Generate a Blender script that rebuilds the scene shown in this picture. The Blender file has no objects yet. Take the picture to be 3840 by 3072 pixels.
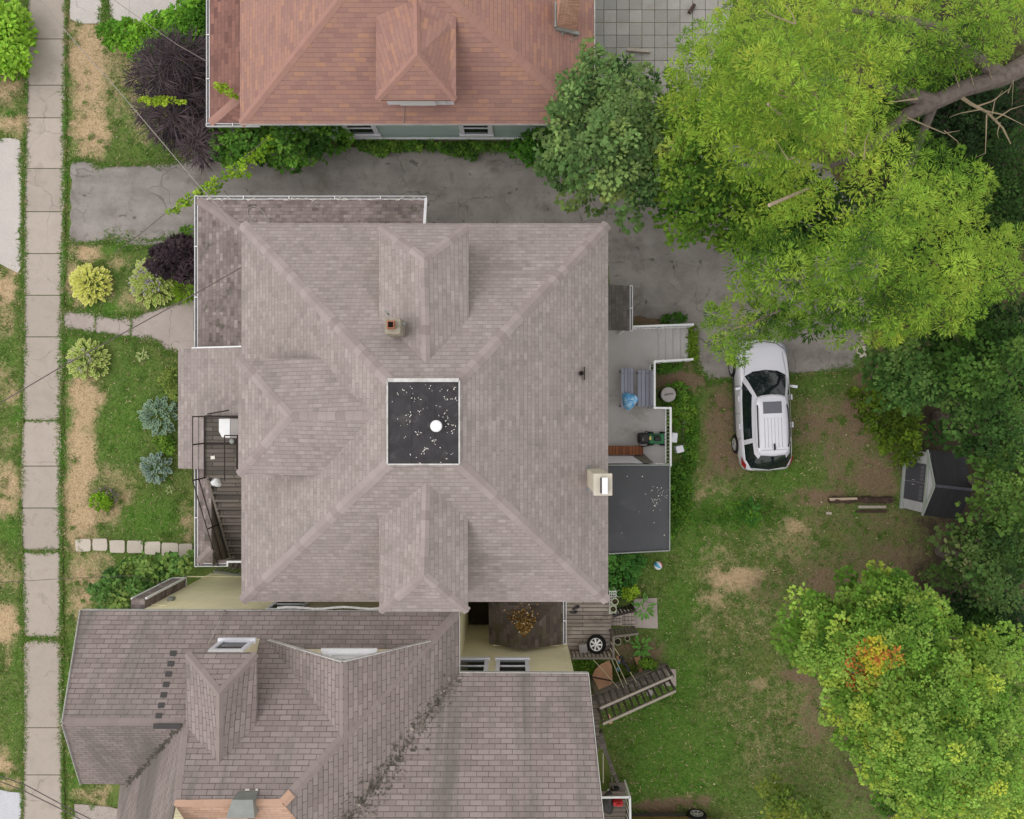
import bpy, bmesh, math, random
import numpy as np
from mathutils import Vector, Matrix
from math import radians, sin, cos, pi

# ------------------------------------------------------------------ camera, sky, sun, exposure
H = 28.0                                   # flying height of the camera above the ground, metres
scene = bpy.context.scene
cam_d = bpy.data.cameras.new('camera'); cam = bpy.data.objects.new('camera', cam_d)
scene.collection.objects.link(cam); scene.camera = cam
cam.location = (0, 0, H); cam.rotation_euler = (0, 0, 0)
cam_d.sensor_width = 36.0; cam_d.lens = 36.0 * H / 38.4; cam_d.clip_end = 2000.0; cam_d.clip_start = 0.1

SUN_EL, SUN_AZ = 50.0, 262.0               # elevation; compass azimuth (0 = +y, clockwise)
CLOUD = 7.3
world = bpy.data.worlds.new('World'); scene.world = world; world.use_nodes = True
wn = world.node_tree; wn.nodes.clear()
sky = wn.nodes.new('ShaderNodeTexSky'); sky.sky_type = 'NISHITA'; sky.sun_disc = False
sky.sun_elevation = radians(SUN_EL); sky.sun_rotation = radians(SUN_AZ)
sky.dust_density = 2.0; sky.air_density = 1.0; sky.ozone_density = 1.0
hs = wn.nodes.new('ShaderNodeHueSaturation'); hs.inputs['Saturation'].default_value = 0.12
bg = wn.nodes.new('ShaderNodeBackground'); bg.inputs['Strength'].default_value = 0.15
wo = wn.nodes.new('ShaderNodeOutputWorld')
# overcast: a high bright cloud deck, a little brighter overhead than at the horizon, with the sky's own tint showing through
tc = wn.nodes.new('ShaderNodeTexCoord'); sx = wn.nodes.new('ShaderNodeSeparateXYZ'); cr = wn.nodes.new('ShaderNodeMapRange'); cm = wn.nodes.new('ShaderNodeMix'); cm.data_type = 'RGBA'
cs_ = wn.nodes.new('ShaderNodeVectorMath'); cs_.operation = 'SCALE'; cs_.inputs[0].default_value = (1.0, .985, .975)
cr.inputs['From Min'].default_value = -.05; cr.inputs['From Max'].default_value = 1.0; cr.inputs['To Min'].default_value = CLOUD * .72; cr.inputs['To Max'].default_value = CLOUD
wn.links.new(tc.outputs['Generated'], sx.inputs[0]); wn.links.new(sx.outputs[2], cr.inputs['Value']); wn.links.new(cr.outputs[0], cs_.inputs['Scale'])
wn.links.new(sky.outputs[0], hs.inputs['Color']); cm.inputs[0].default_value = .75; wn.links.new(hs.outputs[0], cm.inputs[6]); wn.links.new(cs_.outputs[0], cm.inputs[7]); wn.links.new(cm.outputs[2], bg.inputs['Color']); wn.links.new(bg.outputs[0], wo.inputs['Surface'])
sun_d = bpy.data.lights.new('sun', 'SUN'); sun_d.energy = 0.8; sun_d.angle = radians(50); sun_d.color = (1.0, 0.96, 0.9)
sun = bpy.data.objects.new('sun', sun_d); scene.collection.objects.link(sun)
_sd = Vector((sin(radians(SUN_AZ)) * cos(radians(SUN_EL)), cos(radians(SUN_AZ)) * cos(radians(SUN_EL)), sin(radians(SUN_EL))))
sun.rotation_euler = _sd.to_track_quat('Z', 'Y').to_euler(); sun.location = _sd * 60
scene.view_settings.view_transform = 'Standard'; scene.view_settings.look = 'None'
scene.view_settings.exposure = 0.27; scene.view_settings.gamma = 1.0
scene.cycles.max_bounces = 6; scene.cycles.diffuse_bounces = 3; scene.cycles.glossy_bounces = 2; scene.cycles.transmission_bounces = 3
scene.cycles.use_denoising = True

# ------------------------------------------------------------------ helpers
def s_(z): return (H - z) / 2800.0
def P(px, py, z=0.0):
    k = s_(z); return Vector(((px - 1920) * k, -(py - 1536) * k, z))
def plane(a, b, c):
    n = (b - a).cross(c - a).normalized()
    if n.z < 0: n = -n
    return n, n.dot(a)
def R(px, py, pl):                         # where the sight line of a photograph point meets a roof plane
    n, d = pl; o = Vector((0, 0, H)); v = P(px, py, 0) - o
    return o + v * ((d - n.dot(o)) / n.dot(v))
def zon(pl, x, y):
    n, d = pl; return (d - n.x * x - n.y * y) / n.z
def on(pl, x, y): return Vector((x, y, zon(pl, x, y)))

def tag(o, label=None, cat=None, group=None, kind=None):
    if label: o['label'] = label
    if cat: o['category'] = cat
    if group: o['group'] = group
    if kind: o['kind'] = kind
    return o
def empty(name, loc, label, cat, group=None, rz=0.0):
    o = bpy.data.objects.new(name, None); scene.collection.objects.link(o); o.empty_display_size = 0.2
    o.location = loc; o.rotation_euler = (0, 0, rz); return tag(o, label, cat, group)

class MB:
    """collects faces in world (or local) space and links them as ONE mesh object"""
    def __init__(s): s.v = []; s.f = []; s.tone = []; s.mi = []; s.cur = 0
    def add(s, pts, faces, tone=None):
        b = len(s.v); s.v += [Vector(p) for p in pts]; s.f += [tuple(b + i for i in f) for f in faces]
        s.tone += [(0.5 if tone is None else tone)] * len(faces); s.mi += [s.cur] * len(faces); return s
    def poly(s, pts, tone=None): return s.add(pts, [tuple(range(len(pts)))], tone)
    def slab(s, pts, t=0.1, tone=None, dirv=(0, 0, -1)):
        n = len(pts); d = Vector(dirv) * t; pts = [Vector(p) for p in pts]
        low = [p + d for p in pts]
        fs = [tuple(range(n)), tuple(reversed(range(n, 2 * n)))] + [(i, i + n, (i + 1) % n + n, (i + 1) % n) for i in range(n)]
        return s.add(pts + low, fs, tone)
    def prism(s, pts2, z0, z1, tone=None):
        return s.slab([Vector((p[0], p[1], z1)) for p in pts2], z1 - z0, tone)
    def box(s, c, d, rz=0.0, tone=None, bev=0.0):
        x, y, z = [k / 2 for k in d]; M = Matrix.Rotation(rz, 3, 'Z'); c = Vector(c)
        if bev <= 0:
            q = [(-x, -y, -z), (x, -y, -z), (x, y, -z), (-x, y, -z), (-x, -y, z), (x, -y, z), (x, y, z), (-x, y, z)]
            return s.add([M @ Vector(p) + c for p in q], [(0, 3, 2, 1), (4, 5, 6, 7), (0, 1, 5, 4), (1, 2, 6, 5), (2, 3, 7, 6), (3, 0, 4, 7)], tone)
        b = min(bev, x * .45, y * .45, z * .9)
        def ring(ix, iy, zz):
            k = []
            for (sx, sy) in ((1, 1), (-1, 1), (-1, -1), (1, -1)):
                for a in ((0, 45, 90) if (sx, sy) == (1, 1) else (90, 135, 180) if (sx, sy) == (-1, 1) else (180, 225, 270) if (sx, sy) == (-1, -1) else (270, 315, 360)):
                    k.append((sx * (x - b) + (b - ix) * cos(radians(a)), sy * (y - b) + (b - iy) * sin(radians(a)), zz))
            return k
        rs = [ring(0, 0, -z), ring(0, 0, z - b), ring(b * .3, b * .3, z - b * .3), ring(b * .85, b * .85, z)]
        pts = [M @ Vector(p) + c for r in rs for p in r]; n = 12
        fs = [tuple(reversed(range(n)))] + [(k * n + i, k * n + (i + 1) % n, (k + 1) * n + (i + 1) % n, (k + 1) * n + i) for k in range(3) for i in range(n)] + [tuple(range(3 * n, 4 * n))]
        return s.add(pts, fs, tone)
    def tube(s, path, r, n=6, tone=None, cap=True):
        path = [Vector(p) for p in path]; m = len(path); rr = r if isinstance(r, (list, tuple)) else [r] * m
        pts = []; up = Vector((0.13, 0.31, 0.94))
        for i in range(m):
            t = (path[min(i + 1, m - 1)] - path[max(i - 1, 0)]).normalized()
            a = t.cross(up)
            if a.length < .05: a = t.cross(Vector((1, 0, 0)))
            a.normalize(); b = t.cross(a)
            pts += [path[i] + (a * cos(2 * pi * k / n) + b * sin(2 * pi * k / n)) * rr[i] for k in range(n)]
        fs = [(i * n + k, i * n + (k + 1) % n, (i + 1) * n + (k + 1) % n, (i + 1) * n + k) for i in range(m - 1) for k in range(n)]
        if cap: fs += [tuple(reversed(range(n))), tuple(range((m - 1) * n, m * n))]
        return s.add(pts, fs, tone)
    def bar(s, a, b, w, h, tone=None):       # rectangular bar between two points, w across, h upright
        a, b = Vector(a), Vector(b); t = (b - a).normalized(); sd = t.cross(Vector((0, 0, 1)))
        if sd.length < .01: sd = Vector((1, 0, 0))
        sd.normalize(); u = sd.cross(t); pts = []
        for q in (a, b): pts += [q - sd * w / 2 - u * h / 2, q + sd * w / 2 - u * h / 2, q + sd * w / 2 + u * h / 2, q - sd * w / 2 + u * h / 2]
        return s.add(pts, [(0, 3, 2, 1), (4, 5, 6, 7), (0, 1, 5, 4), (1, 2, 6, 5), (2, 3, 7, 6), (3, 0, 4, 7)], tone)
    def lathe(s, prof, c=(0, 0, 0), n=24, M=None, tone=None, cap=True):
        c = Vector(c); pts = []
        for (r, z) in prof:
            for k in range(n):
                p = Vector((r * cos(2 * pi * k / n), r * sin(2 * pi * k / n), z))
                pts.append((M @ p if M else p) + c)
        m = len(prof)
        fs = [(i * n + k, i * n + (k + 1) % n, (i + 1) * n + (k + 1) % n, (i + 1) * n + k) for i in range(m - 1) for k in range(n)]
        if cap: fs += [tuple(reversed(range(n))), tuple(range((m - 1) * n, m * n))]
        return s.add(pts, fs, tone)
    def build(s, name, mats, parent=None, smooth=False, uv=True, weld=False):
        me = bpy.data.meshes.new(name)
        off = Vector(parent.matrix_world.translation) if (parent is not None and False) else Vector((0, 0, 0))
        me.from_pydata([tuple(p) for p in s.v], [], s.f)
        for m in (mats if isinstance(mats, (list, tuple)) else [mats]): me.materials.append(m)
        me.polygons.foreach_set('material_index', s.mi)
        if weld or True:
            bm = bmesh.new(); bm.from_mesh(me)
            if weld: bmesh.ops.remove_doubles(bm, verts=bm.verts, dist=1e-4)
            bmesh.ops.recalc_face_normals(bm, faces=bm.faces); bm.to_mesh(me); bm.free()
        a = me.attributes.new('tone', 'FLOAT', 'FACE')
        if len(s.tone) == len(me.polygons): a.data.foreach_set('value', s.tone)
        if uv:
            ul = me.uv_layers.new(name='UVMap'); buf = np.zeros(len(me.loops) * 2, dtype=np.float32); Z = Vector((0, 0, 1))
            for p in me.polygons:
                n = p.normal
                if abs(n.z) > .995: u, w = Vector((1, 0, 0)), Vector((0, 1, 0))
                else:
                    w = (Z - n * n.z).normalized(); u = w.cross(n)
                for li in p.loop_indices:
                    co = me.vertices[me.loops[li].vertex_index].co
                    buf[2 * li] = co.dot(u); buf[2 * li + 1] = co.dot(w)
            ul.data.foreach_set('uv', buf)
        if smooth: me.polygons.foreach_set('use_smooth', [True] * len(me.polygons))
        o = bpy.data.objects.new(name, me); scene.collection.objects.link(o)
        if parent is not None: par(o, parent)
        return o
def root_matrix(o):
    M = Matrix.LocRotScale(o.location, o.rotation_euler, o.scale)
    return root_matrix(o.parent) @ o.matrix_parent_inverse @ M if o.parent else M
def par(o, p):                               # keep world coordinates when parenting
    o.parent = p; o.matrix_parent_inverse = root_matrix(p).inverted()
def base_at(o, pt):                          # put the origin of a single mesh thing at its own base
    pt = Vector(pt); o.data.transform(Matrix.Translation(-pt)); o.location = pt; return o

# ------------------------------------------------------------------ materials
def rgb(r, g, b):                            # sRGB 0..255 -> linear
    f = lambda c: c / 12.92 if c <= .04045 else ((c + .055) / 1.055) ** 2.4
    return (f(r / 255), f(g / 255), f(b / 255), 1.0)
class NT:
    def __init__(s, name):
        s.m = bpy.data.materials.new(name); s.m.use_nodes = True; s.t = s.m.node_tree; s.t.nodes.clear()
        s.out = s.t.nodes.new('ShaderNodeOutputMaterial')
    def n(s, typ, **kw):
        nd = s.t.nodes.new('ShaderNode' + typ)
        for k, v in kw.items(): setattr(nd, k, v)
        return nd
    def set(s, sock, v):
        if hasattr(v, 'is_output') or isinstance(v, bpy.types.NodeSocket): s.t.links.new(v, sock)
        else: sock.default_value = v
    def coord(s, kind='Object'): return s.n('TexCoord').outputs[kind]
    def pos(s): return s.n('NewGeometry').outputs['Position']
    def noise(s, vec, scale, detail=4.0, rough=.6, dist=0.0):
        nd = s.n('TexNoise'); s.set(nd.inputs['Vector'], vec); nd.inputs['Scale'].default_value = scale
        nd.inputs['Detail'].default_value = detail; nd.inputs['Roughness'].default_value = rough; nd.inputs['Distortion'].default_value = dist
        return nd.outputs['Fac']
    def ramp(s, fac, stops, interp='LINEAR'):
        nd = s.n('ValToRGB'); s.set(nd.inputs[0], fac); cr = nd.color_ramp; cr.interpolation = interp
        while len(cr.elements) < len(stops): cr.elements.new(.5)
        for e, (p, c) in zip(cr.elements, stops):
            e.position = p; e.color = c if isinstance(c, (tuple, list)) else (c, c, c, 1)
        return nd.outputs[0]
    def mix(s, fac, a, b, mode='MIX'):
        nd = s.n('Mix', data_type='RGBA', blend_type=mode); s.set(nd.inputs[0], fac); s.set(nd.inputs[6], a); s.set(nd.inputs[7], b)
        return nd.outputs[2]
    def math(s, op, a, b=0.0, clamp=False):
        nd = s.n('Math', operation=op, use_clamp=clamp); s.set(nd.inputs[0], a); s.set(nd.inputs[1], b); return nd.outputs[0]
    def mapping(s, vec, scale=(1, 1, 1), rot=(0, 0, 0), loc=(0, 0, 0)):
        nd = s.n('Mapping'); s.set(nd.inputs[0], vec); nd.inputs['Scale'].default_value = scale
        nd.inputs['Rotation'].default_value = rot; nd.inputs['Location'].default_value = loc; return nd.outputs[0]
    def brick(s, vec, w, h, mort=.004, off=.5, smooth=.1, bias=0.0):
        nd = s.n('TexBrick'); s.set(nd.inputs['Vector'], vec); nd.offset = off
        for k, v in (('Scale', 1.0), ('Mortar Size', mort), ('Mortar Smooth', smooth), ('Bias', bias), ('Brick Width', w), ('Row Height', h)): nd.inputs[k].default_value = v
        nd.inputs['Color1'].default_value = (0, 0, 0, 1); nd.inputs['Color2'].default_value = (1, 1, 1, 1); nd.inputs['Mortar'].default_value = (.5, .5, .5, 1)
        return nd.outputs['Color'], nd.outputs['Fac']
    def attr(s, name): return s.n('Attribute', attribute_name=name)
    def bump(s, h, strength=.3, dist=.02):
        nd = s.n('Bump'); nd.inputs['Strength'].default_value = strength; nd.inputs['Distance'].default_value = dist; s.set(nd.inputs['Height'], h); return nd.outputs[0]
    def done(s, color, rough=.8, metal=0.0, spec=.3, normal=None, coat=0.0, transl=0.0):
        b = s.n('BsdfPrincipled'); s.set(b.inputs['Base Color'], color); s.set(b.inputs['Roughness'], rough)
        b.inputs['Metallic'].default_value = metal; b.inputs['Specular IOR Level'].default_value = spec; b.inputs['Coat Weight'].default_value = coat
        if normal is not None: s.set(b.inputs['Normal'], normal)
        sh = b.outputs[0]
        if transl:
            t = s.n('BsdfTranslucent'); s.set(t.inputs['Color'], color)
            mx = s.n('MixShader'); mx.inputs[0].default_value = transl; s.t.links.new(sh, mx.inputs[1]); s.t.links.new(t.outputs[0], mx.inputs[2]); sh = mx.outputs[0]
        s.t.links.new(sh, s.out.inputs['Surface']); return s.m

def m_plain(name, col, rough=.6, metal=0.0, spec=.4, var=.12, scale=6.0, coat=0.0, stain=None):
    t = NT(name); p = t.pos(); n = t.noise(p, scale, 5)
    k = t.ramp(n, [(.25, 1 - var), (.75, 1 + var)])
    c = t.mix(1.0, col, k, 'MULTIPLY')
    if stain:
        f = t.ramp(t.noise(p, stain[1], 6, .65, .4), [(stain[2], 0.0), (stain[2] + .15, 1.0)])
        c = t.mix(t.math('MULTIPLY', f, stain[3]), c, stain[0])
    return t.done(c, rough, metal, spec, None, coat)

def m_shingle(name, tones, bw, rh, line=.006, linedark=.55, arch=False, stain=None, moss=None, rough=.92, vgap=True, big=.12):
    t = NT(name); uv = t.coord('UV'); p = t.pos()
    # small wander of the courses so that the rows are not ruler-straight
    jit = t.n('VectorMath', operation='MULTIPLY_ADD'); nz = t.n('TexNoise'); t.set(nz.inputs['Vector'], p); nz.inputs['Scale'].default_value = 1.3; nz.inputs['Detail'].default_value = 2
    t.t.links.new(nz.outputs['Color'], jit.inputs[0]); jit.inputs[1].default_value = (.03, .02, 0); t.t.links.new(uv, jit.inputs[2]); v = jit.outputs[0]
    c1, f1 = t.brick(v, bw, rh, line, .5)
    fac = c1
    if arch:
        c2, f2 = t.brick(t.mapping(v, loc=(.113, 0, 0)), bw * .62, rh, line, .37)
        fac = t.mix(.5, c1, c2)
    col = t.ramp(fac, tones)
    g = t.ramp(t.noise(p, 70, 3, .7), [(.2, .86), (.8, 1.14)]); col = t.mix(1.0, col, g, 'MULTIPLY')
    bigk = t.ramp(t.noise(p, .55, 5, .6, .3), [(.25, 1 - big), (.75, 1 + big)]); col = t.mix(1.0, col, bigk, 'MULTIPLY')
    # a thin shadow line is painted at each course's butt edge; tab slots are dark too
    sep = t.n('SeparateXYZ'); t.t.links.new(v, sep.inputs[0])
    row = t.math('FRACT', t.math('DIVIDE', sep.outputs[1], rh))
    butt = t.ramp(row, [(0.0, 1.0), (.10, .35), (.2, 0.0)])
    dk = t.math('MULTIPLY', butt, t.ramp(c2, [(.2, .15), (.8, .8)])) if arch else t.math('MULTIPLY', butt, .45)
    dk = t.math('MAXIMUM', dk, t.math('MULTIPLY', f1, 1.0 if vgap else .5))
    if arch: dk = t.math('MAXIMUM', dk, t.math('MULTIPLY', f2, .35))
    dk = t.math('MULTIPLY', dk, t.ramp(t.noise(p, 2.2, 3), [(.3, .45), (.65, 1.0)]))
    col = t.mix(t.math('MULTIPLY', dk, linedark), col, (.03, .027, .026, 1))
    if stain:
        f = t.ramp(t.noise(t.mapping(p, stain[4] if len(stain) > 4 else (1, 1, 1)), stain[1], 7, .68, .5), [(stain[2], 0.0), (stain[2] + .16, 1.0)])
        col = t.mix(t.math('MULTIPLY', f, stain[3]), col, stain[0])
    if moss:
        f = t.ramp(t.noise(p, moss[1], 8, .75), [(moss[2], 0.0), (moss[2] + .08, 1.0)])
        col = t.mix(t.math('MULTIPLY', f, moss[3]), col, moss[0])
    hgt = t.math('SUBTRACT', t.math('MULTIPLY', row, -1.0), t.math('MULTIPLY', f1, .7))
    return t.done(col, rough, 0, .2, t.bump(hgt, .5, .012))

def m_concrete(name, a, b, joint=None, crack=.6, crackscale=.55, patch=None, spots=0.0, rough=.9, slabvar=.1, grain=0):
    t = NT(name); p = t.pos()
    n1 = t.noise(p, 1.1, 7, .65, .3); n2 = t.noise(p, 32, 4, .7)
    col = t.mix(t.ramp(n1, [(.3, 0.0), (.7, 1.0)]), a, b)
    col = t.mix(1.0, col, t.ramp(n2, [(.25, .86), (.75, 1.12)]), 'MULTIPLY')
    tn = t.attr('tone').outputs['Fac']; col = t.mix(1.0, col, t.ramp(tn, [(0, 1 - slabvar), (1, 1 + slabvar)]), 'MULTIPLY')
    if crack:
        w = t.n('VectorMath', operation='MULTIPLY_ADD'); nz = t.n('TexNoise'); t.set(nz.inputs['Vector'], p); nz.inputs['Scale'].default_value = 1.2; nz.inputs['Detail'].default_value = 5
        t.t.links.new(nz.outputs['Color'], w.inputs[0]); w.inputs[1].default_value = (.9, .9, 0); t.t.links.new(p, w.inputs[2])
        vo = t.n('TexVoronoi', feature='DISTANCE_TO_EDGE'); t.t.links.new(w.outputs[0], vo.inputs['Vector']); vo.inputs['Scale'].default_value = crackscale
        ln = t.ramp(vo.outputs['Distance'], [(0.0, 1.0), (.012 * crackscale / .55, 0.0)])
        gate = t.ramp(t.noise(p, .5, 3), [(.46, 0.0), (.56, 1.0)])
        col = t.mix(t.math('MULTIPLY', t.math('MULTIPLY', ln, gate), crack), col, (.035, .033, .03, 1))
    if patch:
        f = t.ramp(t.noise(p, patch[1], 7, .7, .3), [(patch[2], 0.0), (patch[2] + .12, 1.0)]); col = t.mix(t.math('MULTIPLY', f, patch[3]), col, patch[0])
    if grain:
        col = t.mix(1.0, col, t.ramp(t.noise(p, 90, 2, .8), [(.25, .72), (.75, 1.28)]), 'MULTIPLY'); col = t.mix(1.0, col, t.ramp(t.noise(t.mapping(p, (.25, 1.6, 1)), 1.1, 5), [(.3, .86), (.7, 1.1)]), 'MULTIPLY')
        oil = t.ramp(t.noise(p, 1.9, 4, .5, .8), [(.66, 0.0), (.70, 1.0)]); col = t.mix(t.math('MULTIPLY', oil, .6), col, (.05, .045, .04, 1))
    if spots:
        vo = t.n('TexVoronoi'); t.t.links.new(p, vo.inputs['Vector']); vo.inputs['Scale'].default_value = 9
        f = t.ramp(vo.outputs['Distance'], [(0.0, 1.0), (.05, 0.0)]); col = t.mix(t.math('MULTIPLY', f, spots), col, (.5, .47, .42, 1))
    return t.done(col, rough, 0, .2, t.bump(n2, .25, .01))

def m_boards(name, tones, bw, bl=3.0, vertical=False, gap=.006, gapdark=(.03, .028, .025, 1), rough=.8, grain=.2, stain=None):
    t = NT(name); uv = t.coord('UV'); p = t.pos()
    v = t.mapping(uv, rot=(0, 0, pi / 2)) if vertical else uv
    c, f = t.brick(v, bl, bw, gap, .43)
    col = t.ramp(c, tones)
    gr = t.noise(t.mapping(v, (1.2, 22, 1)), 3, 5, .65); col = t.mix(1.0, col, t.ramp(gr, [(.25, 1 - grain), (.75, 1 + grain)]), 'MULTIPLY')
    bigk = t.ramp(t.noise(p, .9, 4), [(.3, .9), (.7, 1.1)]); col = t.mix(1.0, col, bigk, 'MULTIPLY')
    col = t.mix(t.math('MULTIPLY', f, .85), col, gapdark)
    if stain:
        k = t.ramp(t.noise(p, stain[1], 6, .7), [(stain[2], 0.0), (stain[2] + .15, 1.0)]); col = t.mix(t.math('MULTIPLY', k, stain[3]), col, stain[0])
    return t.done(col, rough, 0, .25, t.bump(f, -.5, .01))

def m_leaf(name, gain=1.0, transl=.16, rough=.65, spec=.12):
    t = NT(name); a = t.attr('col').outputs['Color']
    return t.done(t.mix(1.0, a, (gain, gain, gain, 1), 'MULTIPLY'), rough, 0, spec, None, 0, transl)

GREY_T = [(0.05, rgb(139, 129, 126)), (.35, rgb(150, 139, 136)), (.6, rgb(154, 143, 140)), (.95, rgb(164, 153, 150))]
M = {}
M['shingle'] = m_shingle('taupe_shingles', GREY_T, .27, .13, .004, .40, arch=True, big=.08, stain=(rgb(122, 117, 108), .7, .55, .32), moss=(rgb(112, 112, 98), 3.2, .68, .4))
M['shingle_porch'] = m_shingle('weathered_porch_shingles', [(0, rgb(98, 88, 87)), (.4, rgb(126, 114, 112)), (.7, rgb(134, 122, 119)), (1, rgb(158, 147, 143))], .28, .14, .004, .5, arch=True, big=.2,
                               moss=(rgb(70, 72, 58), 1.7, .56, .7))
M['shingle_red'] = m_shingle('red_brown_shingles', [(0, rgb(147, 113, 106)), (.3, rgb(155, 120, 111)), (.62, rgb(159, 123, 112)), (.85, rgb(163, 125, 111)), (1, rgb(170, 130, 110))], .36, .14, .004, .36, big=.07)
M['shingle_tab'] = m_shingle('brown_grey_tab_shingles', [(0, rgb(135, 123, 120)), (.5, rgb(143, 131, 128)), (1, rgb(150, 138, 135))], .34, .145, .009, .75, big=.08,
                             stain=(rgb(98, 96, 91), .8, .50, .65, (1.0, .2, .2)), moss=(rgb(92, 96, 78), 2.2, .66, .5))
M['shingle_red_dark'] = m_shingle('dark_red_porch_shingles', [(0, rgb(112, 82, 77)), (.4, rgb(130, 96, 88)), (.8, rgb(138, 101, 92)), (1, rgb(148, 108, 97))], .36, .14, .004, .55, big=.12)  # darker than the main red shingles
M['shingle_orange'] = m_shingle('tan_orange_shingles', [(0, rgb(178, 144, 124)), (.5, rgb(188, 154, 134)), (1, rgb(198, 166, 146))], .33, .14, .005, .5, big=.12)
M['shingle_old'] = m_shingle('mossy_old_shingles', [(0, rgb(70, 62, 56)), (.5, rgb(86, 77, 70)), (1, rgb(102, 92, 84))], .3, .14, .004, .4, big=.2, moss=(rgb(74, 70, 44), 1.6, .5, .7))
M['shingle_small'] = m_shingle('grey_old_shingles', [(0, rgb(82, 77, 74)), (.5, rgb(98, 92, 88)), (1, rgb(112, 105, 100))], .28, .14, .004, .5, arch=True, big=.12)
def m_cap(name, tones):
    t = NT(name); p = t.pos(); col = t.ramp(t.attr('tone').outputs['Fac'], tones)
    col = t.mix(1.0, col, t.ramp(t.noise(p, 70, 3, .7), [(.2, .88), (.8, 1.12)]), 'MULTIPLY'); return t.done(col, .92, 0, .2)
M['cap'] = m_cap('taupe_ridge_caps', [(0, rgb(141, 129, 127)), (.5, rgb(153, 141, 139)), (1, rgb(165, 153, 151))])
M['cap_red'] = m_cap('red_ridge_caps', [(0, rgb(158, 122, 112)), (1, rgb(166, 128, 117))])
M['cap_tab'] = m_cap('brown_ridge_caps', [(0, rgb(138, 126, 123)), (1, rgb(146, 134, 131))])
M['cap_orange'] = m_cap('orange_ridge_caps', [(0, rgb(184, 150, 130)), (1, rgb(194, 160, 140))])
M['yellow'] = m_boards('pale_yellow_siding', [(0, rgb(236, 226, 188)), (1, rgb(240, 231, 196))], .11, 4.0, gap=.004, gapdark=(.4, .36, .22, 1), rough=.6, grain=.03)
M['green_siding'] = m_boards('grey_green_siding', [(0, rgb(174, 194, 190)), (1, rgb(182, 201, 196))], .11, 4.0, gap=.004, gapdark=(.12, .15, .15, 1), rough=.6, grain=.03)
M['cream'] = m_boards('beige_siding', [(0, rgb(196, 188, 170)), (1, rgb(206, 198, 180))], .11, 4.0, gap=.004, gapdark=(.3, .28, .24, 1), rough=.6, grain=.03)
M['white'] = m_plain('white_paint', (.78, .78, .79, 1), .5, 0, .4, .06, 5)
M['gutter'] = m_plain('white_gutter_metal', (.74, .74, .76, 1), .4, 0, .5, .1, 3, stain=(rgb(140, 130, 115), 2.5, .6, .6))
M['gutter_in'] = m_plain('gutter_inside_dirt', rgb(120, 118, 116), .8, 0, .3, .35, 9)
M['win_frame'] = m_plain('window_frame_paint', rgb(228, 228, 236), .45, 0, .4, .05)
M['glass'] = m_plain('dark_window_glass', (.012, .016, .018, 1), .06, 0, .6, .1)
M['membrane'] = m_plain('dark_roof_membrane', rgb(50, 48, 51), .7, 0, .35, .45, 2.6, stain=(rgb(92, 88, 88), 2.4, .54, .5))
M['membrane_grey'] = m_plain('grey_roof_membrane', rgb(72, 73, 76), .65, 0, .35, .14, .9, stain=(rgb(98, 98, 100), .9, .6, .5))
M['fleck'] = m_plain('pale_flecks', rgb(226, 222, 214), .8, 0, .2, .1)
M['iron'] = m_plain('dark_iron', rgb(52, 44, 42), .6, .2, .4, .25, 8)
M['metal'] = m_plain('galvanised_metal', rgb(140, 146, 150), .4, .7, .5, .2, 4, stain=(rgb(90, 88, 84), 2.2, .55, .5))
M['zinc'] = m_plain('weathered_zinc', rgb(138, 142, 138), .5, .2, .5, .18, 3)
M['bright_metal'] = m_plain('bright_metal', (.8, .8, .82, 1), .3, .3, .5, .05)
M['hole_dark'] = m_plain('flue_hole_dark', (.008, .007, .006, 1), .9, 0, .1, .3)  # black plates painted in as the dark inside of flue and pipe openings
M['terracotta'] = m_plain('terracotta_flue', rgb(150, 96, 74), .85, 0, .2, .3, 9)
M['mortar'] = m_plain('chimney_cap_mortar', rgb(150, 142, 128), .9, 0, .2, .25, 7, stain=(rgb(104, 98, 84), 5, .55, .6))
M['capstone'] = m_plain('beige_chimney_cap', rgb(196, 188, 174), .85, 0, .2, .06, 5)
def m_brick(name, tones):
    t = NT(name); uv = t.coord('UV'); c, f = t.brick(uv, .21, .075, .009, .5)
    col = t.ramp(c, tones); col = t.mix(1.0, col, t.ramp(t.noise(t.pos(), 9, 5), [(.25, .8), (.75, 1.2)]), 'MULTIPLY'); col = t.mix(f, col, rgb(160, 140, 126)); return t.done(col, .9, 0, .2, t.bump(f, -.4, .01))
M['brick'] = m_brick('orange_red_brick', [(0, rgb(196, 146, 124)), (.5, rgb(212, 164, 142)), (1, rgb(224, 182, 160))])
M['sidewalk'] = m_concrete('sidewalk_concrete', rgb(162, 151, 142), rgb(178, 167, 157), crack=.35, crackscale=.3, slabvar=.07, patch=(rgb(138, 128, 118), 1.1, .54, .5))
M['apron'] = m_concrete('apron_concrete', rgb(180, 174, 170), rgb(192, 186, 180), crack=.3, crackscale=.3)
M['new_concrete'] = m_concrete('new_pale_concrete', rgb(186, 187, 193), rgb(194, 195, 200), crack=0, slabvar=.02)
M['path'] = m_concrete('path_concrete', rgb(160, 148, 142), rgb(174, 163, 157), crack=.5, crackscale=.5, patch=(rgb(140, 130, 120), .9, .58, .5))
M['asphalt'] = m_concrete('old_grey_asphalt', rgb(127, 121, 116), rgb(152, 146, 141), crack=.5, crackscale=.7, patch=(rgb(98, 90, 82), .75, .54, .55), spots=.35, grain=1)
M['slab'] = m_concrete('deck_concrete', rgb(150, 146, 142), rgb(166, 162, 158), crack=0, patch=(rgb(122, 118, 108), .9, .58, .6), slabvar=.05)
M['deckpaint'] = m_concrete('grey_deck_paint', rgb(178, 173, 171), rgb(190, 186, 185), crack=0, patch=(rgb(136, 130, 118), .7, .56, .55), slabvar=.05)
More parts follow.
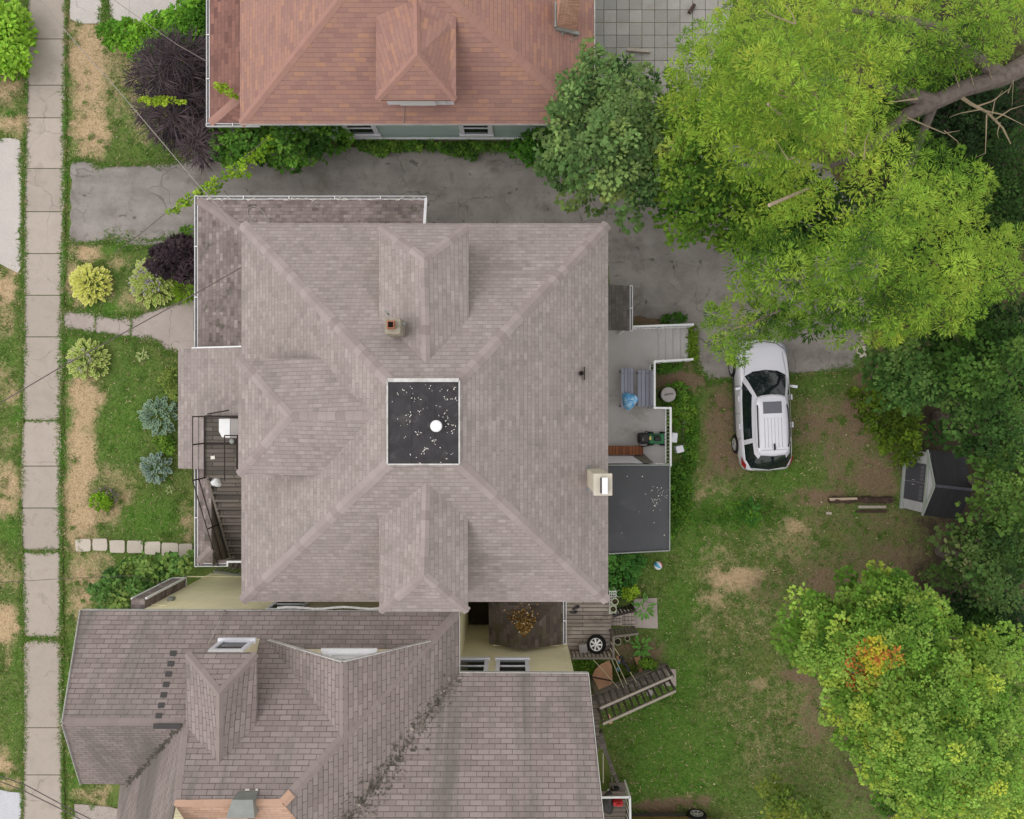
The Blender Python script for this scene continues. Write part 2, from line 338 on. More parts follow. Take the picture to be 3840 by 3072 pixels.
M['stone'] = m_concrete('stepping_stone_concrete', rgb(186, 176, 164), rgb(200, 190, 178), crack=0, slabvar=.12)
def m_pavers():
    t = NT('grey_patio_pavers'); p = t.pos(); c, f = t.brick(t.mapping(p, loc=(-.12, .22, 0)), .475, .475, .011, 0.0, .2)
    col = t.ramp(c, [(0, rgb(146, 143, 138)), (1, rgb(164, 160, 155))]); col = t.mix(1.0, col, t.ramp(t.noise(p, 20, 5), [(.25, .88), (.75, 1.1)]), 'MULTIPLY')
    col = t.mix(t.ramp(t.noise(p, .7, 5), [(.5, 0.0), (.7, .4)]), col, rgb(120, 116, 104))
    col = t.mix(f, col, t.mix(t.ramp(t.noise(p, 3, 4), [(.5, 0.0), (.6, 1.0)]), (.05, .045, .04, 1), rgb(96, 92, 40)))
    return t.done(col, .9, 0, .2, t.bump(f, -.4, .01))
M['pavers'] = m_pavers()
M['wood'] = m_boards('weathered_deck_wood', [(0, rgb(150, 138, 130)), (.5, rgb(174, 161, 152)), (1, rgb(192, 179, 170))], .14, 2.6, gap=.012, grain=.25, stain=(rgb(84, 74, 62), 1.4, .55, .6))
M['shed_panel'] = m_plain('slate_shed_panel', rgb(98, 98, 104), .6, 0, .3, .06)
M['wood_dark'] = m_boards('dark_weathered_wood', [(0, rgb(80, 74, 68)), (.5, rgb(98, 90, 84)), (1, rgb(114, 106, 98))], .14, 1.2, gap=.012, grain=.25)
M['tread'] = m_boards('dark_stair_wood', [(0, rgb(104, 95, 88)), (1, rgb(128, 118, 109))], .14, 2.6, gap=.004, grain=.3)
M['wood_pale'] = m_plain('pale_weathered_wood', rgb(168, 158, 146), .85, 0, .2, .2, 9)
M['wood_grey'] = m_plain('grey_weathered_wood', rgb(120, 112, 104), .85, 0, .2, .25, 9)
M['log'] = m_plain('dark_rotten_timber', rgb(74, 60, 54), .95, 0, .1, .4, 7, stain=(rgb(150, 134, 116), 3, .6, .7))
M['redwood'] = m_boards('red_brown_bench_wood', [(0, rgb(112, 66, 42)), (.5, rgb(134, 82, 54)), (1, rgb(150, 98, 68))], .12, 2.0, vertical=True, gap=.012, grain=.25)
M['tarp'] = m_plain('tan_plywood', rgb(188, 146, 116), .9, 0, .2, .14, 5, stain=(rgb(150, 110, 84), 3, .58, .6))
M['table_grey'] = m_boards('blue_grey_boards', [(0, rgb(138, 140, 154)), (1, rgb(148, 150, 164))], .16, 3.0, vertical=True, gap=.010, gapdark=(.1, .1, .13, 1), rough=.6, grain=.04)
M['bin'] = m_plain('grey_bin_plastic', rgb(158, 152, 150), .6, 0, .3, .06, 5)
M['bin_dark'] = m_plain('dark_grey_plastic', rgb(70, 68, 68), .6, 0, .3, .1, 5)
M['black'] = m_plain('black_plastic', rgb(34, 33, 34), .5, 0, .4, .2, 8)
M['mower_green'] = m_plain('green_mower_paint', rgb(28, 112, 66), .45, 0, .5, .12, 8)
M['mower_yellow'] = m_plain('yellow_sticker', rgb(206, 190, 110), .6, 0, .3, .1)
M['red'] = m_plain('red_plastic', rgb(190, 44, 48), .5, 0, .4, .1)
M['tan_car'] = m_plain('tan_car_paint', rgb(136, 110, 66), .35, .2, .5, .05, 3, coat=.6)
M['car'] = m_plain('white_car_paint', rgb(212, 211, 220), .28, 0, .5, .02, 3, coat=.6)
M['car_glass'] = m_plain('car_glass', (.010, .016, .017, 1), .04, 0, .7, .3, 2)
M['sunroof'] = m_plain('sunroof_glass', rgb(92, 92, 102), .15, 0, .5, .05)
M['tyre'] = m_plain('tyre_rubber', rgb(32, 31, 31), .85, 0, .2, .2, 10)
M['rim'] = m_plain('alloy_rim', rgb(212, 212, 214), .3, .5, .5, .1, 8)
M['lamp_red'] = m_plain('red_lamp_lens', rgb(150, 20, 28), .15, 0, .6, .15)
M['lamp_clear'] = m_plain('clear_lamp_lens', rgb(150, 156, 162), .1, .2, .6, .2)
M['shed_roof'] = m_boards('dark_shed_roof', [(0, rgb(40, 40, 42)), (1, rgb(45, 45, 47))], .09, 4, vertical=True, gap=.005, gapdark=(.018, .018, .02, 1), rough=.75, grain=.08)
M['shed_door'] = m_plain('slate_shed_door', rgb(74, 74, 82), .6, 0, .3, .06)
M['shed_wall'] = m_boards('pale_grey_shed_panel', [(0, rgb(178, 178, 182)), (1, rgb(190, 190, 194))], .05, 4, gap=.004, gapdark=(.25, .25, .26, 1), rough=.6, grain=.02)
M['shed_trim'] = m_plain('grey_green_shed_trim', rgb(150, 156, 150), .6, 0, .3, .06)
M['bark'] = m_plain('grey_brown_bark', rgb(108, 98, 92), .95, 0, .1, .35, 6)
M['twig'] = m_plain('pale_twig_bark', rgb(140, 126, 104), .95, 0, .1, .25, 6)
M['deadwood'] = m_plain('pale_dead_wood', rgb(176, 158, 138), .95, 0, .1, .2, 6)
M['rope'] = m_plain('pale_rope', rgb(190, 180, 150), .9, 0, .1, .1)
M['wire'] = m_plain('grey_wire', rgb(96, 88, 84), .7, 0, .3, .1)
M['trim_dull'] = m_plain('dull_white_edge', rgb(196, 194, 192), .6, 0, .3, .2, 6, stain=(rgb(150, 144, 138), 3, .5, .6))
M['wire_pale'] = m_plain('pale_wire', rgb(150, 144, 138), .7, 0, .3, .1)
M['pot'] = m_plain('pale_green_pot', rgb(190, 200, 160), .6, 0, .3, .08)
M['soil'] = m_plain('dark_soil', rgb(62, 52, 44), .95, 0, .1, .4, 9)
M['leaf'] = m_leaf('leaf_green')
M['leaf_purple'] = m_leaf('leaf_purple', 1.0, .1)
M['grass'] = m_leaf('grass_blade', 1.0, .2, .7, .15)
def m_bag():
    t = NT('blue_plastic_bag'); p = t.pos(); n = t.noise(p, 9, 4, .6, 1.2)
    return t.done(t.ramp(n, [(.3, rgb(40, 120, 200)), (.5, rgb(110, 180, 226)), (.68, rgb(206, 226, 240))]), .25, 0, .6)
M['bag'] = m_bag()
def m_ball():
    t = NT('striped_beach_ball'); o = t.coord('Object'); sep = t.n('SeparateXYZ'); t.t.links.new(o, sep.inputs[0])
    a = t.math('ARCTAN2', sep.outputs[0], sep.outputs[1]); f = t.math('FRACT', t.math('ADD', t.math('DIVIDE', a, 2 * pi), .5))
    return t.done(t.ramp(f, [(0, rgb(226, 226, 226)), (.3, rgb(60, 150, 196)), (.42, rgb(222, 222, 222)), (.55, rgb(216, 90, 120)), (.7, rgb(226, 226, 226)), (.85, rgb(120, 190, 196))], 'CONSTANT'), .35, 0, .5)
M['ball'] = m_ball()
# ------------------------------------------------------------------ ground
rng = np.random.default_rng(7)
def vnoise(x, y, sc, seed):                   # value noise, numpy
    r = np.random.default_rng(seed); g = r.random((64, 64)); x = x * sc + 900; y = y * sc + 900
    xi = np.floor(x).astype(int); yi = np.floor(y).astype(int); fx = x - xi; fy = y - yi
    fx = fx * fx * (3 - 2 * fx); fy = fy * fy * (3 - 2 * fy); a = lambda i, j: g[(xi + i) % 64, (yi + j) % 64]
    return (a(0, 0) * (1 - fx) + a(1, 0) * fx) * (1 - fy) + (a(0, 1) * (1 - fx) + a(1, 1) * fx) * fy
def fbm(x, y, sc, seed, o=4):
    t = 0; w = .5; tot = 0
    for k in range(o): t = t + w * vnoise(x, y, sc * 2 ** k, seed + k); tot += w; w *= .55
    return t / tot
# where the turf is burnt dry (d), bare earth (e), lush (g), dark humus with shade painted in (k): centre and radii in photograph pixels at ground level
COVER = [
 ('d', 330, 260, 75, 190, 1.0), ('d', 330, 480, 70, 110, 1.0), ('d', 420, 200, 60, 70, .55), ('d', 270, 100, 40, 50, .6), ('d', 520, 440, 60, 60, .45), ('d', 470, 250, 90, 120, .45), ('d', 480, 360, 110, 110, .4), ('d', 540, 520, 60, 40, .4),
 ('d', 20, 330, 50, 60, .75), ('d', 60, 400, 40, 40, .4), ('d', 40, 470, 60, 30, .8), ('g', 20, 445, 50, 40, .8), ('g', 70, 420, 30, 60, .6),
 ('g', 480, 470, 90, 90, .6), ('g', 560, 560, 120, 60, .6), ('g', 330, 575, 120, 22, .6), ('g', 262, 300, 16, 240, 1.0), ('g', 255, 640, 14, 300, 1.0), ('g', 245, 1000, 16, 150, 1.0),
 ('d', 310, 950, 50, 45, .8), ('d', 280, 1060, 40, 90, .7), ('d', 430, 990, 50, 35, .45), ('d', 490, 1120, 40, 50, .5), ('d', 410, 1090, 40, 40, .4), ('g', 400, 1150, 140, 40, .9), ('g', 430, 925, 130, 25, .8),
 ('g', 250, 1320, 30, 100, 1.0), ('g', 330, 1270, 110, 25, .8), ('g', 500, 1420, 150, 160, .55), ('g', 470, 1600, 120, 160, .8), ('g', 560, 1960, 120, 110, .9), ('g', 245, 1700, 18, 500, 1.0), ('g', 690, 1850, 40, 130, .3),
 ('d', 310, 1520, 62, 110, 1.0), ('d', 300, 1660, 58, 120, 1.0), ('d', 300, 1800, 62, 120, 1.0), ('d', 320, 1940, 70, 110, .9), ('d', 330, 1475, 50, 50, .9), ('d', 420, 1930, 60, 60, .6), ('d', 470, 1870, 50, 40, .6), ('d', 430, 1790, 80, 60, .45), ('d', 700, 1960, 40, 80, .5), ('d', 320, 2040, 60, 30, .7),
 ('d', 320, 2150, 70, 70, .7), ('d', 300, 2240, 50, 80, .8), ('d', 380, 2110, 40, 30, .6), ('g', 450, 2110, 200, 40, .7),
 ('d', 15, 1080, 50, 70, 1.0), ('d', 30, 1200, 40, 60, .6), ('g', 50, 1330, 50, 90, .6), ('d', 20, 1400, 40, 60, .5), ('d', 45, 1470, 30, 60, .6), ('g', 60, 1560, 30, 80, .8), ('d', 15, 1650, 40, 60, .4), ('d', 20, 1800, 60, 60, .8), ('d', 15, 1890, 50, 40, .9), ('g', 40, 1990, 60, 70, .9), ('d', 20, 2150, 50, 50, .5), ('d', 30, 2340, 40, 70, 1.0), ('g', 60, 2470, 40, 90, .7), ('d', 20, 2470, 30, 60, .4), ('d', 25, 2850, 40, 50, .8), ('g', 60, 2700, 60, 120, .6), ('d', 30, 2940, 50, 20, .7),
 ('g', 250, 2600, 30, 300, .7), ('d', 330, 2990, 70, 30, .6), ('d', 385, 2970, 30, 40, .7), ('g', 290, 2900, 40, 90, .8),
 # back garden
 ('g', 2620, 2060, 110, 80, .8), ('g', 2700, 1930, 190, 90, .9), ('g', 2560, 2250, 100, 120, .8), ('g', 2560, 2560, 110, 140, .9), ('g', 2950, 1800, 100, 80, .7), ('g', 2640, 2800, 160, 140, .8),
 ('e', 3080, 1590, 130, 110, .8), ('e', 3230, 1560, 90, 150, .95), ('e', 3130, 1720, 70, 150, .7), ('e', 3280, 1780, 90, 120, .9), ('e', 3080, 1870, 120, 40, .9), ('e', 3150, 1960, 220, 70, .5), ('e', 3330, 1960, 160, 80, .62), ('e', 3030, 2110, 150, 90, .5), ('e', 3250, 2120, 200, 110, .68), ('d', 2830, 2300, 200, 150, .30), ('d', 2960, 2640, 170, 200, .30), ('d', 2740, 2640, 140, 200, .24), ('d', 2690, 2110, 150, 90, .34), ('d', 2960, 2040, 150, 90, .36), ('e', 2880, 2200, 130, 90, .5), ('d', 2640, 1840, 120, 60, .4), ('d', 2860, 2810, 150, 120, .3), ('e', 3060, 2700, 80, 150, .7),
 ('e', 2560, 1420, 110, 60, 1.0), ('e', 2500, 1400, 50, 50, .8), ('e', 2700, 1560, 75, 130, .9), ('e', 2720, 1700, 60, 110, .9), ('d', 2690, 1600, 50, 90, .35), ('e', 2690, 1780, 70, 40, .6),
 ('g', 2560, 1560, 70, 150, .9), ('g', 2570, 1900, 90, 200, .9), ('g', 2640, 1960, 120, 90, .7), ('g', 2400, 2130, 120, 60, .5), ('g', 2700, 1920, 120, 60, .6), ('g', 2830, 1930, 120, 50, .6),
 ('e', 3120, 1560, 110, 70, .6), ('e', 3190, 1640, 90, 110, .75), ('e', 3250, 1420, 70, 120, .85), ('d', 3060, 1550, 60, 40, .5), ('e', 3200, 1800, 70, 60, .7), ('d', 3290, 1800, 60, 90, .55), ('e', 3350, 1720, 40, 60, .6), ('g', 3060, 1440, 100, 60, .5), ('g', 3100, 1720, 80, 60, .6), ('g', 3000, 1830, 60, 60, .5), ('e', 3090, 1860, 60, 20, .6), ('e', 3250, 1900, 160, 25, .5),
 ('d', 2970, 1980, 40, 40, .7), ('e', 3050, 2050, 160, 110, .4), ('e', 3250, 2060, 160, 120, .5), ('e', 3400, 2120, 170, 140, .8), ('e', 3150, 2190, 190, 100, .85), ('e', 3480, 2250, 130, 160, 1.0), ('e', 3550, 2000, 140, 90, .9), ('e', 3560, 2400, 90, 150, .9),
 ('d', 2760, 2170, 100, 45, .95), ('d', 2680, 2240, 60, 40, .6), ('d', 2840, 2160, 60, 30, .6), ('d', 2640, 2340, 50, 60, .4), ('e', 2830, 2570, 50, 40, .4), ('d', 2850, 2570, 40, 30, .6), ('d', 2700, 2460, 60, 40, .3),
 ('g', 2500, 2400, 60, 200, .8), ('g', 2480, 2750, 160, 160, 1.0), ('g', 2560, 2900, 160, 90, 1.0), ('g', 2420, 2900, 80, 100, 1.0), ('g', 2700, 2990, 120, 50, .7),
 ('e', 3010, 2540, 80, 40, .9), ('e', 3060, 2600, 50, 50, .7), ('e', 2900, 2700, 150, 120, .25), ('e', 2980, 2900, 130, 120, .4), ('e', 2500, 3020, 160, 32, 1.0), ('e', 2640, 3010, 60, 24, .8), ('d', 2590, 2985, 30, 20, .6),
 ('e', 2400, 2460, 80, 60, .85), ('e', 2330, 2420, 60, 60, .8), ('e', 2480, 2440, 40, 60, .5), ('e', 2280, 2560, 60, 80, .8), ('e', 1780, 2290, 140, 80, 1.0),
 ('e', 2400, 1200, 130, 40, 1.0), ('e', 1500, 545, 700, 28, .9), ('g', 1000, 540, 260, 40, .6), ('g', 700, 620, 80, 20, .5),
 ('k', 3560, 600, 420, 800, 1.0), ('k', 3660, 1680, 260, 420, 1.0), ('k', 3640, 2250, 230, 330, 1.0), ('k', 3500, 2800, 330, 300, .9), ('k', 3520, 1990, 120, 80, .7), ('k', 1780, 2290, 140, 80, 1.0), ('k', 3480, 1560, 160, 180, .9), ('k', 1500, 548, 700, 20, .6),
 ('e', 3500, 700, 420, 700, 1.0), ('e', 3600, 1600, 260, 300, 1.0), ('e', 3650, 2250, 200, 300, 1.0), ('e', 3500, 2800, 380, 300, .9), ('e', 700, 380, 120, 180, .9),
]
def cover(px, py):
    out = {k: np.zeros_like(px) for k in 'degk'}
    wx = (fbm(px * .01, py * .01, 1.3, 3) - .5) * 90; wy = (fbm(px * .01, py * .01, 1.3, 13) - .5) * 90
    for k, cx, cy, rx, ry, st in COVER:
        d = np.sqrt(((px + wx - cx) / rx) ** 2 + ((py + wy - cy) / ry) ** 2)
        out[k] = np.maximum(out[k], st * np.clip(1.35 - d * .85, 0, 1))
    return out
xs = np.concatenate([[-900, -300, -90, -45, -28], np.linspace(-21, 21, 337), [28, 45, 90, 300, 900]])
ys = np.concatenate([[-900, -300, -90, -40, -24], np.linspace(-17.5, 17.5, 281), [24, 40, 90, 300, 900]])
X, Y = np.meshgrid(xs, ys); nx, ny = len(xs), len(ys)
co = np.stack([X.ravel(), Y.ravel(), (fbm(X, Y, .5, 21) - .5).ravel() * .03 - .015], 1)
I = np.arange(nx * ny).reshape(ny, nx)
F = np.stack([I[:-1, :-1].ravel(), I[:-1, 1:].ravel(), I[1:, 1:].ravel(), I[1:, :-1].ravel()], 1)
def fast_mesh(name, co, faces):
    me = bpy.data.meshes.new(name); n = faces.shape[1]
    me.vertices.add(len(co)); me.vertices.foreach_set('co', np.ascontiguousarray(co, dtype=np.float32).ravel())
    me.loops.add(faces.size); me.loops.foreach_set('vertex_index', np.ascontiguousarray(faces, dtype=np.int32).ravel())
    me.polygons.add(len(faces)); me.polygons.foreach_set('loop_start', np.arange(0, faces.size, n, dtype=np.int32))
    me.update(calc_edges=True); return me
me = fast_mesh('ground', co, F)
cv = cover(co[:, 0] * 100 + 1920, 1536 - co[:, 1] * 100)
ca = me.attributes.new('cover', 'FLOAT_COLOR', 'POINT'); ca.data.foreach_set('color', np.stack([cv['d'], cv['e'], cv['g'], cv['k']], 1).astype(np.float32).ravel())
def m_ground():
    t = NT('lawn_and_earth'); p = t.pos(); sep = t.n('SeparateColor'); t.t.links.new(t.attr('cover').outputs['Color'], sep.inputs[0]); alpha = t.attr('cover').outputs['Alpha']
    n1 = t.noise(p, 3.2, 8, .7); n2 = t.noise(p, 16, 6, .75); n3 = t.noise(p, .8, 5, .6); n4 = t.noise(p, 45, 3, .7)
    g = t.mix(t.ramp(n2, [(.3, 0.0), (.7, 1.0)]), rgb(70, 92, 42), rgb(108, 126, 66))
    g = t.mix(t.ramp(n3, [(.46, 0.0), (.68, .45)]), g, rgb(122, 120, 72))
    lush = t.mix(t.ramp(n2, [(.3, 0.0), (.7, 1.0)]), rgb(62, 94, 36), rgb(106, 138, 60))
    def mask(ch, lo, hi, k=1.5): return t.ramp(t.math('ADD', sep.outputs[ch], t.math('MULTIPLY', t.math('SUBTRACT', n1, .5), k)), [(lo, 0.0), (hi, 1.0)])
    col = t.mix(t.math('MULTIPLY', mask(2, .25, .85), .85), g, lush)
    dry = t.mix(t.ramp(n2, [(.32, 0.0), (.68, 1.0)]), rgb(158, 135, 103), rgb(202, 177, 145)); dry = t.mix(t.ramp(n4, [(.55, 0.0), (.75, .6)]), dry, rgb(120, 104, 66))
    col = t.mix(mask(0, .22, .80), col, dry)
    ear = t.mix(t.ramp(n2, [(.3, 0.0), (.7, 1.0)]), rgb(96, 80, 62), rgb(140, 120, 98)); ear = t.mix(t.ramp(n4, [(.62, 0.0), (.72, .7)]), ear, rgb(178, 162, 140))
    col = t.mix(mask(1, .28, .86), col, ear)
    hum_shade = t.mix(t.ramp(n2, [(.3, 0.0), (.7, 1.0)]), rgb(44, 40, 32), rgb(70, 63, 50)); col = t.mix(t.ramp(t.math('ADD', alpha, t.math('SUBTRACT', n1, .5)), [(.3, 0.0), (.75, 1.0)]), col, hum_shade)  # humus colour, with shade under trees and between houses painted in
    return t.done(col, .95, 0, .1, t.bump(n2, .5, .03))
me.materials.append(m_ground()); go = bpy.data.objects.new('ground', me); scene.collection.objects.link(go); tag(go, kind='structure')

# ------------------------------------------------------------------ paving sheets
def rough_edge(pts, amp=4, step=22, seed=1, closed=True):
    r = random.Random(seed); out = []
    n = len(pts)
    for i in range(n):
        a, b = pts[i], pts[(i + 1) % n]; L = math.hypot(b[0] - a[0], b[1] - a[1]); k = max(1, int(L / step))
        for j in range(k):
            q = j / k; out.append((a[0] + (b[0] - a[0]) * q + r.uniform(-amp, amp), a[1] + (b[1] - a[1]) * q + r.uniform(-amp, amp)))
    return out
def sheet(name, pts, z, mat, amp=4, step=22, seed=1, t=.04):
    mb = MB(); mb.slab([P(x, y, 0) + Vector((0, 0, z)) for x, y in rough_edge(pts, amp, step, seed)], t)
    o = mb.build(name, mat); return tag(o, kind='structure')
DRIVE = [(268, 600), (345, 604), (362, 622), (440, 620), (560, 616), (690, 602), (790, 566), (1200, 552), (2100, 545), (2600, 500), (3100, 620), (3300, 900), (3262, 1290), (3215, 1385), (3120, 1395), (2985, 1406), (2880, 1420), (2745, 1425), (2660, 1428), (2625, 1390), (2605, 1330), (2590, 1225), (2430, 1190), (2290, 1180), (2280, 1000), (1500, 860), (900, 900), (748, 926), (600, 922), (520, 928), (420, 902), (330, 915), (265, 912)]
sheet('driveway', DRIVE, .012, M['asphalt'], 5, 26, 2)
PATH = [(236, 1163), (330, 1168), (420, 1188), (505, 1184), (600, 1150), (680, 1128), (745, 1112), (900, 1112), (900, 1325), (670, 1322), (630, 1322), (605, 1305), (580, 1282), (500, 1268), (400, 1258), (300, 1248), (234, 1238)]
sheet('path', PATH, .016, M['path'], 3, 24, 3)
def slabs(name, left, right, joints, z, mat, gap=3, seed=0):
    """a run of cast slabs between two edge lines; joints = [(y, notch)]"""
    r = random.Random(seed); mb = MB()
    f = lambda line, y: np.interp(y, [q[1] for q in line], [q[0] for q in line])
    for (y0, n0), (y1, n1) in zip(joints[:-1], joints[1:]):
        ya, yb = y0 + gap * .5, y1 - gap * .5; l0, l1, r0, r1 = f(left, ya), f(left, yb), f(right, ya), f(right, yb)
        q = [(l0 + n0, ya), (r0 - n0, ya), (r0 - n0 * .3, ya + n0 * .7), (r0, ya + n0 * 1.3), ((r0 + r1) / 2 + r.uniform(-2, 2), (ya + yb) / 2), (r1, yb - n1 * 1.3), (r1 - n1 * .3, yb - n1 * .7), (r1 - n1, yb), (l1 + n1, yb), (l1 + n1 * .3, yb - n1 * .7), (l1, yb - n1 * 1.3), ((l0 + l1) / 2 + r.uniform(-2, 2), (ya + yb) / 2), (l0, ya + n0 * 1.3), (l0 + n0 * .3, ya + n0 * .7)]
        dz = r.uniform(-.006, .006); mb.slab([P(x, y, 0) + Vector((0, 0, z + dz)) for x, y in q], .08, r.random())
    return tag(mb.build(name, mat), kind='structure')
SW_L = [(109, -80), (105, 0), (103, 300), (97, 600), (92, 900), (92, 1300), (85, 1600), (80, 1900), (88, 2200), (96, 2600), (85, 3072), (84, 3200)]
SW_R = [(252, -80), (250, 0), (245, 400), (243, 700), (238, 1000), (232, 1400), (228, 1700), (230, 2000), (232, 2300), (230, 2600), (240, 3072), (242, 3200)]
slabs('sidewalk', SW_L, SW_R, [(-80, 2), (148, 2), (321, 2), (443, 4), (633, 3), (795, 4), (952, 3), (1108, 2), (1264, 7), (1578, 16), (1748, 2), (1905, 10), (2066, 18), (2396, 22), (2728, 4), (2905, 2), (3200, 2)], .03, M['sidewalk'], 3.2, 4)
sheet('apron', [(-400, 515), (60, 520), (84, 530), (86, 795), (84, 990), (70, 1022), (30, 1005), (0, 990), (-400, 1000)], .014, M['apron'], 3, 30, 5)
sheet('apron', [(-400, 2960), (0, 2962), (40, 2972), (82, 2974), (84, 3240), (-400, 3240)], .014, M['new_concrete'], 3, 30, 6)
sheet('apron', [(264, -200), (386, -200), (384, 86), (300, 90), (264, 74)], .014, M['apron'], 3, 30, 7)
sheet('apron', [(410, -200), (900, -200), (900, 30), (690, 20), (640, 50), (540, 84), (410, 88)], .014, M['apron'], 3, 30, 8)
sheet('patio', [(2180, -300), (2755, -300), (2745, 40), (2690, 200), (2600, 470), (2180, 470)], .02, M['pavers'], 1, 60, 9)
sheet('path', [(280, 3015), (380, 3022), (470, 3035), (470, 3250), (260, 3250)], .016, M['path'], 3, 24, 11)
sheet('slab', [(2376, 2246), (2464, 2242), (2466, 2356), (2376, 2352)], .05, M['path'], 1, 40, 12)
sheet('slab', [(2500, 2506), (2533, 2508), (2536, 2572), (2484, 2570)], .05, M['path'], 1, 40, 13)

# stepping stones: each one lies loose in the turf
ST = [(313, 2044, 58, 48, -1), (376, 2042, 56, 46, 0), (441, 2049, 58, 48, 2), (507, 2050, 60, 48, 0), (573, 2055, 60, 50, 1), (638, 2062, 62, 54, 2), (697, 2066, 52, 56, 1)]
SL = ['cracked pale stepping stone nearest the sidewalk, first of the row', 'pale stepping stone second from the sidewalk', 'rounded stepping stone third from the sidewalk', 'stepping stone fourth from the sidewalk, middle of the row', 'stepping stone fifth from the sidewalk', 'stepping stone sixth from the sidewalk, second from the porch', 'stepping stone nearest the porch, last of the row']
for i, (cx, cy, w, h, a) in enumerate(ST):
    r = random.Random(i); pts = [(cx + (w / 2) * sx * r.uniform(.93, 1.0), cy + (h / 2) * sy * r.uniform(.93, 1.0)) for sx, sy in ((-1, -.8), (-.85, -1), (0, -1), (.85, -1), (1, -.8), (1, 0), (1, .8), (.85, 1), (0, 1.0), (-.85, 1), (-1, .8), (-1, 0))]
    mb = MB(); mb.slab([P(x, y, 0) + Vector((0, 0, .035)) for x, y in pts], .07, r.random()); o = mb.build('stepping_stone', M['stone']); base_at(o, P(cx, cy, 0))
    tag(o, SL[i], 'stepping stone', 'stepping stones across the front lawn')

# ------------------------------------------------------------------ turf blades, fallen leaves
def inpoly(px, py, poly):
    c = np.zeros(len(px), bool); n = len(poly); j = n - 1
    for i in range(n):
        xi, yi = poly[i]; xj, yj = poly[j]
        k = ((yi > py) != (yj > py)) & (px < (xj - xi) * (py - yi) / (yj - yi + 1e-9) + xi); c ^= k; j = i
    return c
def sw_edge(l, y): return np.interp(y, [q[1] for q in l], [q[0] for q in l])
HOLES = [DRIVE, PATH, [(-400, 515), (84, 530), (84, 990), (-400, 1000)], [(-400, 2965), (84, 2975), (84, 3240), (-400, 3240)], [(264, -200), (386, -200), (384, 86), (264, 80)], [(410, -200), (900, -200), (900, 30), (640, 50), (540, 84), (410, 88)], [(2180, -300), (2755, -300), (2600, 470), (2180, 470)],
         [(760, 930), (2290, 930), (2590, 1225), (2600, 1350), (2470, 1375), (2480, 1800), (2420, 2060), (2300, 2070), (2290, 2260), (2470, 2240), (2470, 2360), (2300, 2400), (2230, 2700), (2380, 3100), (700, 3100), (500, 2400), (560, 2285), (720, 2120), (720, 1330), (760, 1310)], [(380, 2300), (2200, 2300), (2200, 3100), (470, 3100), (380, 2900)],
         [(760, -100), (2230, -100), (2230, 530), (780, 530)], [(2376, 2246), (2464, 2242), (2466, 2356), (2376, 2352)], [(2500, 2506), (2536, 2508), (2536, 2572), (2484, 2570)]]
def lawn_points(n, seed, keep_edge=True):
    r = np.random.default_rng(seed); px = r.uniform(-60, 3500, n); py = r.uniform(-60, 3130, n)
    ok = ~((px > sw_edge(SW_L, py) + 3) & (px < sw_edge(SW_R, py) - 4))
    for h in HOLES: ok &= ~inpoly(px, py, h)
    for cx, cy, w, h, a in ST: ok &= ~((abs(px - cx) < w * .45) & (abs(py - cy) < h * .45))
    return px[ok], py[ok], r
px, py, r = lawn_points(300000, 5)
cv = cover(px, py); nn = fbm(px * .01, py * .01, 5, 31); 
dens = 1 - .92 * np.clip((cv['e'] + (nn - .5) * .9 - .25) * 2.0, 0, 1) - .35 * np.clip((cv['d'] - .4) * 2, 0, 1) - .8 * np.clip(cv['k'] - .3, 0, 1); k = r.random(len(px)) < dens; px, py = px[k], py[k]; cv = {q: v[k] for q, v in cv.items()}; nn = nn[k]
# ragged fringes along paving edges, and denser tussocks
def along(line, n, w, side=0):
    i = r.integers(0, len(line) - 1, n); a = np.array(line)[i]; b = np.array(line)[i + 1]; L = np.hypot(*(np.array(line)[1:] - np.array(line)[:-1]).T); i = r.choice(len(L), n, p=L / L.sum()); a, b = np.array(line)[i], np.array(line)[i + 1]
    t = r.random((n, 1)); q = a + (b - a) * t; g = fbm(q[:, 0] * .01, q[:, 1] * .01, 2.2, 55); q = q + r.normal(0, 1, (n, 2)) * w * (.4 + 1.6 * np.clip((g - .4) * 4, 0, 1))[:, None]; return q[:, 0], q[:, 1]
FR = [along(SW_L, 7000, 4.0), along(SW_R, 8000, 4.0), along(DRIVE[:8], 2600, 5), along(DRIVE[12:22], 2600, 5), along(DRIVE[-8:], 2600, 6), along(PATH[:7], 1300, 4), along(PATH[9:], 1600, 4), along([(86, 530), (86, 1000)], 1200, 4), along([(396, -60), (396, 88)], 1500, 6), along([(492, 1186), (492, 1268)], 60, 1.5), along([(358, 1170), (358, 1254)], 70, 1.5), along([(96, 1578), (226, 1578)], 160, 2), along([(92, 2066), (230, 2066)], 500, 3), along([(95, 2396), (230, 2396)], 700, 4), along([(395, 880), (560, 905), (700, 880)], 300, 8)]
tc_ = 900; tx, ty, _ = lawn_points(tc_ * 2, 91); tk = np.repeat(np.arange(len(tx)), 26); FR.append((tx[tk] + r.normal(0, 6, len(tk)), ty[tk] + r.normal(0, 6, len(tk))))
fx_ = np.concatenate([f[0] for f in FR]); fy_ = np.concatenate([f[1] for f in FR]); nb = len(px); px = np.concatenate([px, fx_]); py = np.concatenate([py, fy_]); cf = cover(fx_, fy_)
ntuft = len(tk); cf['g'] = np.maximum(cf['g'], .55); cf['d'] = cf['d'] * .45; cv = {q: np.concatenate([cv[q], cf[q]]) for q in cv}; nn = fbm(px * .01, py * .01, 5, 31); isnew = np.arange(len(px)) >= nb
n = len(px); print('blades', n)
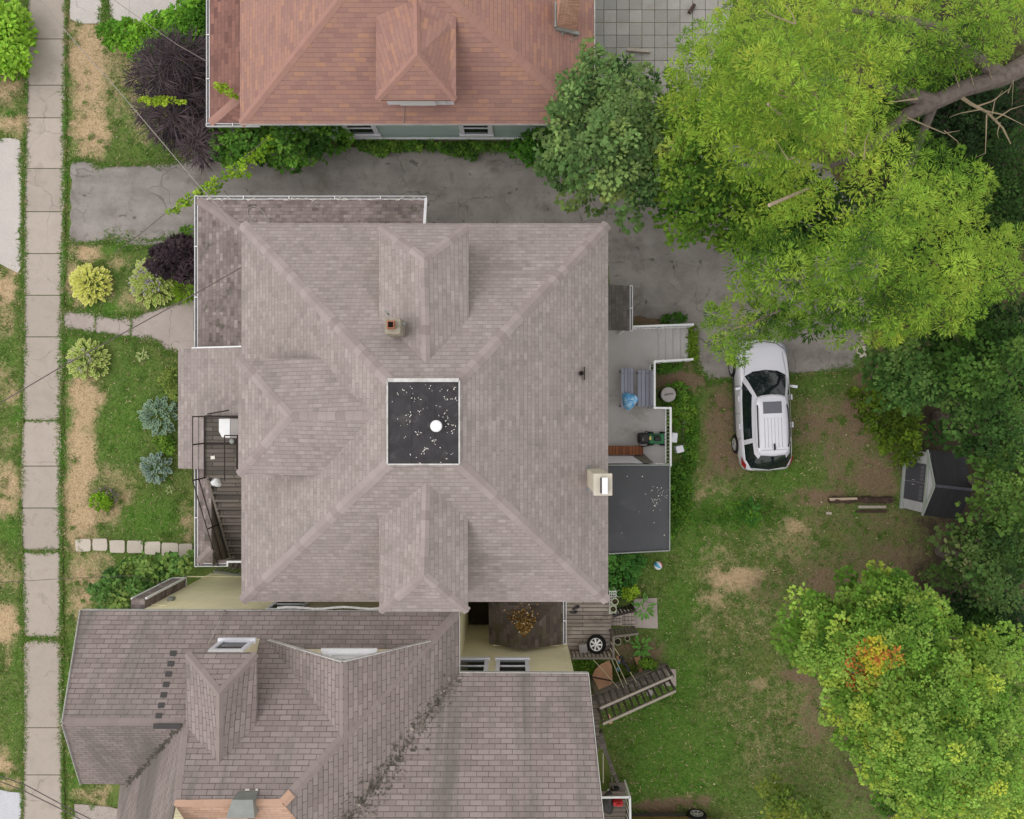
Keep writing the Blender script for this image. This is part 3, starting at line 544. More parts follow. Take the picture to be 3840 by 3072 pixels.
ang = r.uniform(0, 2 * pi, n); lush = np.clip(cv['g'] * 1.3 - .2, 0, 1); ln = (.05 + .05 * r.random(n)) * (1 + .5 * lush); wd = .010 + .008 * r.random(n); ln = np.where(isnew, ln * 1.15, ln); zb = np.where(isnew, .02, -.012)
bx, by = (px - 1920) * .01, -(py - 1536) * .01; dx, dy = np.cos(ang), np.sin(ang)
tri = np.empty((n, 3, 3)); tri[:, 0] = np.stack([bx - dy * wd, by + dx * wd, zb], 1); tri[:, 1] = np.stack([bx + dy * wd, by - dx * wd, zb], 1)
tri[:, 2] = np.stack([bx + dx * ln * .9, by + dy * ln * .9, ln * .42 + zb + .012], 1)
base = np.array(rgb(90, 110, 50)[:3]); lu = np.array(rgb(92, 136, 50)[:3]); dr = np.array(rgb(199, 178, 144)[:3]); ol = np.array(rgb(120, 118, 66)[:3])
c = base + (lu - base) * lush[:, None]; c = c + (ol - c) * (np.clip((nn - .5) * 4, 0, 1) * .5)[:, None]
isd = np.clip((cv['d'] + (nn - .5) * 1.6 - .30) * 2.0, 0, 1); isd = np.maximum(isd, (r.random(n) < .05)); c = c + (dr - c) * isd[:, None]
c = c * r.uniform(.7, 1.3, (n, 1))
def tri_obj(name, tri, c, mat):
    k = tri.shape[1]; me = fast_mesh(name, tri.reshape(-1, 3), np.arange(len(tri) * k).reshape(-1, k))
    a = me.attributes.new('col', 'FLOAT_COLOR', 'FACE'); a.data.foreach_set('color', np.concatenate([c, np.ones((len(c), 1))], 1).astype(np.float32).ravel())
    me.materials.append(mat); o = bpy.data.objects.new(name, me); scene.collection.objects.link(o); return o
tag(tri_obj('grass', tri, c, M['grass']), 'short patchy lawn grass, green with burnt straw patches', 'grass', kind='stuff')
px, py, r = lawn_points(2600, 77); k = (r.random(len(px)) < np.where(px > 2250, .15, .05)) ; px, py = px[k], py[k]; n = len(px)
ang = r.uniform(0, 2 * pi, n); sz = r.uniform(.018, .05, n); bx, by = (px - 1920) * .01, -(py - 1536) * .01; q = np.empty((n, 4, 3))
for i, (a, b) in enumerate(((1, 0), (0, .6), (-1, 0), (0, -.6))):
    q[:, i] = np.stack([bx + sz * (a * np.cos(ang) - b * np.sin(ang)), by + sz * (a * np.sin(ang) + b * np.cos(ang)), .035 + .02 * (i % 2) + 0 * bx], 1)
c = np.array(rgb(214, 206, 178)[:3]) * r.uniform(.6, 1.15, (n, 1)) * np.array([1, .97, .85])
tag(tri_obj('fallen_leaves', q, c, M['grass']), 'small pale fallen leaves scattered over the lawn', 'leaves', kind='stuff')
# ------------------------------------------------------------------ roof building tools
def caps(mb, a, b, n1, n2, w=.15, step=.16, seed=0, lift=.004):
    """ridge-cap shingles folded over the edge a-b of planes with normals n1, n2"""
    r = random.Random(seed); a, b = Vector(a), Vector(b); e = (b - a).normalized(); L = (b - a).length; ds = []
    for n in (n1, n2):
        d = n.cross(e)
        if d.dot(Vector((n.x, n.y, 0))) < 0: d = -d
        ds.append(d.normalized())
    up = (n1 + n2).normalized(); k = max(1, int(L / step))
    for i in range(k):
        p0 = a + e * (L * i / k); p1 = a + e * (L * (i + 1.15) / k if i < k - 1 else L); l0, l1 = up * (lift + .007), up * lift
        t = .15 + .7 * r.random(); q0, q1 = p0 + l0, p1 + l1; ww = w * r.uniform(.95, 1.05)
        mb.add([q0 + ds[0] * ww, q0, q0 + ds[1] * ww, q1 + ds[0] * ww, q1, q1 + ds[1] * ww], [(0, 1, 4, 3), (1, 2, 5, 4)], t)
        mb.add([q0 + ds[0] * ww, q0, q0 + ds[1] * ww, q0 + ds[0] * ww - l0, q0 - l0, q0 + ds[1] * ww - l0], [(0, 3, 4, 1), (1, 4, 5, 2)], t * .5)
def gutter(mb, a, b, out, w=.12, h=.1):
    """open trough along a-b; out = horizontal direction away from the roof"""
    a, b, out = Vector(a), Vector(b), Vector(out); up = Vector((0, 0, 1)); t = .018
    mb.cur = 0
    for s0, hh in ((w - t, h), (0, h * .8)):
        q = [a + out * s0, b + out * s0, b + out * (s0 + t), a + out * (s0 + t)]; mb.slab(q, hh)
    mb.cur = 1; mb.slab([p - up * (h * .55) for p in (a + out * t, b + out * t, b + out * (w - t), a + out * (w - t))], .02)
    mb.cur = 0; L = (b - a).length; k = max(2, int(L / 1.5)); e = (b - a).normalized()
    for i in range(1, k): p = a + e * (L * i / k); mb.bar(p + up * .012, p + out * w + up * .012, .03, .02)
    for p in (a, b): mb.bar(p - up * h * .4, p + out * w - up * h * .4, .02, h * .8)
def wall_window(c, right, up, nrm, w, h, parent, frame=.1, sash=True, name='window'):
    """framed window standing 3 cm proud of a wall; c = centre on the wall face"""
    c, right, up, nrm = Vector(c), Vector(right), Vector(up), Vector(nrm)
    def rect(mb, x0, x1, y0, y1, d0, d1):
        q = [c + right * x + up * y + nrm * d1 for x, y in ((x0, y0), (x1, y0), (x1, y1), (x0, y1))]; mb.slab(q, d1 - d0, None, -nrm)
    mb = MB()
    rect(mb, -w / 2 - frame, w / 2 + frame, h / 2, h / 2 + frame, 0, .05); rect(mb, -w / 2 - frame - .03, w / 2 + frame + .03, -h / 2 - frame, -h / 2, 0, .08)
    rect(mb, -w / 2 - frame, -w / 2, -h / 2, h / 2, 0, .05); rect(mb, w / 2, w / 2 + frame, -h / 2, h / 2, 0, .05)
    if sash: rect(mb, -w / 2, w / 2, -.025, .025, 0, .04)
    fo = mb.build(name, M['win_frame'], parent)
    mb = MB(); rect(mb, -w / 2, w / 2, -h / 2, h / 2, 0, .015); mb.build('pane', M['glass'], fo); return fo
UPV = Vector((0, 0, 1))

# ------------------------------------------------------------------ the taupe-roofed house (middle)
ZE, ZD = 5.8, 8.8
NW, NE, SE, SW = P(905, 838, ZE), P(2280, 838, ZE), P(2280, 2257, ZE), P(905, 2257, ZE)
dNW, dNE, dSE, dSW = P(1455, 1428, ZD), P(1722, 1428, ZD), P(1722, 1740, ZD), P(1455, 1740, ZD)
pN, pS, pW, pE = plane(NW, dNW, NE), plane(SW, SE, dSW), plane(NW, SW, dNW), plane(NE, dNE, SE)
house = empty('house', (-2.6, 0, 0), 'large house with taupe shingled hip roof and dark flat deck, in the middle', 'house')
mb = MB()
mb.slab([NW, NE, dNE, dNW], .12); mb.slab([SE, SW, dSW, dSE], .12); mb.slab([SW, NW, dNW, dSW], .12); mb.slab([NE, SE, dSE, dNE], .12)
main_roof = mb.build('roof', M['shingle'], house)
mb = MB(); wx0, wx1, wy0, wy1 = NW.x + .45, NE.x - .4, SW.y + .45, NW.y - .45
mb.prism([(wx0, wy0), (wx1, wy0), (wx1, wy1), (wx0, wy1)], -.1, ZE - .02)
mb.build('wall', M['cream'], house)
mb = MB(); e = .03
for a, b, o in ((NW, NE, Vector((0, 1, 0))), (SW, SE, Vector((0, -1, 0))), (NW, SW, Vector((-1, 0, 0))), (NE, SE, Vector((1, 0, 0)))):
    up = Vector((0, 0, -.004)); up = Vector((0, 0, -.03)); q = [a + up, b + up, b + o * .008 + up, a + o * .008 + up]; mb.slab(q, .14)
mb.build('fascia', M['cream'], house)
mb = MB(); zs = ZE - .14
mb.slab([Vector((NW.x + .02, SW.y + .02, zs)), Vector((NE.x - .02, SW.y + .02, zs)), Vector((NE.x - .02, NW.y - .02, zs)), Vector((NW.x + .02, NW.y - .02, zs))], .03); mb.build('soffit', M['white'], house)
for i, (a, b, n1, n2) in enumerate(((NW, dNW, pN[0], pW[0]), (NE, dNE, pN[0], pE[0]), (SE, dSE, pS[0], pE[0]), (SW, dSW, pS[0], pW[0]))):
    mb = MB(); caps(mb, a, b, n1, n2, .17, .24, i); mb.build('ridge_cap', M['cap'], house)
# flat deck on top
dk = [p + UPV * .05 for p in (dNW, dNE, dSE, dSW)]
mb = MB(); mb.slab(dk, .2); deck = mb.build('roof_deck', M['membrane'], house)
mb = MB()
for a, b in zip(dk, dk[1:] + dk[:1]):
    d = (b - a).normalized(); o = d.cross(UPV)
    if o.dot((a + b) / 2 - sum(dk, Vector()) / 4) < 0: o = -o
    w = .06 if o.y > .5 else .025; inn = -o * (.035 if o.y > .5 else .012)
    mb.slab([a + inn + UPV * .03, b + inn + UPV * .03, b + o * w + UPV * .03, a + o * w + UPV * .03], .12)
mb.build('edge_trim', M['trim_dull'], deck)
for f_ in (.31, .64):
    mb = MB(); mb.bar(dk[0].lerp(dk[1], f_) + UPV * .003, dk[3].lerp(dk[2], f_) + UPV * .003, .07, .012); mb.build('membrane_seam', M['membrane'], deck)
mb = MB(); c = P(1636, 1598, ZD + .25); mb.lathe([(.10, -.22), (.10, 0), (.152, .0), (.152, .03), (.13, .06), (.05, .075)], c, 24); mb.build('vent_cap', M['white'], deck, smooth=False)
mb = MB(); r = random.Random(5)
for cl in range(46):
    cx, cy = r.uniform(1480, 1710), r.uniform(1450, 1725)
    if math.hypot(cx - 1636, cy - 1598) < 30: continue
    for k in range(r.choice((1, 1, 2, 2, 3, 5))):
        p = P(cx + r.gauss(0, 7), cy + r.gauss(0, 7), ZD + .058 + r.uniform(0, .01)); a = r.uniform(0, pi); L, W = r.uniform(.008, .034), r.uniform(.005, .014)
        d = Vector((cos(a), sin(a), 0)); q = Vector((-sin(a), cos(a), 0)); mb.poly([p + d * L, p + q * W, p - d * L, p - q * W + UPV * .006])
tag(mb.build('flaked_paint', M['fleck'], deck, uv=False), kind='stuff')

def hip_dormer(name, parent, pl, zf, zr, front_l, front_r, apex, end_px, side_px_l, side_px_r, mat, capmat, wallmat, label, ins=.16, fins=None):
    """dormer with a hipped front: front_l/front_r/apex in photo pixels; its sides die into the main roof plane pl"""
    A, B = P(*front_l, zf), P(*front_r, zf); K = P(*apex, zr); E = R(*end_px, pl)
    E = Vector((E.x, E.y, zon(pl, E.x, E.y))); Ls, Rs = R(*side_px_l, pl), R(*side_px_r, pl)
    K.z = min(K.z, zr)
    mb = MB(); t = .09
    sideL = [A, K, E, Ls]; sideR = [B, Rs, E, K]
    mb.slab([A, B, K], t); mb.slab(sideL, t); mb.slab(sideR, t)
    # cheeks and front wall below the eaves
    mid = (A + B) / 2; ax = (E - mid); ax.z = 0; ax.normalize(); rt = (B - A).normalized()
    root = None
    wb = MB(); fi = fins or ins; a0, b0 = A + ax * fi + rt * ins, B + ax * fi - rt * ins; l0, r0 = Ls + rt * ins, Rs - rt * ins
    low = lambda p: Vector((p.x, p.y, zon(pl, p.x, p.y) - .1)); top = lambda p: Vector((p.x, p.y, zf - .03))
    for p, q in ((a0, b0), (a0, l0), (b0, r0)):
        if (p - q).length > .05: wb.poly([low(p), low(q), top(q), top(p)])
    root = wb.build(name, wallmat, parent)
    if label: root['label'] = label
    mb.build('dormer_roof', mat, root)
    nf = plane(A, B, K)[0]; nl = plane(A, K, E)[0]; nr = plane(B, E, K)[0]
    for k_, (p_, n1_, n2_) in enumerate(((A, nf, nl), (B, nf, nr), (E, nl, nr))):
        cm = MB(); caps(cm, p_, K, n1_, n2_, .13, .24, 3 + k_); cm.build('dormer_ridge_cap', capmat, root)
    return root, A, B, K, E, ax, rt
hip_dormer('dormer', house, pN, 7.7, 8.5, (1422, 845), (1757, 845), (1590, 970), (1598, 1362), (1422, 1188), (1757, 1195), M['shingle'], M['cap'], M['cream'], 'hipped dormer with a stub chimney beside its ridge')
hip_dormer('dormer', house, pS, 7.7, 8.5, (1755, 2295), (1422, 2295), (1590, 2160), (1598, 1812), (1755, 1945), (1422, 1945), M['shingle'], M['cap'], M['cream'], 'hipped dormer overhanging the neighbour side eave')
wd, A, B, K, E, ax, rt = hip_dormer('dormer', house, pW, 7.5, 8.45, (893, 1782), (893, 1345), (1085, 1560), (1395, 1560), (1195, 1782), (1205, 1345), M['shingle'], M['cap'], M['cream'], 'wide hipped dormer above the fire stair')

# chimneys and vents
mb = MB(); c = P(1472, 1222, 9.05); mb.box(c - UPV * .45, (.40, .42, .9), 0, None, .03); ch = mb.build('chimney', M['mortar'], house)
mb = MB(); f = P(1467, 1219, 9.1); mb.box(f + UPV * .02, (.19, .2, .16)); mb.build('flue', M['terracotta'], ch)
mb = MB(); mb.box(f + UPV * .102, (.125, .135, .01)); mb.build('flue_opening', M['hole_dark'], ch)
mb = MB(); mb.bar(P(1503, 1205, 8.7), P(1503, 1245, 8.7), .05, .3); mb.bar(P(1510, 1215, 8.7), P(1520, 1215, 8.7), .07, .12); mb.bar(P(1446, 1168, 8.5), P(1456, 1178, 8.6), .05, .1); mb.build('flashing', M['zinc'], ch)
mb = MB(); x0, x1, y0, y1 = 2225, 2295, 1775, 1858; a, b = P(x0, y0, 8.3), P(x1, y1, 8.3)
cx, cy = (a.x + b.x) / 2, (a.y + b.y) / 2; w, h = b.x - a.x, a.y - b.y
mb.box((cx, cy, 4.1), (w * .86, h * .86, 8.3)); ch2 = mb.build('chimney', M['cream'], house); ch2['label'] = 'tall beige chimney stack on the outside wall'
mb = MB(); mb.box((cx, cy, 8.33), (w, h, .12), 0, None, .02); mb.build('cap', M['capstone'], ch2)
mb = MB(); p = P(2264, 1822, 8.55); mb.box(p - UPV * .08, (.15, .40, .20)); mb.build('flue', M['black'], ch2)
mb = MB(); mb.slab([p + Vector((sx * .075 + .025, sy * .215, .04)) for sx, sy in ((-1, -1), (1, -1), (1, 1), (-1, 1))], .03); mb.build('flue_lid', M['bright_metal'], ch2)
mb = MB(); q = [R(2201, 1745, pE), R(2212, 1752, pE), R(2214, 1835, pE), R(2203, 1842, pE)]; mb.slab([k + UPV * .05 for k in q], .05); mb.build('flashing', M['metal'], ch2)
mb = MB(); v = R(2176, 1402, pE); mb.lathe([(.055, -.1), (.055, .28), (.075, .28), (.075, .34)], v, 16); vp = mb.build('vent_pipe', M['iron'], house)
mb = MB(); mb.lathe([(.05, .341), (.05, .347)], v, 16); mb.build('pipe_opening', M['hole_dark'], vp)
mb = MB(); mb.bar(R(2190, 1377, pE) + UPV * .1, R(2190, 1426, pE) + UPV * .1, .03, .1); mb.build('bracket', M['iron'], vp)
for k, (x, y, pl) in enumerate(((1006, 1228, pW), (1699, 1891, pS))):
    pass

# low porch roof wrapping the north-west corner
zo, zi = 3.0, 3.85
oNW, oNE, oSW = P(742, 748, zo), P(1598, 748, zo), P(742, 1305, zo)
iNW = Vector((wx0, wy1, zi)); iNE = Vector((oNE.x, wy1, zi)); iSW = Vector((wx0, oSW.y, zi))
mb = MB(); mb.slab([oNW, oNE, iNE, iNW], .1); mb.slab([oSW, oNW, iNW, iSW], .1); porch = mb.build('porch_roof', M['shingle_porch'], house)
mb = MB(); caps(mb, oNW, iNW, plane(oNW, oNE, iNE)[0], plane(oSW, oNW, iNW)[0], .15, .2, 8); mb.build('porch_ridge_cap', M['cap_tab'], porch)
mb = MB(); gutter(mb, oNW + Vector((0, 0, 0)), oNE, (0, 1, 0), .12); gutter(mb, oNW + Vector((0, .12, 0)), oSW, (-1, 0, 0), .12); mb.cur = 0
mb.bar(oNE + UPV * .03, iNE + UPV * .03, .09, .12); mb.bar(oSW + UPV * .02, iSW + UPV * .02, .06, .1); mb.build('gutter', [M['gutter'], M['gutter_in']], porch)
mb = MB(); r = random.Random(2)
for k in range(60):
    x = 760 + 820 * r.random(); p = P(x, 745 + r.uniform(-3, 6), zo + .03); a = r.uniform(-.6, .6); L = r.uniform(.02, .09); d = Vector((cos(a), sin(a), 0)); mb.bar(p - d * L, p + d * L, .012, .008)
mb.build('gutter_litter', M['fleck'], porch)
mb = MB()
for x, y in ((775, 790), (775, 1000), (775, 1240), (1100, 790), (1400, 790), (1575, 790)):
    b = P(x, y, zo); mb = MB(); mb.box((b.x, b.y, zo / 2 - .06), (.14, .14, zo - .1)); mb.build('porch_post', M['white'], porch)
mb = MB(); a, b = P(775, 790, 0), P(900, 1290, 0); mb.box(((a.x * .893 + wx0) / 2, (a.y + b.y) / 2 * .893, .25), (abs(wx0 - a.x * .893), abs(a.y - b.y) * .893, .5)); mb.build('porch_floor', M['deckpaint'], porch)
# looped loose wire lying on the porch roof
pPN = plane(oNW, oNE, iNE)
mb = MB(); path = [(962, 826), (938, 820), (928, 802), (933, 782), (950, 775), (972, 780), (988, 796), (998, 812), (1012, 835)]
mb.tube([R(x, y, pPN) + UPV * .03 for x, y in path], .016, 5); mb.tube([R(x, y, pPN) + UPV * .03 for x, y in ((1020, 775), (1040, 780), (1052, 796), (1064, 802))], .010, 5)
o = mb.build('loose_wire', M['wire_pale']); tag(o, 'loop of pale loose wire lying on the low porch roof', 'wire'); base_at(o, R(962, 826, pPN))

# entry roof, projecting further towards the street
eo, ei = 3.35, 4.3
a, b = P(668, 1309, eo), P(668, 1757, eo); pl_e = plane(a, b, Vector((wx0, 0, ei)))
mb = MB(); mb.slab([b, a, Vector((wx0, a.y, ei)), Vector((wx0, b.y, ei))], .12); er = mb.build('entry_roof', M['shingle'], house)
mb = MB(); mb.box((a.x + .35, a.y - .3, 1.6), (.16, .16, 3.2)); mb.build('porch_post', M['white'], er); mb = MB(); mb.box((a.x + .35, b.y + .3, 1.6), (.16, .16, 3.2)); mb.build('porch_post', M['white'], er)
mb = MB(); mb.bar(P(676, 1316, .0) * .9 + UPV * .0, P(676, 1316, .0) * .9 + UPV * .01, .01, .01); 
# white flashing strip
mb = MB(); mb.bar(a + UPV * .01 + Vector((.5, .025, .02)), Vector((wx0, a.y + .025, ei + .02)), .04, .12); mb.build('flashing', M['white'], er)
# wooden door-step rail seen beside the porch
mb = MB(); p = P(729, 1205, 1.9); mb.box((p.x + .02, p.y, 1.4), (.05, .72, 1.1)); mb.build('porch_panel', M['bin_dark'], porch)

# south-west porch roof strip with the stair well cut into it
zo2 = 3.0
gA, gB, gC = P(742, 1757, zo2), P(742, 2112, zo2), P(905, 2112, zo2)
inx = P(768, 1562, 4.05).x - .07
iA, iB = Vector((inx, gA.y, 3.35)), Vector((inx, gB.y + .55, 3.35))
mb = MB(); mb.slab([gB, gA, iA, iB], .1); mb.slab([gB, iB, Vector((inx, gB.y, zo2))], .1); mb.slab([P(854, 2112, zo2), P(854, 2100, zo2), Vector((inx, P(854, 2100, zo2).y, zo2)), Vector((inx, gB.y, zo2))], .1)
sp = mb.build('porch_roof', M['shingle_porch'], house); 
mb = MB(); caps(mb, gB, iB, plane(gB, gA, iA)[0], plane(gB, iB, Vector((inx, gB.y, zo2)))[0], .15, .2, 9); mb.build('porch_ridge_cap', M['cap_tab'], sp)
mb = MB(); gutter(mb, gA, gB + Vector((0, -.12, 0)), (-1, 0, 0), .12); q = P(852, 2112, zo2); gutter(mb, gB, Vector((q.x, gB.y, zo2)), (0, -1, 0), .12); mb.cur = 0
mb.bar(P(854, 2124, zo2), P(854, 2104, zo2), .05, .1); mb.bar(P(854, 2106, zo2), P(930, 2106, zo2), .06, .12); mb.build('gutter', [M['gutter'], M['gutter_in']], sp)
mb = MB()
for x, y in ((775, 1790), (775, 2080)): b = P(x, y, zo2); mb = MB(); mb.box((b.x, b.y, zo2 / 2 - .06), (.14, .14, zo2 - .1)); mb.build('porch_post', M['white'], sp)

# small back-door roof on the east side
a, b = P(2362, 1072, 3.0), P(2362, 1240, 3.0); mb = MB(); mb.slab([a, b, Vector((wx1, b.y, 3.45)), Vector((wx1, a.y, 3.45))], .08); bd = mb.build('back_door_roof', M['shingle_small'], house)
mb = MB(); gutter(mb, a, b, (1, 0, 0), .10); mb.build('gutter', [M['gutter'], M['gutter_in']], bd)
mb = MB(); mb.box((a.x - .05, a.y - .15, 1.45), (.1, .1, 2.9)); mb.build('porch_post', M['white'], bd); mb = MB(); mb.box((a.x - .05, b.y + .15, 1.45), (.1, .1, 2.9)); mb.build('porch_post', M['white'], bd)
# flat-roofed back addition
zf = 2.9; q = [P(2282, 1744, zf), P(2511, 1744, zf), P(2510, 2064, zf), P(2282, 2076, zf)]
mb = MB(); mb.slab(q, .1); ad = mb.build('addition_roof', M['membrane_grey'], house)
mb = MB(); k = [Vector((p.x, p.y, 0)) for p in q]; k = [k[0] + Vector((-.1, -.1, 0)), k[1] + Vector((-.15, -.1, 0)), k[2] + Vector((-.15, .12, 0)), k[3] + Vector((-.1, .12, 0))]
mb.slab([Vector((p.x, p.y, zf - .09)) for p in reversed(k)], zf + .05); mb.build('addition_wall', M['cream'], ad)
mb = MB()
for i, (p, s) in enumerate(zip(q, q[1:] + q[:1])):
    if i < 3: mb.bar(p + UPV * .012, s + UPV * .012, .035, .1)
mb.build('edge_trim', M['zinc'], ad)
mb = MB(); r = random.Random(8)
for (x, y) in [(2352, 1787), (2409, 1787), (2456, 1874), (2450, 1915), (2476, 1912), (2398, 1920), (2453, 1960), (2332, 1999), (2504, 1957), (2491, 2007), (2421, 1853), (2480, 1830), (2475, 1850), (2488, 1840), (2465, 1845), (2470, 1838), (2493, 1861), (2484, 1846), (2459, 1893), (2463, 1886)] + [(r.uniform(2440, 2505), r.uniform(1820, 1900)) for k in range(25)]:
    p = P(x, y, zf + .012); L = r.uniform(.008, .022); mb.poly([p + Vector((L, 0, 0)), p + Vector((0, L, .004)), p - Vector((L, 0, 0)), p - Vector((0, L, 0))])
mb.build('bird_droppings', M['fleck'], ad, uv=False)
# a few windows of this house, seen from the side only
for x in (-6.2, -4.4, -1.4, .6): wall_window((x, wy1, 4.4), (-1, 0, 0), (0, 0, 1), (0, 1, 0), .9, 1.4, house)
for y in (2.6, -3.4): wall_window((wx1, y, 4.4), (0, 1, 0), (0, 0, 1), (1, 0, 0), .9, 1.4, house)
wall_window(P(1095, 2262, 4.9) * 0 + Vector((-6.3, wy0, 4.3)), (1, 0, 0), (0, 0, 1), (0, -1, 0), .8, 1.3, house)
wall_window((-.2, wy0, 4.3), (1, 0, 0), (0, 0, 1), (0, -1, 0), .8, 1.3, house)

# ------------------------------------------------------------------ fire stair on the street side
fs = empty('fire_stair', P(800, 1780, 0), 'dark iron and wood fire stair running down to the porch corner', 'staircase')
zl = 4.05
L0, L1 = P(768, 1562, zl), P(768, 1792, zl); xr = wx0 - .02
mb = MB(); mb.slab([L1, L0, Vector((xr, L0.y, zl)), Vector((xr, L1.y, zl))], .1); mb.build('landing', M['wood_dark'], fs)
zt0, zt1, y0, y1 = zl - .1, 1.95, L1.y, P(858, 2100, 2.0).y; N = 11; xw, xe = L0.x + .12, xr
for i in range(N):
    f = (i + .5) / N; y = y0 + (y1 - y0) * f; z = zt0 + (zt1 - zt0) * (i + .3) / N
    mb = MB(); mb.box(((xw + xe) / 2, y, z), (xe - xw, abs(y1 - y0) / N * 1.02, .045)); mb.build('tread', M['wood_dark'], fs)
mb = MB(); mb.bar((xw - .04, y0, zt0 - .05), (xw - .04, y1, zt1 - .05), .07, .28)
for i in range(2 * N): f = i / (2 * N); mb.box((xw - .01, y0 + (y1 - y0) * f, zt0 + (zt1 - zt0) * f + .1), (.05, .07, .07))
mb.build('stringer', M['wood_grey'], fs)
mb = MB(); zr = .92; xL = L0.x
def rail(mb, pts, r=.016, n=5): mb.tube(pts, r, n)
rail(mb, [(xL, L0.y, zl + zr), (xL, y0, zl + zr), (xL, y1, zt1 + zr + .1)]); rail(mb, [(xL, y0, zl + zr * .5), (xL, y1, zt1 + zr * .5 + .1)], .02)
rail(mb, [(xL, L0.y, zl + zr * .5), (xL, y0, zl + zr * .5)], .010); rail(mb, [(xL, L0.y, zl + .04), (xL, y0, zl + .04)], .022); rail(mb, [(xL, L0.y, zl + zr), (xL + .5, L0.y, zl + zr), (xr, L0.y, zl + zr)], .018)
rail(mb, [(xL, L0.y, zl + .03), (xr, L0.y, zl + .03)], .03); rail(mb, [(xL, (L0.y + L1.y) / 2 + .12, zl + .02), (xr, (L0.y + L1.y) / 2 + .12, zl + .02)], .03)
for y in (L0.y, (L0.y + L1.y) / 2 + .12, y0): rail(mb, [(xL, y, zl - .2), (xL, y, zl + zr)], .024)
rail(mb, [(xL, y0 + (y1 - y0) * .55, 2.9), (xL, y0 + (y1 - y0) * .55, 3.85)], .022); rail(mb, [(xL, y1, 1.9), (xL, y1, zt1 + zr + .1)], .024)
rail(mb, [(xL + .45, L0.y + .08, zl + .9), (xL + 1.15, L0.y + .2, zl + .98)], .022)
xi = xL + 1.0
rail(mb, [(xi, -.8, zl + .95), (xi + .38, -.8, zl + .95)], .02); rail(mb, [(xi, -.8, zl + .95), (xi, -2.2, zl + .95)], .018); rail(mb, [(xi + .38, -.8, zl + .05), (xi + .38, -.8, zl + .95)], .02); rail(mb, [(xi + .38, -.8, zl + .9), (xi + .38, -1.9, zl + .9), (xr - .05, y0 - .8, zl + .4)], .022); rail(mb, [(xi + .2, -.8, zl + .5), (xi + .2, -1.85, zl + .5)], .012)
mb.build('railing', M['iron'], fs)
for x, y, z0, z1 in ((xL + .02, L0.y - .02, 0, zl - .1), (xL + .02, y0 + .05, 0, zl - .1), (xr - .1, y0 + .05, 0, zl - .1)): mb = MB(); mb.box((x, y, (z0 + z1) / 2), (.12, .12, z1 - z0)); mb.build('post', M['iron'], fs)
mb = MB(); mb.slab([Vector((xL - .06, gA.y - .1, 3.28)), Vector((xL - .06, y1 + .05, 3.28)), Vector((xL - .06, y1 + .05, 1.2)), Vector((xL - .06, gA.y - .1, 1.2))], .03, None, (-1, 0, 0)); mb.build('stair_side_panel', M['wood_grey'], sp)
# things on the landing
c0, c1 = P(820, 1570, zl + .75), P(905, 1642, zl + .75); o = MB()
o.slab([P(821, 1571, zl + .75), P(821, 1618, zl + .75), P(832, 1640, zl + .75), P(862, 1642, zl + .75), P(862, 1571, zl + .75)], .7); b = o.build('freezer_box', M['white']); base_at(b, P(845, 1605, zl)); tag(b, 'white box with a cut corner standing on the fire stair landing', 'box')
o = MB(); a1, a2 = P(863.5, 1571, zl + .74), P(863.5, 1642, zl + .74); o.slab([a2, a1, Vector((xr, a1.y, zl + .74)).lerp(a1, .0) if False else Vector((xr - .05, a1.y, zl + .74)), Vector((xr - .05, a2.y, zl + .74))][::-1], .7); b = o.build('storage_cabinet', M['bin']); base_at(b, P(880, 1605, zl)); tag(b, 'pale grey cabinet against the wall beside the white box', 'cabinet')
o = MB(); p = P(799, 1716, zl); o.slab([p + Vector((-.07, -.06, .02)), p + Vector((.07, -.05, .02)), p + Vector((.06, .06, .03)), p + Vector((-.07, .05, .02))], .015); b = o.build('paper', M['fleck']); base_at(b, p); tag(b, 'small pale paper lying on the fire stair landing', 'paper')
def bagblob(name, c, r3, mat, seed, n=14, m=9):
    r = random.Random(seed); mb = MB(); pts = []
    for j in range(m):
        t = pi / 2 * j / (m - 1) * 1.0
        for k in range(n):
            a = 2 * pi * k / n; rr = cos(t) * (1 + .16 * sin(3 * a + seed) + r.uniform(-.10, .10)); pts.append(Vector(c) + Vector((r3[0] * rr * cos(a), r3[1] * rr * sin(a), r3[2] * sin(t) * (1 + r.uniform(-.08, .08)))))
    mb.add(pts, [(j * n + k, j * n + (k + 1) % n, (j + 1) * n + (k + 1) % n, (j + 1) * n + k) for j in range(m - 1) for k in range(n)] + [tuple(reversed(range(n)))])
    o = mb.build(name, mat, smooth=True); base_at(o, c); return o
fz = lambda y: zt0 + (zt1 - zt0) * (y - y0) / (y1 - y0)
p = P(812, 1808, zl - .15); tag(bagblob('plastic_bag', (p.x, p.y, fz(p.y) + .03), (.17, .16, .2), M['white'], 4), 'white knotted plastic bag at the head of the fire stair', 'bag')
o = MB(); p = P(872, 1655, zl); o.lathe([(.08, 0), (.09, .04), (.07, .07), (.03, .08)], p, 14); b = o.build('ashtray', M['zinc']); base_at(b, p); tag(b, 'round metal ashtray on the landing beside the cabinet', 'ashtray')
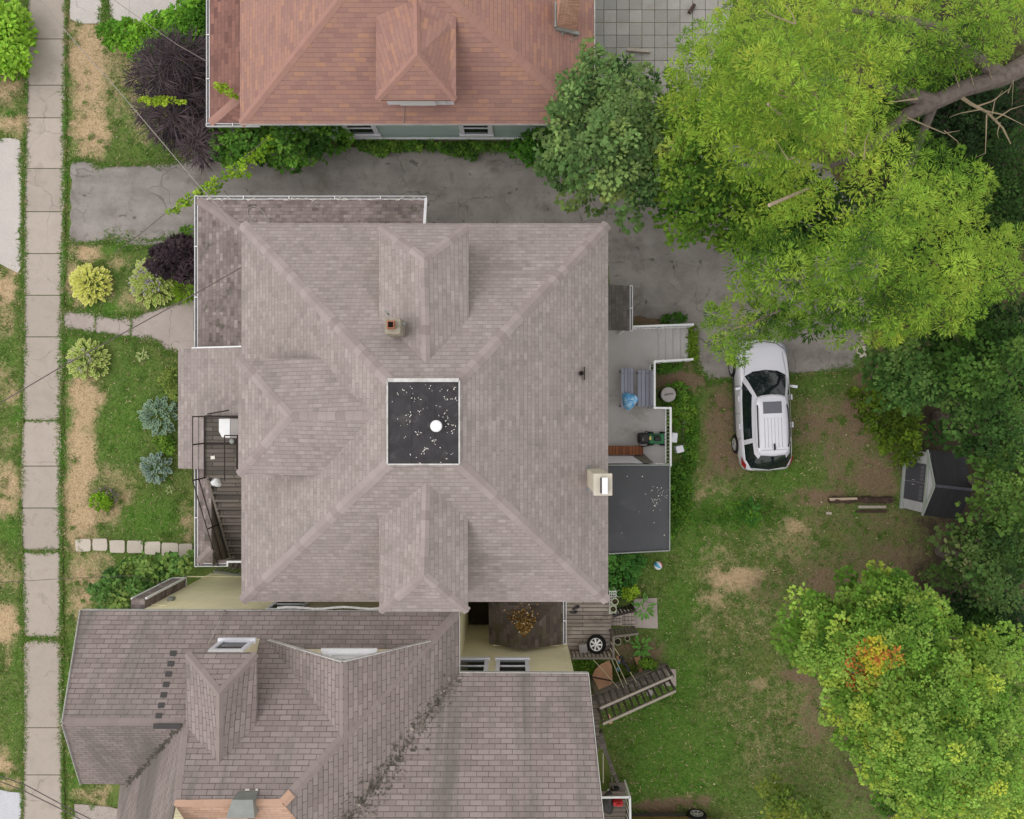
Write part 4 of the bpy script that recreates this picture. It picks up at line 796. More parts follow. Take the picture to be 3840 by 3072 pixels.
# grey stair with open treads behind the porch corner
gs = empty('outside_stair', P(880, 2140, 0), 'grey open-tread stair beside the yellow wall under the eave', 'staircase')
mb = MB(); a, b = P(802, 2142, 2.2), P(1010, 2172, 1.2); mb.bar(a, b, .07, .12); mb.build('handrail', M['zinc'], gs)
for i in range(11):
    f = i / 11; p = a.lerp(b, f); mb = MB(); mb.bar(p + Vector((.05, .02, -.75)), p + Vector((.22, .5, -.75)), .2, .04); mb.build('tread', M['wood_grey'], gs)
mb = MB()
for i in range(11): p = a.lerp(b, i / 11); mb.bar(p - UPV * .05, p - UPV * .85 + Vector((.05, .05, 0)), .03, .03)
mb.build('baluster', M['zinc'], gs)
mb = MB(); mb.slab([P(858, 2112, 1.2), P(858, 2134, 1.2), P(960, 2134, 1.2), P(960, 2112, 1.2)], .1); mb.build('landing', M['wood_grey'], gs)
# ------------------------------------------------------------------ the red-roofed house (top)
red = empty('house', (-3, 12, 0), 'house with red-brown shingled hip roof and grey-green walls, at the top', 'house')
zr = 3.5
rSW, rSE = P(900, 466, zr), P(2228, 466, zr); apx = Vector((-3.6, 13.15, 7.0)); yN = 2 * apx.y - rSW.y
rNW, rNE = Vector((rSW.x, yN, zr)), Vector((rSE.x, yN, zr))
qS, qW, qE = plane(rSW, rSE, apx), plane(rNW, rSW, apx), plane(rSE, rNE, apx)
mb = MB()
for a, b in ((rSW, rSE), (rSE, rNE), (rNE, rNW), (rNW, rSW)): mb.slab([a, b, apx], .12)
mb.build('roof', M['shingle_red'], red)
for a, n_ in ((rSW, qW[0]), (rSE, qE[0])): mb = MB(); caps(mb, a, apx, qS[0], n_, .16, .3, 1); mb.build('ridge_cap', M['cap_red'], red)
mb = MB(); yw = P(0, 524, 0).y; mb.prism([(rSW.x + .4, yw), (rSE.x - .35, yw), (rSE.x - .35, yN - .7), (rSW.x + .4, yN - .7)], -.1, zr + .1); mb.build('wall', M['green_siding'], red)
mb = MB(); mb.box(((rSW.x + rSE.x) / 2, yw - .02, .16), (rSE.x - rSW.x - .8, .06, .12)); mb.build('skirt_board', M['white'], red)
mb = MB(); mb.bar(rSW + Vector((0, -.006, -.04)), rSE + Vector((0, -.006, -.04)), .012, .12); mb.bar(rSE + Vector((.015, 0, -.03)), rNE + Vector((.015, 0, -.03)), .03, .12); mb.build('fascia', M['trim_dull'], red)
mb = MB(); mb.slab([Vector((rSW.x + .02, rSW.y + .02, zr - .13)), Vector((rSE.x - .02, rSE.y + .02, zr - .13)), Vector((rSE.x - .02, yN, zr - .13)), Vector((rSW.x + .02, yN, zr - .13))], .03); mb.build('soffit', M['white'], red)
for pxc, z in ((1333, 2.0), (1780, 2.0)):
    c = P(pxc, 496, z); wall_window((c.x, yw, 1.2), (1, 0, 0), (0, 0, 1), (0, -1, 0), .86, 1.15, red, .17)
# lower roof along the street side
po = 2.5; a, b = P(786, 462, po), P(786, -200, po); wi = rSW.x + .4
i0, i1 = Vector((wi, a.y + 1.2, 3.0)), Vector((wi, b.y, 3.0))
c = P(905, 462, po); mb = MB(); mb.slab([a, b, i1, i0][::-1], .1); mb.slab([a, i0, Vector((wi, a.y, po + .12))], .1); pr = mb.build('porch_roof', M['shingle_red_dark'], red)
mb = MB(); caps(mb, a, i0, plane(a, b, i0)[0], Vector((0, -.3, 1)).normalized(), .14, .3, 3); mb.build('porch_ridge_cap', M['cap_red'], pr)
mb = MB(); gutter(mb, a, b, (-1, 0, 0), .12); gutter(mb, a + Vector((-.12, 0, 0)), Vector((wi - .1, a.y, po)), (0, -1, 0), .11); mb.build('gutter', [M['gutter'], M['gutter_in']], pr)
for y in (a.y + .3, a.y + 2.4, a.y + 4.6): mb = MB(); mb.box((a.x + .25, y, po / 2 - .06), (.14, .14, po - .1)); mb.build('porch_post', M['white'], pr)
# dormer
rd, A, B, K, E, ax, rt = hip_dormer('dormer', red, qS, 5.1, 6.15, (1710, 375), (1410, 375), (1565, 205), (1562, -6), (1710, 62), (1410, 62), M['shingle_red'], M['cap_red'], M['win_frame'], 'hipped dormer facing the driveway with a white window', fins=.33)
f = P(1562, 381, 4.75); fy = A.y + .33; mb = MB(); mb.box((f.x, fy - .02, 4.5), (1.72, .06, .9)); mb.build('window_frame', M['win_frame'], rd)
mb = MB(); mb.box((f.x - .02, fy - .09, 4.45), (1.15, .1, .5)); mb.build('window_awning', M['white'], rd)
mb = MB(); mb.tube([R(1515, 388, qS) + UPV * .06, R(1517, 410, qS) + UPV * .03, R(1516, 440, qS) + UPV * .03, R(1513, 464, qS) + UPV * .03], .012, 5); o = mb.build('loose_wire', M['wire_pale']); base_at(o, R(1515, 388, qS)); tag(o, 'short pale wire hanging from the red dormer down to the eave', 'wire')
# chimney
cb, ct = R(2088, 105, qE), 7.1
mb = MB(); x0, x1, y0, y1 = cb.x, cb.x + .62, cb.y, cb.y + .75; mb.box(((x0 + x1) / 2, (y0 + y1) / 2, (ct + 3.3) / 2), (x1 - x0, y1 - y0, ct - 3.3)); c = mb.build('chimney', M['brick'], red)
mb = MB(); mb.box(((x0 + x1) / 2, (y0 + y1) / 2, ct + .04), (x1 - x0 + .06, y1 - y0 + .06, .08)); mb.build('cap', M['mortar'], c)
mb = MB(); z = zon(qE, x0, y0); mb.bar((x0 - .04, y0 - .05, z + .06), (x1 + .1, y0 - .05, zon(qE, x1, y0) + .06), .1, .1); mb.bar((x0 - .05, y0 - .05, z + .1), (x0 - .05, y1, z + .1), .06, .14); mb.build('flashing', M['zinc'], c)
mb = MB(); r = random.Random(3)
for k in range(7): p = Vector((x0 + r.uniform(0, .75), y0 - r.uniform(.05, .3), 0)); p.z = zon(qE, p.x, p.y) + .03; L = r.uniform(.02, .07); a = r.uniform(0, pi); d = Vector((cos(a) * L, sin(a) * L, 0)); mb.bar(p - d, p + d, .03, .02)
mb.build('scrap', M['zinc'], c)

# ------------------------------------------------------------------ the yellow house with the brown-grey tab roof (bottom)
yel = empty('house', (-5, -9, 0), 'pale yellow house with brown-grey gabled and valleyed tab roof, at the bottom', 'house')
ZY = 5.3
n0 = P(1000, 2290, ZY); slopeN = .80
def plane_dir(p, gx, gy):                     # plane through p rising by gx, gy per metre
    n = Vector((-gx, -gy, 1)).normalized(); return n, n.dot(p)
yN_ = plane_dir(n0, 0, -slopeN)
c0 = P(1720, 2293, ZY); yE_ = plane_dir(c0, -.76, 0)
bE = P(1725, 2526, ZY); yB_ = plane_dir(bE, 0, -.66)
def meet3(a, b, c):
    m = Matrix((a[0], b[0], c[0])); return m.inverted() @ Vector((a[1], b[1], c[1]))
def X2(a, b, px=None, py=None):               # point of the line where roof planes a, b meet, seen at column px or row py
    n = Vector((1, 0, 0)); o = Vector((0, 0, H))
    # sight plane through the camera
    if px is not None: n = Vector((1, 0, (px - 1920) / 2800)).normalized()
    else: n = Vector((0, 1, -(py - 1536) / 2800)).normalized()
    return meet3(a, b, (n, n.dot(o)))
# left gable: ridge at row 2712
G_r = R(236, 2712, yN_); G_e = R(304, 2290, yN_)
G_r2 = R(700, 2712, yN_)
yGs = plane_dir(G_r, 0, .95)                  # its south slope
gS = R(305, 2940, yGs)
# west-facing slope C left of column ~690..655, under the main ridge
cTop = R(690, 2712, yN_); cR = R(655, 3016, yN_)
ridge_y = R(655, 3016, yN_)                   # main ridge row
v1 = R(480, 2942, yGs)                        # foot of the valley between the gable's south slope and C
yC_ = plane(cTop, cR, v1)
# north slope: one big face with the left gable, running up to the main ridge
hipEnd = X2(yN_, yE_, py=3012)
nePts = [R(304, 2290, yN_), G_r, cTop, cR, hipEnd, c0]
mb = MB(); mb.slab([Vector(p) for p in [G_e, G_r, cTop, cR, hipEnd, c0]], .12)
# gable south slope down to its eave, cut by the valley
v0 = cTop
mb.slab([G_r, gS, v1, cTop], .12)
cB0 = R(450, 2946, yC_); ySo = cR.y - (cR.z - ZY) / .8; cB1 = R(446, 3160, yC_); cB1 = on(yC_, cB1.x, ySo); cB2 = on(yC_, cR.x - .1, ySo)
mb.slab([cTop, v1, cB0, cB1, cB2, cR], .12)
# east slope, from the hip to the valley with the back wing
val0 = X2(yE_, yB_, px=1722); val1 = X2(yE_, yB_, py=3200)
hip2 = R(1050, 3110, yE_)
c1 = Vector((c0.x, R(1720, 2548, yE_).y, c0.z)); c1 = Vector((c0.x, bE.y + .0, zon(yE_, c0.x, bE.y)))
mb.slab([c0, hipEnd, val1, val0], .12)
# back wing
bNE = P(2205, 2526, ZY); bSE = R(2262, 3080, yB_); bSE2 = R(2275, 3200, yB_)
mb.slab([bNE, val0, val1, bSE2], .12)
yBs = bSE2.y - (bSE2.z - ZY) / .66; mb.slab([val1, Vector((val1.x, yBs, ZY)), Vector((bNE.x + .05, yBs, ZY)), bSE2], .12)
ymain = mb.build('roof', M['shingle_tab'], yel)
for a, b, n1, n2 in ((c0, hipEnd, yN_[0], yE_[0]), (G_r, cTop, yN_[0], yGs[0]), (cTop, cR, yN_[0], yC_[0])): mb = MB(); caps(mb, a, b, n1, n2, .15, .3, 1); mb.build('ridge_cap', M['cap_tab'], yel)
# valley litter: dark moss and curled shingle bits
mb = MB(); r = random.Random(9)
for k in range(900):
    f = r.random() ** .85; p = val0.lerp(val1, f); sp_ = .05 + .16 * f * (1 - .3 * f) + .08; q = p + Vector((r.gauss(0, sp_), r.gauss(0, sp_), 0)); q.z = max(zon(yE_, q.x, q.y), zon(yB_, q.x, q.y)) + r.uniform(.005, .03)
    L = r.uniform(.012, .04) if r.random() < .9 else r.uniform(.06, .11); a = r.uniform(0, pi); d = Vector((cos(a), sin(a), r.uniform(-.2, .3))) * L; e = Vector((-sin(a), cos(a), r.uniform(-.2, .2))) * L * r.uniform(.4, .9); mb.poly([q - d - e, q + d - e * .6, q + d * .7 + e, q - d * .8 + e], r.random() ** 1.5)
def m_litter():
    t = NT('valley_litter'); return t.done(t.ramp(t.attr('tone').outputs['Fac'], [(0, rgb(82, 79, 72)), (.5, rgb(108, 102, 95)), (.85, rgb(134, 124, 118)), (1, rgb(164, 155, 147))]), .95, 0, .1)
M['litter'] = m_litter()
tag(mb.build('valley_litter', M['litter'], yel, uv=False), kind='stuff')
mb = MB()
for k in range(160):
    f = r.random(); p = v1.lerp(v0, f); q = p + Vector((r.gauss(0, .05), r.gauss(0, .05), 0)); q.z = max(zon(yGs, q.x, q.y), zon(yC_, q.x, q.y)) + .02
    L = r.uniform(.02, .06); a = r.uniform(0, pi); d = Vector((cos(a), sin(a), 0)) * L; e = Vector((-sin(a), cos(a), .2)) * L * .5; mb.poly([q - d - e, q + d - e, q + d + e, q - d + e], r.random() * .3)
tag(mb.build('valley_moss', M['litter'], yel, uv=False), kind='stuff')
# new orange shingles on the far side of the main ridge
yO_ = plane_dir(cR, 0, .8); mb = MB(); mb.slab([cR + UPV * .012, Vector((cR.x + .02, ySo, ZY)), Vector((val1.x, ySo, ZY)), hipEnd + UPV * .012], .1); mb.slab([hipEnd + UPV * .012, Vector((val1.x, ySo, ZY)), val1 + UPV * .02], .1); oz = mb.build('orange_roof', M['shingle_orange'], yel)
mb = MB(); caps(mb, cR, hipEnd, yN_[0], yO_[0], .12, .25, 6, .035); hh = X2(yN_, yE_, py=2975); caps(mb, hh, hipEnd, yN_[0], yE_[0], .15, .6, 7, .035); mb.build('orange_ridge_cap', M['cap_orange'], oz)
# metal chimney shroud
k = R(915, 2975, yN_); mb = MB(); w = .42
p1, p2 = R(895, 2966, yN_) + UPV * .45, R(970, 2966, yN_) + UPV * .45
q1, q2 = R(858, 3050, yN_), R(978, 3050, yN_)
mb.slab([p1, Vector((p1.x - .22, p1.y - .55, p1.z - .15)), Vector((p2.x, p2.y - .55, p2.z - .15)), p2], .9); cs = mb.build('chimney', M['zinc'], yel); cs['label'] = 'low chimney clad in weathered zinc'
mb = MB(); mb.box((p1.x + .05, p1.y - .75, p1.z - .42), (.55, .42, .5)); mb.build('brick_shaft', M['brick'], cs)
mb = MB(); mb.box((p1.x + .07, p1.y - .76, p1.z - .165), (.4, .3, .02)); mb.build('flue_opening', M['hole_dark'], cs)
mb = MB()
for x in (926, 934, 965): p = R(x, 2958, yN_) + UPV * .05; mb.box(p, (.05, .04, .03))
mb.build('bolt', M['fleck'], cs)
# walls
wy = n0.y - .02
bwx = P(2155, 2526, ZY).x
mb = MB(); zz = ZY - .1
mb.prism([(-11.3, wy), (c0.x - .02, wy), (c0.x - .02, gS.y + .3), (-11.3, gS.y + .3)], -.1, zz - .4); mb.prism([(cB0.x + .5, gS.y + .28), (c0.x - .03, gS.y + .28), (c0.x - .03, ySo + .4), (cB0.x + .5, ySo + .4)], -.1, min(zz, cB0.z - .3, cB1.z - .2))
wB = bE.y - .05
mb.prism([(c0.x - .02, wB), (bwx, wB), (bwx, yBs + .4), (c0.x - .02, yBs + .4)], -.1, zz)
mb.build('wall', M['yellow'], yel)
# gable end walls up to the ridge
mb = MB(); gx = -11.31
mb.poly([(gx, wy, zz - .5), (gx, wy, zon(yN_, gx, wy) - .14), (gx, G_r.y, G_r.z - .15), (gx, gS.y + .3, zon(yGs, gx, gS.y + .3) - .14), (gx, gS.y + .3, zz - .5)]); mb.poly([(-11.3, wy + .002, zz - .5), (c0.x - .02, wy + .002, zz - .5), (c0.x - .02, wy + .002, ZY - .09), (-11.3, wy + .002, ZY - .09)])
mb.poly([(bwx - .01, wB, zz - .2), (bwx - .01, bSE2.y, bSE2.z - .15), (bwx - .01, yBs + .4, zz - .2)]); mb.build('gable_wall', M['yellow'], yel)
for px_ in (1768, 1922):
    c = P(px_, 2493, 4.55); wall_window((c.x, wB, 4.55), (1, 0, 0), (0, 0, 1), (0, 1, 0), .80, 1.15, yel, .13)
c = P(1085, 2272, 4.6); wall_window((c.x, wy, 4.55), (1, 0, 0), (0, 0, 1), (0, 1, 0), .9, 1.1, yel, .1)
mb = MB(); mb.bar(G_e + Vector((0, .02, -.04)), c0 + Vector((0, .02, -.04)), .014, .13); mb.bar(c0 + Vector((.02, 0, -.03)), val0 + Vector((.02, 0, -.03)), .014, .13); mb.bar(val0 + Vector((0, .02, -.03)), bNE + Vector((0, .02, -.03)), .016, .13); mb.bar(G_e + Vector((-.015, 0, -.02)), G_r + Vector((-.015, 0, -.02)), .014, .13); mb.bar(G_r + Vector((-.01, 0, -.02)), gS + Vector((-.01, 0, -.02)), .014, .13); mb.bar(bNE + Vector((.015, 0, -.02)), bSE2 + Vector((.015, 0, -.02)), .016, .13); mb.build('fascia', M['trim_dull'], yel)
mb = MB(); g0, g1 = P(1040, 2283, ZY), P(1460, 2283, ZY); pts = [g0.lerp(g1, i / 12) + Vector((0, .03 + .03 * math.sin(i * 1.1), 0)) for i in range(13)]
for a, b in zip(pts, pts[1:]): mb.bar(a, b, .065, .05)
mb.build('bent_gutter', M['trim_dull'], yel)
# brown shingled upper side porch at the street corner, with meter boxes on the wall
mb = MB(); mb.box((-11.55, wy + .10, 3.5), (.42, .34, 2.9)); bp = mb.build('side_porch', M['shingle_porch'], yel); bp['label'] = 'narrow brown-shingled side porch at the street corner'
mb = MB(); mb.bar((-11.77, wy + .28, 2.1), (-11.77, wy + .28, 4.9), .05, .05); mb.bar((-11.32, wy + .29, 2.1), (-11.32, wy + .29, 4.9), .06, .06); mb.box((-11.55, wy + .10, 2.02), (.46, .38, .06)); mb.build('corner_trim', M['white'], bp)
for (px_, py_, z, w, h, d) in ((612, 2212, 2.9, .22, .30, .12), (600, 2238, 3.7, .2, .26, .1), (642, 2248, 4.0, .18, .24, .1), (686, 2152, .9, .2, .2, .1)):
    p = P(px_, py_, z); mb = MB(); mb.box((p.x, wy + d / 2, z), (w, d, h), 0, None, .02); mb.build('meter_box', M['zinc'], yel)
mb = MB(); p = P(612, 2195, 2.4); mb.box((p.x + .05, wy + .12, 2.35), (.34, .22, .4)); mb.build('pipe_box', M['bin_dark'], yel)
mb = MB(); mb.tube([(P(700, 2146, .7).x, wy + .04, .75), (-9.6, wy + .04, .85)], .02, 5); mb.tube([(-10.9, wy + .03, 4.2), (-10.6, wy + .03, 4.5), (-10.75, wy + .03, 4.8), (-11.3, wy + .03, 4.6)], .012, 5); mb.build('wall_pipe', M['yellow'], yel)
# small hipped dormer with a white window
dd, A, B, K, E, ax, rt = hip_dormer('dormer', yel, yN_, 7.4, 8.2, (962, 2450), (697, 2450), (822, 2602), (822, 2862), (962, 2716), (697, 2724), M['shingle_tab'], M['cap_tab'], M['yellow'], 'small hipped dormer with a white window, nearer the street', ins=.44, fins=.08)
f = (A + B) / 2; fy = f.y - .05; mb = MB(); mb.box((f.x, fy, 7.02), (.98, .08, .12)); mb.box((f.x - .44, fy, 6.6), (.12, .08, .72)); mb.box((f.x + .44, fy, 6.6), (.12, .08, .72)); mb.box((f.x, fy + .03, 6.2), (1.1, .16, .1)); wf = mb.build('window', M['win_frame'], dd)
mb = MB(); mb.box((f.x, fy - .03, 6.6), (.76, .04, .74)); mb.build('pane', M['glass'], wf)
# wide gable straddling the hip
ga = P(1285, 2486, 8.0); gl, gr = R(1006, 2404, yN_), X2(yN_, yE_, px=1612)
gl.z = zon(yN_, gl.x, gl.y)
ga = R(1285, 2486, yE_); end = X2(yN_, yE_, px=1287)
end = Vector((ga.x, 0, 0)); end.y = (yN_[1] - yN_[0].x * ga.x - yN_[0].z * ga.z) / yN_[0].y; end.z = ga.z
pl_ = plane(gl, ga, end)
mb = MB(); mb.slab([gl, ga, end], .1)
E2 = on(yE_, ga.x, end.y)
mb.slab([ga + UPV * .006, gr + UPV * .006, end + UPV * .006], .1); wg = mb.build('gable', M['shingle_tab'], yel); wg['label'] = 'wide gable with white raked trim and a white window'
mb = MB(); caps(mb, ga, end, pl_[0], yE_[0], .14, .3, 4); mb.build('gable_ridge_cap', M['cap_tab'], wg)
mb = MB(); o_ = Vector((0, .03, -.03)); mb.bar(gl + o_, ga + o_, .022, .12); mb.bar(ga + o_, gr + o_, .022, .12); mb.build('rake_trim', M['trim_dull'], wg)
mb = MB(); y_ = ga.y - .12; mb.poly([(gl.x + .25, y_, gl.z - .3), (gr.x - .1, y_, gr.z - .5), (gr.x - .3, y_, gr.z), (ga.x, y_, ga.z - .12), (gl.x + .4, y_, gl.z + .1)]); mb.build('gable_wall', M['yellow'], wg)
wx_ = P(1300, 2450, 7.0).x; mb = MB(); mb.box((wx_, y_ + .14, 6.66), (1.6, .16, .08)); mb.box((wx_, y_ + .06, 6.76), (1.5, .08, .12)); mb.box((wx_, y_ + .06, 7.0), (1.0, .06, .08)); mb.box((wx_ - .5, y_ + .05, 6.9), (.1, .06, .16)); mb.box((wx_ + .5, y_ + .05, 6.9), (.1, .06, .16)); w_ = mb.build('window', M['white'], wg)
mb = MB(); mb.box((wx_, y_ + .03, 6.90), (.9, .03, .16)); mb.build('pane', M['glass'], w_)
# patched flashing squares and a flat metal strip beside the small dormer
for i in range(7):
    mb = MB(); y = 2450 + i * 39; x = 652 - i * 9; q = [R(x - 12, y - 10, yN_), R(x + 11, y - 10, yN_), R(x + 8, y + 9, yN_), R(x - 15, y + 9, yN_)]; mb.slab([p + UPV * .02 for p in q][::-1], .02); mb.build('flashing', M['bin_dark'], yel)
q = [R(580, 2710, yN_), R(684, 2710, yN_), R(684, 2728, yN_) , R(580, 2728, yN_)]; mb = MB(); mb.slab([p + UPV * .09 for p in q][::-1], .03)
mb.build('flashing', M['bin_dark'], yel)
mb = MB(); mb.tube([P(843, 2288, ZY + .02), P(825, 2330, 5.75), R(786, 2412, yN_) + UPV * .1], .018, 5); o = mb.build('dormer_wire', M['wire_pale'], yel)

# low mossy porch roof between the two houses, with a heap of leaves
zp, zq = 2.7, 3.35
a0, a1, a2, a3 = P(1832, 2240, zp), P(2112, 2240, zp), P(2112, 2416, zp), P(1834, 2414, zp); k0, k1 = P(1965, 2384, zq - .12), P(1965, 2437, zq)
mb = MB(); k0 = Vector((k0.x, k0.y, zq)); mb.slab([a3, k1, k0, a0], .08); mb.slab([a2, a1, k0, k1], .08); mb.slab([a0, k0, a1], .08); lp = mb.build('porch_roof', M['shingle_old'], yel); lp['label'] = 'low mossy hipped porch roof full of brown leaves'
mb = MB(); gutter(mb, a1, a2, (1, 0, 0), .11); mb.build('gutter', [M['gutter'], M['gutter_in']], lp)
pt_ = plane(a0, k0, a1); mb = MB(); r = random.Random(12)
for k in range(700):
    u, v = r.gauss(1962, 34), 2385 - abs(r.gauss(0, 52)); 
    if abs(u - 1965) > (2392 - v) * .75: continue
    p = R(u, v, pt_) + UPV * r.uniform(.01, .07); L = r.uniform(.02, .05); a = r.uniform(0, 6.3); d = Vector((cos(a), sin(a), r.uniform(-.4, .4))) * L; e = Vector((-sin(a), cos(a), r.uniform(-.4, .4))) * L * .7; mb.poly([p - d, p - e, p + d, p + e], r.random())
def m_dead():
    t = NT('dead_leaves'); return t.done(t.ramp(t.attr('tone').outputs['Fac'], [(0, rgb(70, 52, 28)), (.5, rgb(112, 82, 36)), (.9, rgb(146, 116, 62)), (1, rgb(214, 200, 170))]), .9, 0, .15)
M['dead'] = m_dead(); tag(mb.build('leaf_litter', M['dead'], lp, uv=False), kind='stuff')
mb = MB(); mb.box(((a0.x + a1.x) / 2, (a2.y + wB) / 2 + .35, 1.25), (a1.x - a0.x - .3, abs(a2.y - wB) + 1.2, 2.5)); mb.build('porch_wall', M['yellow'], lp)
# ------------------------------------------------------------------ east deck of the taupe house
zd = .75
dk_ = empty('deck', P(2400, 1480, 0), 'grey painted back deck with white railings and broad steps', 'deck')
pts = [(2270, 1228), (2466, 1224), (2466, 1352), (2440, 1360), (2440, 1526), (2497, 1528), (2497, 1742), (2270, 1742)]
mb = MB(); mb.slab([P(x, y, zd) for x, y in pts][::-1], .18); mb.build('floor', M['deckpaint'], dk_)
for i, (x0, x1, z) in enumerate(((2466, 2494, .60), (2494, 2522, .45), (2522, 2550, .30), (2548, 2581, .15))):
    mb = MB(); mb.slab([P(x0 - 3, 1351, z), P(x1, 1350, z), P(x1, 1219, z), P(x0 - 3, 1222, z)], .15); so = mb.build('step', M['deckpaint'], dk_); mb = MB(); mb.bar(P(x0 - 1, 1349, z) + UPV * .002, P(x0 - 1, 1224, z) + UPV * .002, .018, .01); mb.build('step_shade_line', M['bin_dark'], so)  # dark strip painted in for the shade line along each step
PK = 0
def balustrade(a, b, parent, mat, h=.95, gap=.12, name='railing', pr=.045, za=None, zb=None, bal=.022):
    """railing from a to b (floor points), balusters and two rails in one part"""
    a, b = Vector(a), Vector(b); global PK; PK += 1; mb = MB(); u = UPV * h; n = max(2, int((b - a).length / gap))
    mb.bar(a + u, b + u, .07, .045); mb.bar(a + UPV * .1, b + UPV * .1, .04, .05)
    for i in range(n + 1): p = a.lerp(b, i / n); mb.bar(p + UPV * .1, p + u - UPV * .02, bal, bal)
    for p in (a, b): q_ = pr * (1.5 + .06 * (PK % 7)); mb.bar(p, p + u + UPV * (.03 + .004 * (PK % 7)), q_, q_)
    return mb.build(name, mat, parent)
f = lambda x, y, z=zd: P(x, y, z)
balustrade(f(2362, 1236), f(2466, 1232), dk_, M['white']); balustrade(f(2466, 1232), f(2575, 1228, .1), dk_, M['white'])
balustrade(f(2440, 1362), f(2466, 1360), dk_, M['white']); balustrade(f(2466, 1360), f(2572, 1354, .1), dk_, M['white'])
balustrade(f(2436, 1364), f(2436, 1530), dk_, M['white']); balustrade(f(2436, 1530), f(2490, 1531), dk_, M['white']); balustrade(f(2494, 1531), f(2494, 1738), dk_, M['white']); balustrade(f(2494, 1738), f(2424, 1738), dk_, M['white'])
# picnic table and bench on the deck
def plank_top(mb, x0, x1, y0, y1, z, n, gap=.012):
    a, b = P(x0, y1, z), P(x1, y0, z); w = (b.x - a.x) / n
    for i in range(n): mb.box((a.x + w * (i + .5), (a.y + b.y) / 2, z - .02), (w - gap, b.y - a.y, .04))
tb = empty('table', P(2352, 1458, zd), 'blue-grey slatted table with a blue bag on its end', 'table')
mb = MB(); plank_top(mb, 2329, 2377, 1381, 1533, 1.42, 4); mb.build('table_top', M['table_grey'], tb)
for x in (2336, 2370):
    for y in (1390, 1524): p = P(x, y, 1.4); mb = MB(); mb.box((p.x, p.y, (1.38 + zd) / 2), (.07, .07, 1.38 - zd)); mb.build('leg', M['table_grey'], tb)
bn = empty('bench', P(2422, 1458, zd), 'blue-grey slatted bench against the white railing', 'bench')
mb = MB(); plank_top(mb, 2391, 2434, 1388, 1524, 1.22, 3); mb.build('seat', M['table_grey'], bn)
mb = MB(); plank_top(mb, 2436, 2452, 1390, 1524, 1.30, 1); mb.build('backrest', M['table_grey'], bn)
for x in (2397, 2432):
    for y in (1396, 1516): p = P(x, y, 1.2); mb = MB(); mb.box((p.x, p.y, (1.18 + zd) / 2), (.07, .07, 1.18 - zd)); mb.build('leg', M['table_grey'], bn)
p = P(2361, 1503, 1.42); o = bagblob('garbage_bag', p, (.27, .30, .22), M['bag'], 7, 18, 10); tag(o, 'crumpled blue plastic bag lying on the slatted table', 'bag')
# lidded bin outside the railing
bi = empty('garbage_bin', P(2507, 1482, 0), 'round grey lidded garbage bin outside the white railing', 'garbage bin')
c = P(2507, 1480, 1.0); c0_ = Vector((c.x, c.y, 0)); mb = MB(); mb.lathe([(.19, 0), (.25, .9), (.255, .95)], c0_, 28); mb.build('bin_body', M['bin_dark'], bi)
mb = MB(); mb.lathe([(.268, .94), (.27, .985), (.25, 1.005), (.12, 1.03), (.02, 1.035)], c0_, 32); mb.build('lid', M['bin'], bi)
mb = MB(); mb.tube([c0_ + Vector((-.15, -.02, 1.02)), c0_ + Vector((-.12, -.01, 1.075)), c0_ + Vector((0, .02, 1.08)), c0_ + Vector((.12, .03, 1.075)), c0_ + Vector((.16, .02, 1.02))], .014, 6); mb.build('lid_handle', M['bin_dark'], bi)
# lawn mower
lm = empty('lawn_mower', P(2440, 1648, zd), 'green lawn mower with black motor cover and yellow sticker on the deck', 'lawn mower')
q = P(2463, 1646, zd + .3); mb = MB(); mb.box((q.x, q.y, zd + .20), (.56, .38, .16), 0, None, .05); mb.build('mower_deck', M['mower_green'], lm)
mb = MB(); mb.box((q.x + .02, q.y, zd + .34), (.24, .15, .14), 0, None, .04); mb.box((q.x - .02, q.y + .12, zd + .31), (.3, .05, .06), 0, None, .02); mb.build('engine', M['black'], lm)
m_ = P(2415, 1644, zd + .5); mb = MB(); mb.box((m_.x, m_.y, zd + .38), (.40, .40, .30), 0, None, .10); mb.build('grass_catcher', M['black'], lm)
mb = MB(); mb.box((m_.x + .235, m_.y + .0, zd + .40), (.10, .13, .02), 0, None, .01); mb.build('sticker', M['mower_yellow'], lm)
mb = MB(); mb.box((m_.x - .04, m_.y, zd + .532), (.03, .16, .004)); mb.build('badge', M['bin'], lm)
for sx, sy in ((-.2, .22), (.24, .22), (-.2, -.22), (.24, -.22)): mb = MB(); mb.lathe([(.10, -.03), (.10, .03)], (q.x + sx, q.y + sy, zd + .10), 18, Matrix.Rotation(pi / 2, 3, 'X')); mb.build('wheel', M['tyre'], lm)
mb = MB(); mb.tube([(q.x - .1, q.y + .2, zd + .3), (m_.x + .05, m_.y + .26, zd + .55), (m_.x - .2, m_.y - .26, zd + .62), (m_.x - .05, m_.y - .3, zd + .55), (q.x - .1, q.y - .2, zd + .3)], .018, 6); mb.build('handlebar', M['black'], lm)
